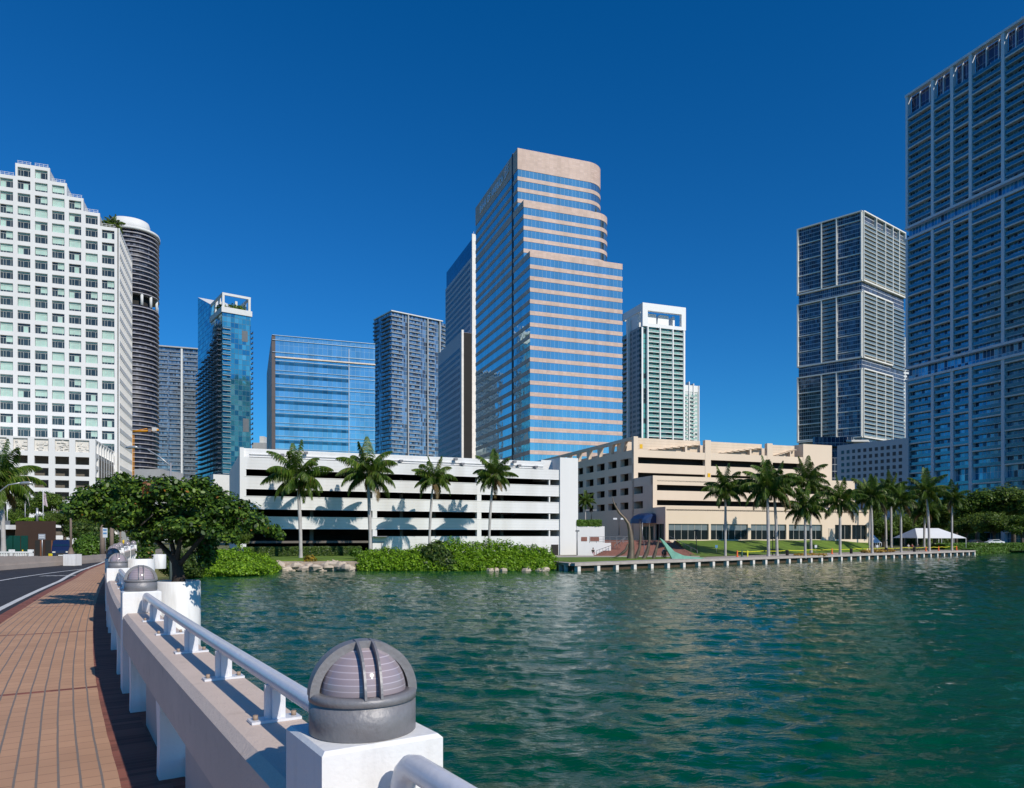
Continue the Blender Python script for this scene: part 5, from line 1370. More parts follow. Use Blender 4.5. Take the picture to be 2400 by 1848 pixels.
# hedge of the right shore
q = P2(2205, 178); hd = dirs(36)[0]
hedge('shore_hedge', 'loose green hedge along the right shore behind the rocks', P2(2215, 186), dirs(22)[0], 70, 4, GROUND-.2, ZP(1275, 190), 14000, lf_hedge, 35, .28)
rk = MB(); rgk = random.Random(3)

# ============================================================ BRIDGE
L_PTS = [(6.9, -9.2), (3.25, -3.45), (-.47, 2.30), (-4.12, 8.10), (-7.45, 13.8), (-10.55, 19.3), (-13.6, 24.9), (-16.6, 30.6), (-19.5, 36.3), (-22.2, 42.1), (-24.9, 48.0), (-28.0, 54.5)]
def catmull(P, n=8):
    out = []
    for i in range(1, len(P)-2):
        for k in range(n):
            t = k/n; p0, p1, p2, p3 = [np.array(P[j]) for j in (i-1, i, i+1, i+2)]
            out.append(tuple(.5*((2*p1)+(-p0+p2)*t+(2*p0-5*p1+4*p2-p3)*t*t+(-p0+3*p1-3*p2+p3)*t**3)))
    out.append(tuple(P[-2])); return out
NB = 8
CL = catmull([(10.5, -15)] + L_PTS + [(-31, 61)], NB)     # passes through L_PTS, NB points per bay
def tan_at(i):
    a = CL[max(0, i-1)]; b = CL[min(len(CL)-1, i+1)]; l = math.dist(a, b); return ((b[0]-a[0])/l, (b[1]-a[1])/l)
def off(i, o):                                            # o>0 = towards the water (right)
    t = tan_at(i); return (CL[i][0] + t[1]*o, CL[i][1] - t[0]*o)
def curve_pt(s):                                          # s in bays (float)
    f = s*NB; i = min(int(f), len(CL)-2); g = f-i; a, b = CL[i], CL[i+1]
    return (a[0]+(b[0]-a[0])*g, a[1]+(b[1]-a[1])*g), tan_at(i if g < .5 else i+1)
def strip(mb, i0, i1, o0, o1, z0, z1, mat):
    A = [off(i, o0) for i in range(i0, i1+1)]; B = [off(i, o1) for i in range(i0, i1+1)]
    mb.prism(A + B[::-1], z0, z1, mat)
NI = len(CL)-1
def bridge():
    brick = M('paver_tan', (.40, .225, .135), .85)
    # pavers material: rows follow the curve through a UV-like attribute stored per vertex (along, across)
    m, t, p = nodes('brick_pavers'); N = t.nodes; L = t.links
    uv = N.new('ShaderNodeUVMap'); uv.uv_map = 'run'
    sp = N.new('ShaderNodeSeparateXYZ'); L.new(uv.outputs[0], sp.inputs[0])
    def mt(op, a, b=None):
        n = N.new('ShaderNodeMath'); n.operation = op
        for i, x in enumerate((a, b)):
            if x is None: continue
            if isinstance(x, (int, float)): n.inputs[i].default_value = x
            else: L.new(x, n.inputs[i])
        return n.outputs[0]
    nzw = N.new('ShaderNodeTexNoise'); nzw.inputs['Scale'].default_value = 1.3; L.new(uv.outputs[0], nzw.inputs['Vector'])
    wob = mt('MULTIPLY', mt('SUBTRACT', nzw.outputs[0], .5), .018)
    al, ac = sp.outputs[0], mt('ADD', sp.outputs[1], wob)
    ROW = .132
    rowf = mt('DIVIDE', ac, ROW); row = mt('FLOOR', rowf)
    joint_a = mt('LESS_THAN', mt('FRACT', rowf), .12)
    bl = mt('DIVIDE', mt('ADD', al, mt('MULTIPLY', row, .083)), .205); jb = mt('LESS_THAN', mt('FRACT', bl), .05)
    cbn = N.new('ShaderNodeCombineXYZ'); L.new(row, cbn.inputs[0]); L.new(mt('FLOOR', bl), cbn.inputs[1])
    wn = N.new('ShaderNodeTexWhiteNoise'); wn.noise_dimensions = '2D'; L.new(cbn.outputs[0], wn.inputs['Vector'])
    cr = N.new('ShaderNodeValToRGB'); e = cr.color_ramp.elements
    e[0].color = (.505, .285, .168, 1); e[1].color = (.555, .318, .188, 1); L.new(wn.outputs['Value'], cr.inputs[0])
    nzc = N.new('ShaderNodeTexNoise'); nzc.inputs['Scale'].default_value = 1.1; nzc.inputs['Detail'].default_value = 8; L.new(uv.outputs[0], nzc.inputs['Vector'])
    vr = N.new('ShaderNodeValToRGB'); vr.color_ramp.elements[0].color = (.88, .88, .88, 1); vr.color_ramp.elements[1].color = (1.06, 1.06, 1.06, 1); vr.color_ramp.elements[0].position = .3; vr.color_ramp.elements[1].position = .7
    L.new(nzc.outputs[0], vr.inputs[0]); mu = N.new('ShaderNodeMixRGB'); mu.blend_type = 'MULTIPLY'; mu.inputs[0].default_value = 1; L.new(cr.outputs[0], mu.inputs[1]); L.new(vr.outputs[0], mu.inputs[2])
    # red border rows at both sides and a red cross band each 5.2 m
    sep = mt('MAXIMUM', mt('LESS_THAN', ac, .30), mt('GREATER_THAN', ac, 1.92))
    cross = mt('LESS_THAN', mt('FRACT', mt('DIVIDE', mt('ADD', al, 1.55), 5.6)), .018)
    red = mt('MAXIMUM', sep, cross)
    bb = mt('DIVIDE', al, .075); jb = mt('MAXIMUM', mt('MULTIPLY', jb, mt('SUBTRACT', 1.0, sep)), mt('MULTIPLY', mt('LESS_THAN', mt('FRACT', bb), .13), sep))
    cbn2 = N.new('ShaderNodeCombineXYZ'); L.new(mt('FLOOR', bb), cbn2.inputs[0]); L.new(mt('FLOOR', mt('MULTIPLY', ac, 4.0)), cbn2.inputs[1])
    wn2 = N.new('ShaderNodeTexWhiteNoise'); wn2.noise_dimensions = '2D'; L.new(cbn2.outputs[0], wn2.inputs['Vector'])
    rr2 = N.new('ShaderNodeValToRGB'); rr2.color_ramp.elements[0].color = (.17, .05, .033, 1); rr2.color_ramp.elements[1].color = (.30, .10, .065, 1); L.new(wn2.outputs['Value'], rr2.inputs[0])
    mx = N.new('ShaderNodeMixRGB'); L.new(red, mx.inputs[0]); L.new(mu.outputs[0], mx.inputs[1]); L.new(rr2.outputs[0], mx.inputs[2])
    ja = mt('MULTIPLY', joint_a, mt('SUBTRACT', 1.0, sep)); j1 = N.new('ShaderNodeMixRGB'); L.new(ja, j1.inputs[0]); L.new(mx.outputs[0], j1.inputs[1]); j1.inputs[2].default_value = (.21, .175, .15, 1)
    j2 = N.new('ShaderNodeMixRGB'); L.new(mt('MULTIPLY', jb, .75), j2.inputs[0]); L.new(j1.outputs[0], j2.inputs[1]); j2.inputs[2].default_value = (.24, .13, .08, 1)
    L.new(j2.outputs[0], p.inputs['Base Color']); p.inputs['Roughness'].default_value = .85
    bp = N.new('ShaderNodeBump'); bp.inputs['Strength'].default_value = .6; bp.inputs['Distance'].default_value = .006
    L.new(mt('SUBTRACT', 1.0, mt('MAXIMUM', ja, jb)), bp.inputs['Height']); L.new(bp.outputs[0], p.inputs['Normal'])
    # walkway mesh with uv 'run'
    def wwid(i):
        y = CL[i][1]; return 2.28 if y < 14 else max(1.55, 2.28 - (y-14)*.045)
    me = bpy.data.meshes.new('walkway'); vs = []; uvs = []; s = 0; sub = 4
    for i in range(NI+1):
        if i: s += math.dist(CL[i], CL[i-1])
        for k in range(sub+1):
            o = wwid(i)*k/sub; q = off(i, -o); vs.append((q[0], q[1], 0)); uvs.append((s, (o-.12)*2.2/(wwid(i)-.12)))
    fs = [(i*(sub+1)+k, (i+1)*(sub+1)+k, (i+1)*(sub+1)+k+1, i*(sub+1)+k+1) for i in range(NI) for k in range(sub)]
    n0 = len(vs)
    # kerb face
    for i in range(NI+1): q = off(i, -wwid(i)); vs.append((q[0], q[1], -.2)); uvs.append((0, 2.1))
    fs += [(i*(sub+1)+sub, (i+1)*(sub+1)+sub, n0+i+1, n0+i) for i in range(NI)]
    me.from_pydata(vs, [], fs); lay = me.uv_layers.new(name='run')
    for l in me.loops: lay.data[l.index].uv = uvs[l.vertex_index]
    me.materials.append(m); me.update()
    o = bpy.data.objects.new('walkway', me); C.objects.link(o); tag(o, kind='structure')
    # roadway
    asph = M('asphalt', (.032, .032, .038), .85, var=.2, vscale=1.2, bump=.3, bscale=40)
    left = [(-14, -25), (-14.5, -6), (-19, 12), (-23.5, 26), (-26.6, 35), (-27.6, 42), (-28.5, 49), (-31.5, 60), (-36, 75)]
    mb = MB(); edge = [off(i, -1.5) for i in range(NI+1)]
    mb.prism(edge + [(-36, 75)] + left[::-1][1:], -.6, -.12, asph); struct('road', mb)
    mb = MB(); strip(mb, 0, NI, -2.3, .25, -.75, -.004 if False else -.21, midc); struct('bridge_deck', mb)
    # lane markings
    wl = M('road_marking', (.62, .62, .6), .7, var=.15, vscale=3)
    def ribbon(pts, w_, z):
        mb = MB()
        for i in range(len(pts)-1):
            a, b = pts[i], pts[i+1]; l = math.dist(a, b); nx, ny = (b[1]-a[1])/l*w_/2, -(b[0]-a[0])/l*w_/2
            mb.face([(a[0]-nx, a[1]-ny, z), (a[0]+nx, a[1]+ny, z), (b[0]+nx, b[1]+ny, z), (b[0]-nx, b[1]-ny, z)], wl)
        return mb
    pts = [off(i, -wwid(i)-.42) for i in range(2*NB, NI+1)]
    o = struct('edge_line', ribbon(pts, .16, -.116)); 
    sp_ = []
    Pm = [(-13, 12), (-17.2, 21), (-20.7, 29.5), (-22.6, 36), (-23.9, 42.3), (-25.8, 49), (-28.5, 57)]
    for i in range(len(Pm)-1): sp_.append(Pm[i])
    sm = catmull([(-9, 3)] + Pm + [(-32, 66)], 6); o = struct('lane_line', ribbon(sm, .14, -.1165))
    mb = MB(); c = P2(148, 33); 
    for k in range(8):
        a = (c[0]-.9+.25*k, c[1]+.1*k); mb.face([(a[0], a[1]-.35, -.115), (a[0]+.16, a[1]-.35, -.115), (a[0]+.16, a[1]+.25, -.115), (a[0], a[1]+.25, -.115)], wl)
    struct('road_symbol', mb)
    # far concrete barrier
    con = M('barrier_concrete', (.40, .34, .30), .85, var=.1, vscale=.8, bump=.2, dirt=.2)
    root = thing('concrete_barrier', 'low curved concrete barrier on the far side of the road', 'barrier', (-27.6, 42, 0))
    lp = catmull([(-14, -25)] + left[1:] + [(-40, 88)], 6)
    mb = MB(); out = []
    for sgn, zz in ((0, 0),):
        for i in range(len(lp)-1):
            a, b = lp[i], lp[i+1]; l = math.dist(a, b); d = ((b[0]-a[0])/l, (b[1]-a[1])/l)
            hz = .62 if a[1] < 38 else (.62 - .03*(a[1]-38) if a[1] < 46 else .38)
            mb.ob(a, d, 0, l+.02, -.02, .38, -.3, .12, con); mb.ob(a, d, 0, l+.02, .08, .30, .12, hz, con)
    part('barrier_wall', mb, root)
    q = P2(170, 44); mb = MB(); mb.box(q[0]-.35, q[0]+.35, q[1]-.35, q[1]+.35, -.1, .58, whiteb); part('end_block', mb, root)
    # far white balustrade
    bal = thing('balustrade', 'short white balustrade behind the concrete barrier at far left', 'railing', (XP(30, 58), 58, PLAT))
    mb = MB(); a = P2(-20, 58); mb.box(a[0], XP(78, 58), 57.9, 58.1, .32, .44, whiteb); mb.box(a[0], XP(78, 58), 57.9, 58.1, PLAT, .02, whiteb); part('top_rail', mb, bal)
    for k in range(17):
        x = a[0]+.1+k*(XP(78, 58)-a[0]-.3)/16; w_ = .2 if k in (0, 8, 16) else .05; mb = MB(); mb.box(x-w_, x+w_, 57.92, 58.08, .02, .32 if k % 8 else .6, whiteb); part('baluster', mb, bal)
bridge()

# ---------------- parapet bays, pillars, lamps
tanc = M('parapet_beam', (.66, .53, .445), .8, var=.06, vscale=1.5, bump=.25, bscale=60, dirt=.18)
railp = M('white_rail_paint', (.70, .70, .735), .28, var=.05, vscale=6, spec=.6, bump=.08, bscale=30, dirt=.15)
bolt = M('rusty_bolt', (.35, .25, .18), .6)
rub = M('rubber_seam', (.03, .028, .03), .7)
ORD = ['nearest', 'second', 'third', 'fourth', 'fifth', 'sixth', 'seventh', 'eighth', 'ninth', 'tenth', 'eleventh']
BEAM_T, BEAM_B = .865, .535
def bay(b):
    """parapet between pillar b and b+1 (index in L_PTS)"""
    i0, i1 = b*NB, (b+1)*NB
    p, _ = curve_pt(b+.5)
    far = b >= 7
    lab = {1: 'white and tan bridge parapet behind the nearest lamp, cut by the bottom edge', 2: 'long tan-topped bridge parapet between the nearest and the second lamp'}.get(b, 'tan-topped bridge parapet span between the %s and %s lamp' % (ORD[b-2] if b >= 2 else 'hidden', ORD[b-1]))
    if b == 0: lab = 'bridge parapet span beside and behind the viewer'
    root = thing('parapet', lab, 'parapet', (p[0], p[1], 0), 'parapet spans of the bridge')
    mb = MB(); n = 12; secs = []
    prof = [(-.19, BEAM_B), (-.19, BEAM_T-.035), (-.15, BEAM_T), (.14, BEAM_T), (.17, BEAM_T-.03), (.17, BEAM_B)]
    for k in range(n+1):
        s = b + .035 + (k/n)*.93; q, t = curve_pt(s)
        f = s*NB; i = int(f); g = f-i; ta, tb = tan_at(i), tan_at(min(i+1, NI)); t = (ta[0]*(1-g)+tb[0]*g, ta[1]*(1-g)+tb[1]*g); l = math.hypot(*t); t = (t[0]/l, t[1]/l)
        secs.append([(q[0]+t[1]*o, q[1]-t[0]*o, z) for o, z in prof])
    vs = [x for s_ in secs for x in s_]; m_ = len(prof)
    fs = [(i*m_+j, i*m_+(j+1) % m_, (i+1)*m_+(j+1) % m_, (i+1)*m_+j) for i in range(n) for j in range(m_)] + [tuple(range(m_))[::-1], tuple(n*m_+j for j in range(m_))]
    mb.raw(vs, [f[::-1] for f in fs], tanc); part('beam', mb, root)
    # lower kerb wall under the beam, towards the water
    mb = MB()
    for k in range(n):
        s0, s1 = b+k/n, b+(k+1)/n; qa, ta = curve_pt(s0); qb, tb = curve_pt(s1)
        pts = [(qa[0]+ta[1]*o, qa[1]-ta[0]*o) for o in (-.02, .16)] + [(qb[0]+tb[1]*o, qb[1]-tb[0]*o) for o in (.16, -.02)]
        mb.prism(pts, -.5, .14, whiteb)
    part('kerb', mb, root)
    # feet
    for k in range(3):
        s = b + .17 + k*.333; q, t = curve_pt(s); mb = MB()
        P_ = q; d = t       # along; outward n = (d1,-d0) = water side
        vs = []
        for z, h, o0, o1 in ((-.02, .07, -.185, .15), (.25, .08, -.18, .15), (BEAM_B+.0, .11, -.185, .15)):
            for (a, o) in ((-h, o0), (h, o0), (h, o1), (-h, o1)):
                vs.append((P_[0]+d[0]*a+d[1]*o, P_[1]+d[1]*a-d[0]*o, z))
        fs = [(i*4+j, i*4+(j+1) % 4, (i+1)*4+(j+1) % 4, (i+1)*4+j) for i in range(2) for j in range(4)]
        mb.raw(vs, fs, whiteb); part('foot', mb, root)
        # rounded infill block on the water side of the foot
        if not far:
            s2 = s + .1665; q, t = curve_pt(s2); mb = MB(); pr = []
            hw = .50
            for (a, z) in ((-hw, -.02), (-hw, .40), (-hw+.03, .46), (-hw+.09, .495), (hw-.09, .495), (hw-.03, .46), (hw, .40), (hw, -.02)): pr.append((a, z))
            vs = [(q[0]+t[0]*a-t[1]*.10, q[1]+t[1]*a+t[0]*.10, z) for a, z in pr] + [(q[0]+t[0]*a+t[1]*.13, q[1]+t[1]*a-t[0]*.13, z) for a, z in pr]; n8 = len(pr)
            if k < 3:
                mb.raw(vs, [tuple(range(n8)), tuple(range(n8, 2*n8))[::-1]] + [(j, n8+j, n8+(j+1) % n8, (j+1) % n8) for j in range(n8)], M('infill_block', (.50, .44, .40), .8, bump=.2, bscale=50))
                part('infill_block', mb, root)
                mb = MB(); mb.tube([(q[0]+t[0]*a-t[1]*.10, q[1]+t[1]*a+t[0]*.10, z) for a, z in pr[1:-1]], .008, rub, 5); part('seam', mb, root)
    # rail (its own thing)
    q0, _ = curve_pt(b+.5)
    ra = thing('handrail', {1: 'white tubular handrail curving up in the bottom foreground beside the nearest lamp', 2: 'long white tubular handrail running to the nearest lamp block'}.get(b, 'white handrail on the parapet span between the %s and %s lamp' % (ORD[b-2] if b >= 2 else 'hidden', ORD[b-1])), 'handrail', (q0[0], q0[1], BEAM_T), 'white handrails on the parapet')
    if b == 0: ra['label'] = 'white handrail beside and behind the viewer'
    pts = []; z = 1.05; s0, s1 = b+.055, b+.952
    for k in range(25):
        q, t = curve_pt(s0+(s1-s0)*k/24); pts.append((q[0]+t[1]*.03, q[1]-t[0]*.03, z))
    def bend(a, bb):
        va, vb = Vector(a), Vector(bb); d = (va-vb).normalized(); r = .09; c = [va + d*r*math.sin(x) - Vector((0, 0, r*(1-math.cos(x)))) for x in (R(25), R(50), R(75), R(90))]
        return c + [c[-1]-Vector((0, 0, .085))]
    pts = [tuple(x) for x in bend(pts[0], pts[1])[::-1]] + pts + [tuple(x) for x in bend(pts[-1], pts[-2])]
    mb = MB(); mb.tube(pts, .037, railp, 16 if b < 4 else 8); part('rail', mb, ra)
    for k in range(4 if b != 2 else 5):
        s = b + (.17 + k*.165 if b == 2 else .18+k*.21); q, t = curve_pt(s); mb = MB(); c = (q[0]+t[1]*.03, q[1]-t[0]*.03)
        mb.ob(c, t, -.012, .012, -.045, .045, BEAM_T, 1.03, railp); mb.ob(c, t, -.03, .03, -.018, .018, BEAM_T+.001, 1.028, railp) 
        part('post', mb, ra)
        mb = MB(); mb.ob(c, t, -.045, .045, -.11, .11, BEAM_T+.001, BEAM_T+.013, railp); pl = part('base_plate', mb, ra)
        for o in (-.085, .085):
            mb = MB(); cc = (c[0]+t[1]*o, c[1]-t[0]*o); mb.tube([(*cc, BEAM_T+.013), (*cc, BEAM_T+.034)], .012, bolt, 6)
            part('bolt', mb, pl)
def pillar(b):
    q = L_PTS[b]; i = b*NB; t = tan_at(i)
    ps = thing('pillar', 'white square pillar block carrying the %s dome lamp' % (ORD[b-2] if b >= 2 else 'hidden'), 'pillar', (q[0], q[1], 0), 'white pillar blocks of the parapet')
    mb = MB(); hw = .18; bv = .012
    vs = []; 
    for z, k in ((-.4, 0), (1.09-bv, 0), (1.09, bv)):
        for a, o in ((-hw+k, -hw-.01+k), (hw-k, -hw-.01+k), (hw-k, hw+.01-k), (-hw+k, hw+.01-k)): vs.append((q[0]+t[0]*a+t[1]*o, q[1]+t[1]*a-t[0]*o, z))
    fs = [(r*4+j, r*4+(j+1) % 4, (r+1)*4+(j+1) % 4, (r+1)*4+j) for r in range(2) for j in range(4)] + [(8, 9, 10, 11)]
    mb.raw(vs, fs, whiteb); part('block', mb, ps)
greyc = M('lamp_casting', (.23, .225, .235), .48, metal=.25, var=.12, vscale=8, bump=.15, bscale=60, dirt=.15)
lensm = None
def lamp_mesh():
    m, t, p = nodes('ribbed_lens'); N = t.nodes; L = t.links
    tc = N.new('ShaderNodeTexCoord'); sp = N.new('ShaderNodeSeparateXYZ'); L.new(tc.outputs['Object'], sp.inputs[0])
    mu = N.new('ShaderNodeMath'); mu.operation = 'MULTIPLY'; L.new(sp.outputs[2], mu.inputs[0]); mu.inputs[1].default_value = 55
    fr = N.new('ShaderNodeMath'); fr.operation = 'FRACT'; L.new(mu.outputs[0], fr.inputs[0])
    cr = N.new('ShaderNodeValToRGB'); e = cr.color_ramp.elements; e[0].color = (.33, .27, .29, 1); e[1].color = (.34, .28, .305, 1); e[1].position = .80
    x = e.new(.86); x.color = (.62, .55, .60, 1); x = e.new(.97); x.color = (.34, .28, .31, 1)
    L.new(fr.outputs[0], cr.inputs[0]); L.new(cr.outputs[0], p.inputs['Base Color']); p.inputs['Roughness'].default_value = .12; p.inputs['Coat Weight'].default_value = .6; p.inputs['Coat Roughness'].default_value = .03
    b = N.new('ShaderNodeBump'); b.inputs['Strength'].default_value = .35; b.inputs['Distance'].default_value = .004; L.new(fr.outputs[0], b.inputs['Height']); L.new(b.outputs[0], p.inputs['Normal'])
    r = .165; out = {}
    mb = MB(); mb.lathe([(r-.004, 0), (r, .003), (r, .092), (r-.006, .095), (r-.006, .100)], (0, 0, 0), greyc, 56); mb.lathe([(0, .100), (r-.006, .100)], (0, 0, 0), greyc, 56); out['base'] = mb.mesh('base')
    mb = MB(); mb.lathe([(r-.006, .100), (r+.001, .102), (r+.002, .120), (r-.006, .127), (r-.030, .128), (r-.030, .10)], (0, 0, 0), greyc, 56); out['rim'] = mb.mesh('rim')
    # lens dome
    mb = MB(); pr = [((r-.030)*math.cos(R(a)), .122+(r-.024)*math.sin(R(a))) for a in range(0, 91, 6)]; mb.lathe(pr, (0, 0, 0), m, 48); out['lens'] = mb.mesh('lens')
    # arch: a wide band in the x-z plane through the top (flat ring with depth in y)
    mb = MB(); n = 40; zc = .118; ro, ri = r+.002, r-.026; dy0, dy1 = -.03, .03; vs = []
    for k in range(n+1):
        a = math.pi*k/n
        for (rr_, dy) in ((ro, dy0), (ro, dy1), (ri, dy1), (ri, dy0)): vs.append((rr_*math.cos(a), dy, zc+rr_*math.sin(a)*.985))
    fs = [(k*4+j, (k+1)*4+j, (k+1)*4+(j+1) % 4, k*4+(j+1) % 4) for k in range(n) for j in range(4)]
    mb.raw(vs, fs, greyc, False); out['arch'] = mb.mesh('arch')
    # two narrow guard bars front-to-back
    for nm, x0 in (('a', -.024), ('b', .024)):
        mb = MB(); vs = []; n = 30; ro, ri = r+.001, r-.024; w_ = .0036
        for k in range(n+1):
            a = R(2) + R(176)*k/n
            for (rr_, dx) in ((ro, -w_), (ro, w_), (ri, w_), (ri, -w_)): vs.append((x0+dx, -rr_*math.cos(a)*.985, zc+rr_*math.sin(a)))
        fs = [(k*4+j, (k+1)*4+j, (k+1)*4+(j+1) % 4, k*4+(j+1) % 4) for k in range(n) for j in range(4)]
        mb.raw(vs, fs, greyc); out['bar'+nm] = mb.mesh('guard_bar')
    return out
LM = lamp_mesh()
for b in range(1, 11):
    q = L_PTS[b]; t = tan_at(b*NB); pillar(b)
    view = math.atan2(-q[0], q[1]); run = math.atan2(-t[0], t[1])
    la = thing('dome_lamp', 'grey dome lamp with ribbed lens on the %s parapet pillar%s' % (ORD[b-2] if b >= 2 else 'hidden', ', large in the foreground' if b == 2 else ''), 'lamp', (q[0], q[1], 1.0905), 'dome lamps on the bridge pillars')
    la.rotation_euler = (0, 0, run*.55+view*.45 if b < 4 else view)
    for nm, key in (('base', 'base'), ('rim', 'rim'), ('lens', 'lens'), ('arch', 'arch'), ('guard_bar', 'bara'), ('guard_bar', 'barb')):
        place(nm, LM[key], la, (0, 0, 0), 0, world=False)
    if b >= 7: pass
for b in range(0, 10): bay(b)

# ---------------- planters and sea grape tree
def planter(px, D, r, ztop, zbot, label):
    x = XP(px, D); mb = MB()
    mb.lathe([(r*.96, zbot), (r, zbot+.1), (r, ztop-.03), (r-.02, ztop), (r-.09, ztop), (r-.09, ztop-.12), (0, ztop-.12)], (x, D, 0), whiteb, 48)
    return solo('planter', mb, label, 'planter', (x, D, zbot), 'round white planters outside the parapet')
pl = planter(417, 17, .49, .65, -3.3, 'large round white planter holding the sea grape tree')
planter(329, 32, .57, .69, -3.3, 'round white planter beyond the second dome lamp')
planter(373, 41, .36, .65, -.15, 'small white planter tub right of the far planter')
def bracket():
    # bulging white slab carrying the planters, seen from the side
    for px, D, r in ((417, 17, .49), (329, 32, .57)): pass
def grape():
    D = 17.0; x0 = XP(419, D); z0 = .53
    root = thing('sea_grape_tree', 'spreading sea grape tree with dark glossy leaves growing from the white planter', 'tree', (x0, D, z0))
    P = lambda px, py, dd=0: (XP(px, D+dd), D+dd, ZP(py, D+dd))
    mb = MB()
    mb.tube([P(419, 1372), P(418, 1345), P(414, 1320), P(408, 1300)], [.17, .13, .11, .10], barkd, 10)
    limbs = [
        ([P(414, 1325), P(398, 1300, .1), P(375, 1275, .3), P(345, 1240, .5), P(300, 1205, .7), P(250, 1190, .8)], .075),
        ([P(414, 1320), P(418, 1290, -.1), P(425, 1255, -.2), P(430, 1210, -.2), P(440, 1160, -.3)], .07),
        ([P(416, 1330), P(440, 1300, -.1), P(465, 1270, -.3), P(500, 1235, -.5), P(550, 1215, -.6), P(600, 1225, -.7)], .065),
        ([P(408, 1300), P(400, 1260, .3), P(385, 1215, .3), P(370, 1170, .2)], .06),
        ([P(375, 1275, .3), P(335, 1255, -.3), P(330, 1232, -.6), P(360, 1205, -.8)], .04),
        ([P(345, 1240, .5), P(310, 1225, -.2), P(250, 1215, -.4), P(190, 1200, -.5)], .035),
        ([P(440, 1300, -.1), P(470, 1290, .3), P(500, 1285, .4)], .035)]
    for pts, r in limbs: mb.tube(pts, [r*(1-.75*k/(len(pts)-1)) for k in range(len(pts))], barkd if r > .05 else bark, 8)
    part('trunk', mb, root)
    cl = []; rg = random.Random(21)
    for (px, py, a, b_) in ((178, 1192, 38, 26), (215, 1172, 48, 36), (255, 1160, 45, 40), (290, 1138, 42, 30), (335, 1150, 52, 40), (385, 1148, 55, 36), (432, 1158, 52, 38), (478, 1160, 42, 42), (520, 1185, 48, 40), (560, 1205, 45, 34),
                            (600, 1225, 40, 26), (635, 1245, 28, 16), (300, 1200, 60, 34), (240, 1205, 48, 24), (380, 1205, 65, 34), (450, 1215, 62, 34), (505, 1240, 45, 24), (545, 1245, 38, 18), (285, 1120, 18, 14), (470, 1130, 20, 16),
                            (480, 1285, 30, 26), (500, 1262, 26, 22), (478, 1315, 26, 16), (340, 1238, 34, 16), (300, 1230, 30, 14), (400, 1248, 55, 22), (345, 1250, 45, 18), (445, 1262, 42, 20), (420, 1235, 70, 22), (270, 1222, 48, 20), (655, 1256, 14, 7), (500, 1165, 25, 30), (345, 1262, 14, 20)):
        for _ in range(2):
            dd = rg.uniform(-1.3, 1.3) if py < 1250 else rg.uniform(-.5, .5); s = (D+dd)/F
            cl.append((XP(px+rg.uniform(-8, 8), D+dd), D+dd, ZP(py+rg.uniform(-5, 5), D+dd), a*s*.8, a*s*.75, b_*s*.85))
    cl += [(XP(505, 15.7), 15.7, ZP(1245, 15.7), .26, .24, .16), (XP(540, 15.5), 15.5, ZP(1262, 15.5), .22, .22, .12), (XP(475, 16), 16.0, ZP(1225, 16), .3, .3, .18)]
    part('crown', leafcloud('crown', cl, 38000, .042, lf_grape, 22, 6, .5, .25), root)
    cr = [(XP(355, 16.2), 16.2, ZP(1148, 16.2), .22, .25, .16), (XP(375, 16), 16, ZP(1138, 16), .15, .2, .12), (XP(315, 16.4), 16.4, ZP(1185, 16.4), .1, .1, .08)]
    part('dry_leaves', leafcloud('dry_leaves', cr, 260, .045, lf_rust, 5, 5), root)
grape()
# soil and stub bushes under the far planters
bush('planter_shrub', 'small leafy shrub growing in the far round planter', 'bush', [(340, 1285, 1312, 20, 32), (350, 1275, 1300, 14, 32)], 900, .05, lf_grape, 41, k=5)

# ============================================================ LEFT BANK FURNITURE
def kiosk():
    D = 84; br = M('brown_cladding', (.055, .03, .02), .8, var=.1); root = thing('kiosk_building', 'low dark brown building with a white canopy and green glass doors at left', 'building', (XP(60, D), D, PLAT))
    gg = M('dark_green_glass', (.006, .05, .035), .12, spec=.7)
    zt = ZP(1222, D); mb = MB(); mb.prism([P2(36, D), P2(131, D), P2(126, D+9), P2(36, D+9)], PLAT, zt, br); mb.prism([P2(-60, D+1.5), P2(35.8, D+1.5), P2(35.8, D+9), P2(-60, D+9)], PLAT, ZP(1240, D), br); part('wall', mb, root)
    mb = MB(); mb.box(XP(-60, D), XP(37, D), D-1.2, D+1.4, ZP(1241.5, D), ZP(1231, D), whiteb); part('canopy', mb, root)
    for k in range(3):
        mb = MB(); a, b = 14+k*18, 30+k*18; mb.box(XP(a, D), XP(b, D), D-.06, D+(-.01 if k > 1 else 1.48), PLAT, ZP(1256, D), gg); part('glass_door', mb, root)
    for a, b in ((83, 98), (107, 124)):
        mb = MB(); mb.box(XP(a, D), XP(b, D), D-.05, D+.02, PLAT, ZP(1267, D), dark); mb.box(XP(b-3, D), XP(b, D), D-.1, D-.05, PLAT, ZP(1267, D), M('rust_post', (.2, .08, .04), .7)); part('opening', mb, root)
    mb = MB(); mb.box(XP(0, D), XP(36, D), D-.9, D-.86, ZP(1231, D), ZP(1221, D), greym); part('roof_railing', mb, root)
    bush('roof_planting', 'bright green grassy planting on the brown kiosk roof', 'planting', [(68, 1214, 1224, 20, D+2), (90, 1212, 1224, 16, D+2), (50, 1218, 1226, 12, D+2)], 1500, .12, lf_mangrove, 44)
kiosk()
def pole(name, label, cat, px, y0, y1, D, r, mat, extra=None, group=None, r2=None):
    x = XP(px, D); zb = ZP(y1, D); zt = ZP(y0, D); root = thing(name, label, cat, (x, D, zb), group)
    mb = MB(); mb.tube([(x, D, zb), (x, D, zt)], [r, r2 or r*.8], mat, 8); part('pole', mb, root)
    if extra: extra(root, x, D, zb, zt)
    return root
wood = M('weathered_pole', (.20, .15, .12), .85, var=.2, vscale=2)
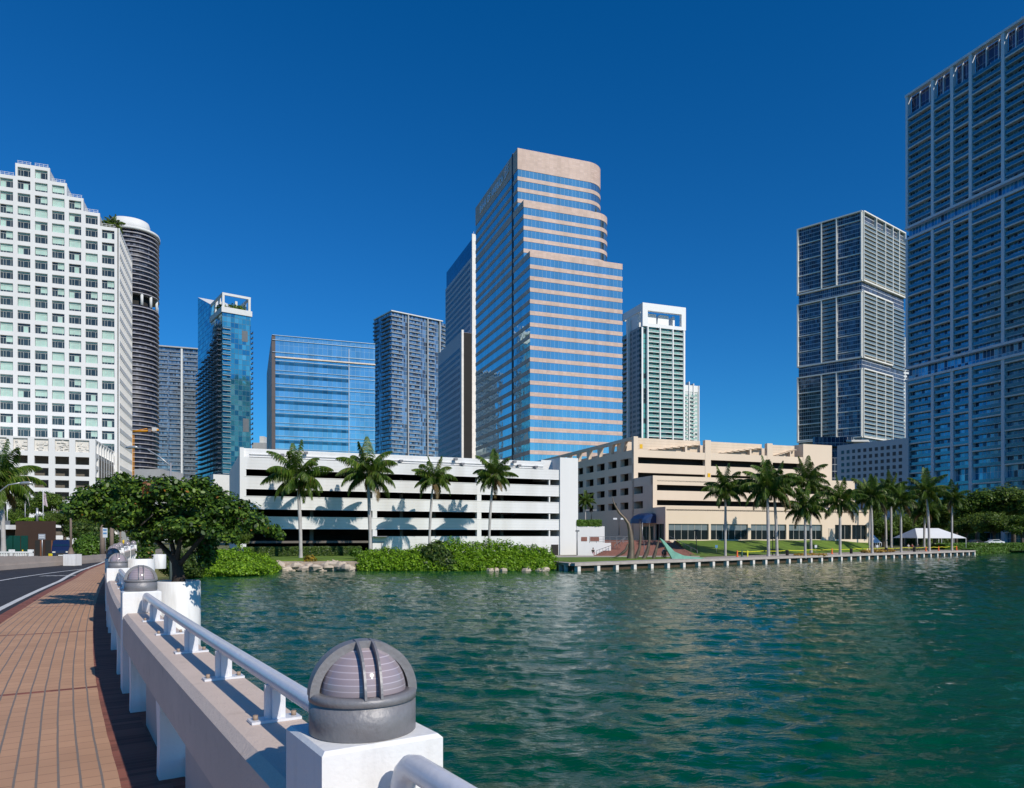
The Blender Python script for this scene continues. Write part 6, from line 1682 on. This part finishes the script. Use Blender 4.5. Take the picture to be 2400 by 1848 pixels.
def flag(root, x, D, zb, zt):
    mb = MB(); vs = []
    for i in range(7):
        for j in range(4):
            f = i/6; vs.append((x+.05+.10*j*(1+f*.6)+.02*math.sin(i*2+j), D+.03*math.sin(j*3+i), zt-.2-f*1.5-.08*j))
    mb.raw(vs, [(i*4+j, i*4+j+1, (i+1)*4+j+1, (i+1)*4+j) for i in range(6) for j in range(3)], M('faded_flag_cloth', (.5, .4, .42), .8, var=.6, vscale=2.5)); part('flag', mb, root)
    for f in root.children:
        if f.name.startswith('flag'): md = f.modifiers.new('thickness', 'SOLIDIFY'); md.thickness = .015
pole('flagpole', 'thin flagpole with a limp flag, left of two above the kiosk', 'flagpole', 59, 1150, 1215, 88, .05, metalw, flag, 'flagpoles above the kiosk')
pole('flagpole', 'thin flagpole with a limp flag, right of two above the kiosk', 'flagpole', 101, 1150, 1222, 86, .05, metalw, flag, 'flagpoles above the kiosk')
pole('flagpole', 'bare thin pole behind the left edge palm', 'flagpole', 17, 1180, 1232, 88, .05, metalw, None)
def globe(root, x, D, zb, zt):
    mb = MB(); mb.lathe([(.001, -.2), (.14, -.14), (.2, 0), (.14, .14), (.001, .2)], (x, D, zt+.2), whiteb, 12); part('globe', mb, root)
pole('globe_lamp', 'short post lamp with a white globe on the kiosk roof', 'lamp', 93, 1208, 1222, 86, .08, blackm, globe)
pole('roof_post', 'stubby pale square post on the kiosk roof beside the globe lamp', 'post', 87, 1191, 1224, 85, .14, silver)
def tall_base(root, x, D, zb, zt):
    mb = MB(); mb.lathe([(.17, 0), (.16, .12), (.12, .25), (.08, .4)], (x, D, zb), wood, 12); part('pole_base', mb, root)
pole('lamp_pole', 'brown round lamp pole standing beside the blue van', 'pole', 166, 1175, 1299, 44, .075, wood, tall_base, None, .06)
pole('utility_pole', 'thick brown pole behind the fourth dome lamp, leftmost of three', 'pole', 240, 1225, 1312, 56, .20, wood, None, 'brown poles behind the bridge lamps')
pole('utility_pole', 'brown pole right of the blue and white sign, middle of three', 'pole', 262, 1230, 1300, 62, .18, wood, None, 'brown poles behind the bridge lamps')
pole('utility_pole', 'slim brown pole, rightmost of three before the ramp', 'pole', 282, 1235, 1296, 70, .10, wood, None, 'brown poles behind the bridge lamps')
def sign_board(w_, h, col, col2=None):
    def f(root, x, D, zb, zt):
        mb = MB(); mb.box(x-w_/2, x+w_/2, D-.05, D-.02, zt-h, zt, col); part('sign_board', mb, root)
        if col2:
            mb = MB(); mb.box(x-w_*.4, x+w_*.4, D-.06, D-.05, zt-h*.4, zt-h*.25, col2); mb.box(x-w_*.4, x+w_*.4, D-.06, D-.05, zt-h*.7, zt-h*.55, col2); part('sign_writing', mb, root)
    return f
sgrey = M('sign_back_grey', (.36, .38, .42), .5); sblue = M('sign_blue', (.12, .28, .5), .5); swh = M('sign_white', (.72, .74, .76), .5)
pole('road_sign', 'small grey rectangular sign on a thin post left of the blue van', 'sign', 99, 1252, 1306, 46, .03, silver, sign_board(.42, .34, sgrey, swh))
pole('road_sign', 'tall narrow blue and white sign between brown poles', 'sign', 247, 1234, 1292, 52, .03, silver, sign_board(.32, .8, swh, sblue))
pole('road_sign', 'small yellow marker sign at the front of the blue van', 'sign', 119, 1298, 1308, 50, .03, silver, sign_board(.25, .25, M('marker_yellow', (.75, .75, .02), .5), M('marker_orange', (.8, .3, .02), .5)))
pole('yellow_bollard', 'yellow bollard beyond the ramp, right of the brown poles', 'bollard', 289, 1266, 1276, 80, .12, M('bollard_yellow', (.75, .5, .02), .5))
pole('yellow_bollard', 'yellow bollard before the kiosk glass doors', 'bollard', 53, 1289, 1300, 70, .07, MATS['bollard_yellow'])
def van():
    D = 80; px = 142; x = XP(px, D); zb = ZP(1308, D); w_ = 37*D/F; h = 36*D/F
    root = thing('blue_van', 'dark blue van facing the viewer beside the brown lamp pole', 'van', (x, D, zb))
    body_ = M('van_paint', (.012, .022, .07), .25, spec=.7); gl = M('van_glass', (.01, .03, .06), .05, spec=.9); z0 = zb+.25
    hw = w_/2; mb = MB()
    secs = [(D, .55, .96, .0), (D+.5, 1.0, .98, .0), (D+1.1, h-.25, .92, 0), (D+1.6, h, .88, 0), (D+4.8, h, .88, 0), (D+5.0, h-.15, .86, 0)]
    vs = []
    for y, top, k, _ in secs:
        for a, z in ((-1, 0), (1, 0), (1, .55*min(1, top)), (k, top*.96), (k*.8, top), (-k*.8, top), (-k, top*.96), (-1, .55*min(1, top))): vs.append((x+a*hw*(1 if z < .6 else .98), y, z0+z))
    n = 8; fs = [(i*n+j, i*n+(j+1) % n, (i+1)*n+(j+1) % n, (i+1)*n+j) for i in range(len(secs)-1) for j in range(n)] + [tuple(range(n))[::-1], tuple((len(secs)-1)*n+j for j in range(n))]
    mb.raw(vs, fs, body_); part('body', mb, root)
    mb = MB(); mb.raw([(x-hw*.84, D+.5-.02, z0+1.02), (x+hw*.84, D+.5-.02, z0+1.02), (x+hw*.78, D+1.08-.02, z0+h-.3), (x-hw*.78, D+1.08-.02, z0+h-.3), (x-hw*.84, D+.56, z0+1.0), (x+hw*.84, D+.56, z0+1.0), (x+hw*.78, D+1.12, z0+h-.32), (x-hw*.78, D+1.12, z0+h-.32)], [(0, 1, 2, 3), (7, 6, 5, 4), (0, 4, 5, 1), (3, 2, 6, 7)], gl); part('windscreen', mb, root)
    for s in (-1, 1):
        mb = MB(); mb.box(x+s*hw*.72-.14, x+s*hw*.72+.14, D-.03, D+.02, z0+.32, z0+.46, M('headlight_lens', (.7, .68, .6), .1)); part('headlight', mb, root)
        mb = MB(); mb.tube([(x+s*(hw-.22), D+.9, zb+.34), (x+s*(hw-.02), D+.9, zb+.34)], .34, blackm, 16); mb.tube([(x+s*(hw-.22), D+4, zb+.34), (x+s*(hw-.02), D+4, zb+.34)], .34, blackm, 16); part('wheel', mb, root)
    mb = MB(); mb.box(x-hw*.5, x+hw*.5, D-.04, D+.01, z0+.05, z0+.28, blackm); part('grille', mb, root); root.rotation_euler = (0, 0, R(29))
    mb = MB(); mb.box(x-.22, x+.22, D-.06, D-.04, z0-.02, z0+.08, swh); part('number_plate', mb, root)
van()
def cobra(name, label, pts, pole_pts, head):
    root = thing('street_light', label, 'street light', pole_pts[0], 'curved-arm street lights')
    mb = MB(); mb.tube(pole_pts, [.12]*(len(pole_pts)-1)+[.08], silver, 8); part('pole', mb, root)
    mb = MB(); mb.tube(pts, .05, silver, 6); part('arm', mb, root)
    mb = MB(); h = head; mb.tube([(h[0]-.5, h[1], h[2]-.02), (h[0]-.2, h[1], h[2]), (h[0]+.3, h[1], h[2]+.02), (h[0]+.5, h[1], h[2])], [.05, .13, .12, .06], silver, 8); part('lamp_head', mb, root)
D = 60
cobra('s', 'silver street light with curved arm rising over the sea grape crown', [(XP(399, D), D, ZP(1092, D)), (XP(375, D), D, ZP(1072, D)), (XP(345, D), D, ZP(1053, D)), (XP(316, D), D, ZP(1048, D))],
      [(XP(400, D), D, PLAT-1), (XP(400, D), D, ZP(1085, D))], (XP(309, D), D, ZP(1049, D)))
D = 55
cobra('s', 'silver street light whose curved arm enters at the left edge by the palm', [(XP(-25, D), D, ZP(1180, D)), (XP(0, D), D, ZP(1152, D)), (XP(20, D), D, ZP(1137, D)), (XP(48, D), D, ZP(1132, D))],
      [(XP(-27, D), D, PLAT), (XP(-27, D), D, ZP(1175, D))], (XP(60, D), D, ZP(1133, D)))
def crane():
    ye = M('crane_yellow', (.75, .33, .02), .5); D = 300
    root = thing('tower_crane', 'orange tower crane mast and short jib in front of the dark curved tower', 'crane', (XP(309, D), D, PLAT))
    mb = MB(); x = XP(309, D); h = .55
    for a in (-h, h):
        for b in (-h, h): mb.tube([(x+a, D+b, PLAT), (x+a, D+b, ZP(1020, D))], .13, ye, 4)
    z = 10
    while z < ZP(1020, D)-1.5: mb.tube([(x-h, D-h, z), (x+h, D-h, z+1.5)], .09, ye, 4); mb.tube([(x+h, D-h, z+1.5), (x-h, D-h, z+3)], .09, ye, 4); z += 3
    part('mast', mb, root)
    mb = MB(); mb.tube([(XP(305, D), D, ZP(978, D)), (x, D, ZP(1014, D))], .3, ye, 4); mb.tube([(XP(303, D), D, ZP(1012, D)), (XP(340, D), D, ZP(1011, D)), (XP(372, D), D, ZP(1008, D))], .45, ye, 4)
    mb.tube([(XP(303, D), D, ZP(1012, D)), (XP(345, D), D, ZP(1005, D))], .15, ye, 4); part('jib', mb, root)
    mb = MB(); mb.box(XP(358, D), XP(368, D), D-.8, D+.8, ZP(1011, D), ZP(1003, D), slabw); part('counterweight', mb, root)
    mb = MB(); mb.box(XP(350, D), XP(356, D), D-1, D-.6, ZP(1014, D), ZP(1006, D), M('crane_cab', (.25, .2, .2), .5)); part('cab', mb, root)
crane()
mb = MB(); D = 290; mb.box(XP(315, D), XP(376, D), D, D+20, PLAT, ZP(1100, D), slabg); mb.box(XP(315, D), XP(420, D), D+4, D+22, PLAT, ZP(1120, D), slabg)
solo('grey_block', mb, 'plain grey low block below the dark curved tower', 'building', (XP(345, D), D, PLAT))
mb = MB(); D = 500; mb.box(XP(590, D), XP(622, D), D, D+20, PLAT, ZP(1038, D), slabg); mb.box(XP(606, D), XP(616, D), D+2, D+12, ZP(1038, D), ZP(1022, D), slabw)
solo('far_block', mb, 'small far grey building between the blue tower and the glass office block', 'building', (XP(605, D), D, PLAT))

# ============================================================ PROMENADE FURNITURE
def lamp_post(px, y0, y1, D, label, twin=False, col=blackm):
    x = XP(px, D); zb = ZP(y1, D); zt = ZP(y0, D); root = thing('lamp_post', label, 'lamp post', (x, D, zb), 'dark lamp posts of the waterfront')
    mb = MB(); mb.tube([(x, D, zb), (x, D, zt)], [.09, .06], col, 8); part('pole', mb, root)
    if twin:
        for s in (-1, 1): mb = MB(); mb.box(x+s*.75-.45, x+s*.75+.3, D-.25, D+.25, zt-.12, zt+.22, swh if twin == 2 else greym); part('lamp_head', mb, root)
    else:
        mb = MB(); mb.box(x-.3, x+.35, D-.25, D+.25, zt-.05, zt+.22, col); part('lamp_head', mb, root)
lamp_post(1353, 1246, 1302, 127, 'dark lamp post with square head before the white stair tower', col=greym)
lamp_post(1386, 1197, 1220, 150, 'twin-headed lamp post above the trimmed hedge', True)
lamp_post(1451, 1217, 1255, 146, 'twin-headed lamp post with white heads beside the blue awning', 2)
lamp_post(1632, 1245, 1301, 133, 'thin black lamp post at the left end of the lawn')
lamp_post(1811, 1262, 1304, 131, 'thin black lamp post between the pair of palms on the lawn')
orange = M('barrier_orange', (.75, .12, .02), .5); yel = M('tape_yellow', (.75, .7, .03), .5)
def on_walk(px, k): q = hit(SW0, SD, px); p = go(go(SW0, SD, q), SN, -k); return p
BP = [(1728, orange, 'orange barricade post before the sloping lawn, leftmost'), (1739, M('bin_green', (.02, .09, .05), .5), 'dark green stub post beside the leftmost orange post'), (1752, yel, 'yellow bollard near the leftmost orange post'),
      (1950, orange, 'orange barricade post left of the restaurant corner palm'), (2170, orange, 'orange barricade post beside the tall marquee palm'), (2200, orange, 'orange barricade post between the two marquee palms'), (2242, orange, 'orange barricade post right of the last palm')]
pp = []
for px, m_, lab in BP:
    p = on_walk(px, 6.5 if px < 1800 else 8); D = p[1]; p = P2(px, D); mb = MB(); z = GROUND+.05
    mb.lathe([(.3, 0), (.3, .06), (.13, .1), (.11, .95), (.07, 1.08), (0, 1.1)] if m_ is not yel else [(.12, 0), (.12, .95), (.08, 1.02), (0, 1.03)], (*p, z), m_, 12); pp.append((*p, z+.9))
    solo('barricade_post', mb, lab, 'post', (*p, z), 'posts of the taped-off lawn')
for k, (a, b) in enumerate(((0, 3), (3, 4), (4, 6))):
    A, B = Vector(pp[a]), Vector(pp[b]); mb = MB(); n = 24
    pts = [A.lerp(B, i/n) + Vector((0, 0, -.12*math.sin(math.pi*((i % 6)/6)))) for i in range(n+1)]
    for i in range(n):
        p, q = pts[i], pts[i+1]; mb.raw([p, q, q+Vector((0, 0, .08)), p+Vector((0, 0, .08)), p+Vector((0, .01, 0)), q+Vector((0, .01, 0)), q+Vector((0, .01, .08)), p+Vector((0, .01, .08))], [(0, 1, 2, 3), (7, 6, 5, 4), (3, 2, 6, 7), (0, 4, 5, 1)], yel)
    solo('caution_tape', mb, ['long yellow caution tape across the foot of the sloping lawn', 'yellow caution tape before the flower bed palms', 'short yellow caution tape below the marquee'][k], 'tape', tuple(A))
for px, lab, D in ((1679, 'small sign on a stick on the lawn left of the lone palm', 132), (1912, 'small white sign on a stick right of the short palm', 141), (2056, 'small white sign right of the beige corner palm', 152)):
    pole('lawn_sign', lab, 'sign', px, 1278, 1296, D, .04, silver, sign_board(.45, .5, swh if px > 1700 else sblue), 'small lawn signs')
for k, (px, lab) in enumerate(((1845, 'dark litter bin on the promenade left of the short palm'), (1995, 'dark litter bin before the lawn end'), (2077, 'dark litter bin right of the beige corner'), (2143, 'dark litter bin below the marquee'))):
    p = on_walk(px, 6); p = P2(px, p[1]); mb = MB(); mb.lathe([(.24, 0), (.27, .1), (.27, .8), (.3, .84), (.3, .92), (.1, 1.0), (0, 1.0)], (*p, GROUND+.06), blackm, 14)
    solo('litter_bin', mb, lab, 'bin', (*p, GROUND+.06), 'dark litter bins on the promenade')
fl = leafmat('flower_petals', (.3, .12, .02), (.45, .28, .05), (.5, .4, .1), trans=.2)
bush('flower_bed', 'low bed of orange flowers around the short palm', 'flower bed', [(1885, 1297, 1304, 14, 130), (1905, 1297, 1304, 14, 131), (1925, 1297, 1304, 14, 132), (1870, 1298, 1304, 10, 130)], 2200, .12, fl, 51)
bush('flower_bed', 'low bed of yellow flowers right of the beige corner palm', 'flower bed', [(2030, 1289, 1296, 14, 149), (2060, 1288, 1295, 16, 151), (2085, 1288, 1294, 14, 154)], 2200, .12, fl, 52)
def tent(px0, px1, y0, y1, D, dd, label, legs=True):
    tw = M('tent_canvas', (.82, .82, .82), .6, var=.03); x0, x1 = XP(px0, D), XP(px1, D); zt, ze = ZP(y0, D), ZP(y1, D); zb = GROUND
    root = thing('marquee', label, 'tent', ((x0+x1)/2, D, zb)); mb = MB(); r = (x1-x0)*.22
    vs = [(x0, D, ze), (x1, D, ze), (x1, D+dd, ze), (x0, D+dd, ze), (x0+r, D+dd/2, zt), (x1-r*1.3, D+dd/2, zt)]
    vs += [(a, b, c-.12) for a, b, c in vs[:4]]
    mb.raw(vs, [(0, 1, 5, 4), (1, 2, 5), (2, 3, 4, 5), (3, 0, 4), (6, 7, 1, 0), (7, 8, 2, 1), (8, 9, 3, 2), (9, 6, 0, 3)], tw); part('roof', mb, root)
    for k in range(5):
        for yy in (0, dd):
            x = x0+(x1-x0)*k/4; mb = MB(); mb.tube([(x, D+yy, zb), (x, D+yy, ze-.05)], .06, metalw, 6); part('tent_pole', mb, root)
tent(2150, 2264, 1238, 1261, 188, 12, 'large white marquee tent behind the far palms')
tent(2046, 2066, 1254, 1272, 192, 6, 'small white tent right of the beige corner')
def car(px, yb, D, col, label, L_=4.5):
    x = XP(px, D); zb = ZP(yb, D); root = thing('parked_car', label, 'car', (x, D, zb)); mb = MB(); m_ = M('car_'+col[0], col[1], .3, spec=.7)
    pr = [(-2.2, .35), (-2.2, .75), (-1.5, .9), (-.8, 1.35), (.7, 1.38), (1.4, .95), (2.1, .85), (2.2, .55), (2.2, .35)]; vs = [(x+a, D-.85, zb+z) for a, z in pr] + [(x+a, D+.85, zb+z) for a, z in pr]; n = len(pr)
    mb.raw(vs, [tuple(range(n))[::-1], tuple(range(n, 2*n))] + [(k, (k+1) % n, n+(k+1) % n, n+k) for k in range(n)][::1], m_); part('body', mb, root)
    mb = MB(); g = M('car_window', (.02, .03, .04), .05, spec=.9); pw = [(-1.25, .93), (-.75, 1.28), (.62, 1.3), (1.15, .97)]; vs = [(x+a, D-.87, zb+z) for a, z in pw] + [(x+a, D-.85, zb+z) for a, z in pw]
    mb.raw(vs, [(3, 2, 1, 0), (0, 1, 5, 4), (1, 2, 6, 5), (2, 3, 7, 6)], g); part('window', mb, root)
    for a in (-1.35, 1.35): mb = MB(); mb.tube([(x+a, D-.9, zb+.33), (x+a, D-.7, zb+.33)], .33, blackm, 14); part('wheel', mb, root)
car(2331, 1277, 196, ('white', (.78, .78, .78)), 'white car parked beneath the trees behind the right hedge')
car(2285, 1277, 200, ('black', (.02, .02, .025)), 'black car parked left of the white car under the trees')
car(1185, 1211, 139, ('red', (.25, .03, .03)), 'dark red car on an upper deck of the white garage')
car(1060, 1165, 136, ('grey', (.2, .2, .22)), 'grey car on the second deck from the top of the white garage')
car(345, 1273, 96, ('silver', (.5, .52, .55)), 'pale car half hidden behind the sea grape branches')

# people
skin = M('skin', (.45, .28, .2), .6)
def person(px, yb, D, label, top, legs_c, pose='stand', face=0):
    x = XP(px, D); z = ZP(yb, D); root = thing('person', label, 'person', (x, D, z))
    J = {'pel': (0, 0, .92), 'che': (0, -.02, 1.3), 'nec': (0, 0, 1.47), 'hea': (0, -.02, 1.66), 'hipL': (-.1, 0, .88), 'kneL': (-.12, -.05, .48), 'ankL': (-.12, .05, .08), 'toeL': (-.13, -.12, .04),
         'hipR': (.1, 0, .88), 'kneR': (.12, -.12, .48), 'ankR': (.12, .02, .08), 'toeR': (.13, -.14, .04), 'shL': (-.19, 0, 1.4), 'elL': (-.25, .02, 1.12), 'wrL': (-.25, -.1, .9), 'haL': (-.25, -.14, .82),
         'shR': (.19, 0, 1.4), 'elR': (.25, .02, 1.12), 'wrR': (.24, -.12, .92), 'haR': (.24, -.16, .84)}
    if pose == 'walk': J.update(kneL=(-.11, -.22, .5), ankL=(-.11, -.25, .1), toeL=(-.11, -.4, .05), ankR=(.11, .3, .14), kneR=(.11, .06, .48), toeR=(.11, .18, .04), wrL=(-.24, .12, .93), wrR=(.24, -.28, 1.0), haR=(.24, -.36, 1.0), haL=(-.24, .16, .86))
    if pose == 'bend': J.update(che=(0, -.28, 1.18), nec=(0, -.42, 1.26), hea=(0, -.56, 1.36), shL=(-.18, -.38, 1.2), shR=(.18, -.38, 1.2), elL=(-.2, -.42, .92), elR=(.2, -.42, .92), wrL=(-.15, -.58, .78), wrR=(.15, -.58, .78), haL=(-.12, -.64, .72), haR=(.12, -.64, .72))
    if pose == 'sit': 
        J = {k: (a, b, c-.48) for k, (a, b, c) in J.items()}; J.update(hipL=(-.1, 0, .42), hipR=(.1, 0, .42), kneL=(-.13, -.42, .48), kneR=(.13, -.42, .48), ankL=(-.13, -.4, .08), ankR=(.13, -.4, .08), toeL=(-.13, -.56, .04), toeR=(.13, -.56, .04), wrL=(-.16, -.34, .55), wrR=(.16, -.34, .55), haL=(-.14, -.42, .55), haR=(.14, -.42, .55))
    c, s = math.cos(face), math.sin(face); tr = lambda p: (p[0]*c-p[1]*s, p[0]*s+p[1]*c, p[2])
    names = list(J); rad = dict(pel=.13, che=.15, nec=.06, hea=.1, hipL=.09, hipR=.09, kneL=.06, kneR=.06, ankL=.045, ankR=.045, toeL=.04, toeR=.04, shL=.06, shR=.06, elL=.042, elR=.042, wrL=.03, wrR=.03, haL=.035, haR=.035)
    E = [('pel', 'che'), ('che', 'nec'), ('nec', 'hea'), ('pel', 'hipL'), ('hipL', 'kneL'), ('kneL', 'ankL'), ('ankL', 'toeL'), ('pel', 'hipR'), ('hipR', 'kneR'), ('kneR', 'ankR'), ('ankR', 'toeR'), ('che', 'shL'), ('shL', 'elL'), ('elL', 'wrL'), ('wrL', 'haL'), ('che', 'shR'), ('shR', 'elR'), ('elR', 'wrR'), ('wrR', 'haR')]
    me = bpy.data.meshes.new('body'); me.from_pydata([tr(J[n]) for n in names], [(names.index(a), names.index(b)) for a, b in E], []); me.materials.append(skin)
    o = bpy.data.objects.new('body', me); C.objects.link(o); o.parent = root
    o.modifiers.new('skin', 'SKIN'); me.skin_vertices[0]
    for i, n in enumerate(names): me.skin_vertices[0].data[i].radius = (rad[n], rad[n])
    me.skin_vertices[0].data[0].use_root = True; o.modifiers.new('sub', 'SUBSURF').levels = 1
    A = lambda n: Vector(tr(J[n])) + Vector((x, D, z))
    mb = MB(); tm = M('cloth_'+top[0], top[1], .8); mb.tube([A('pel')-Vector((0, 0, .05)), A('pel').lerp(A('che'), .5), A('che'), A('nec')-Vector((0, 0, .05))], [.165, .155, .185, .09], tm, 12)
    for sd in 'LR': mb.tube([A('sh'+sd), A('sh'+sd).lerp(A('el'+sd), .8)], [.085, .065], tm, 8)
    part('shirt', mb, root)
    mb = MB(); lm = M('cloth_'+legs_c[0], legs_c[1], .8)
    mb.tube([A('pel')+Vector((0, 0, .06)), A('pel')-Vector((0, 0, .08))], [.16, .165], lm, 12)
    for sd in 'LR': mb.tube([A('hip'+sd), A('kne'+sd), A('ank'+sd)], [.11, .08, .065], lm, 8)
    part('trousers', mb, root)
    mb = MB(); hpos = A('hea'); mb.lathe([(.001, .14), (.07, .12), (.112, .05), (.118, -.01), (.1, -.05)], (hpos.x, hpos.y+.02, hpos.z), M('hair_dark', (.03, .02, .015), .7), 12); part('hair', mb, root)
person(1553, 1308, 113.5, 'person bending forward beside the green fin of the sculpture', ('lilac', (.35, .33, .45)), ('navy', (.03, .04, .08)), 'bend', .6)
person(1559, 1311, 112.8, 'person in dark clothes standing under the green fin', ('darkgrey', (.05, .06, .07)), ('black', (.02, .02, .02)), 'stand', -.4)
person(1390, 1302, 124, 'person seated at the foot of the stairs by the white wall', ('black', (.02, .02, .02)), ('pink', (.5, .3, .3)), 'sit', .3)
person(2129, 1292, 170, 'person in pale clothes standing left of the marquee', ('pale', (.6, .6, .6)), ('tan', (.3, .25, .2)), 'stand', .2)
person(2138, 1292, 171, 'person in dark red shirt beside the one in pale clothes', ('darkred', (.3, .06, .05)), ('navy', (.03, .04, .08)), 'stand', -.5)
person(2152, 1292, 172, 'person in black walking below the marquee edge', ('black', (.02, .02, .02)), ('darkgrey', (.05, .06, .07)), 'walk', 1.2)
person(2290, 1284, 196, 'person standing by the parked black car', ('pale', (.6, .6, .6)), ('navy', (.03, .04, .08)), 'stand', 0)
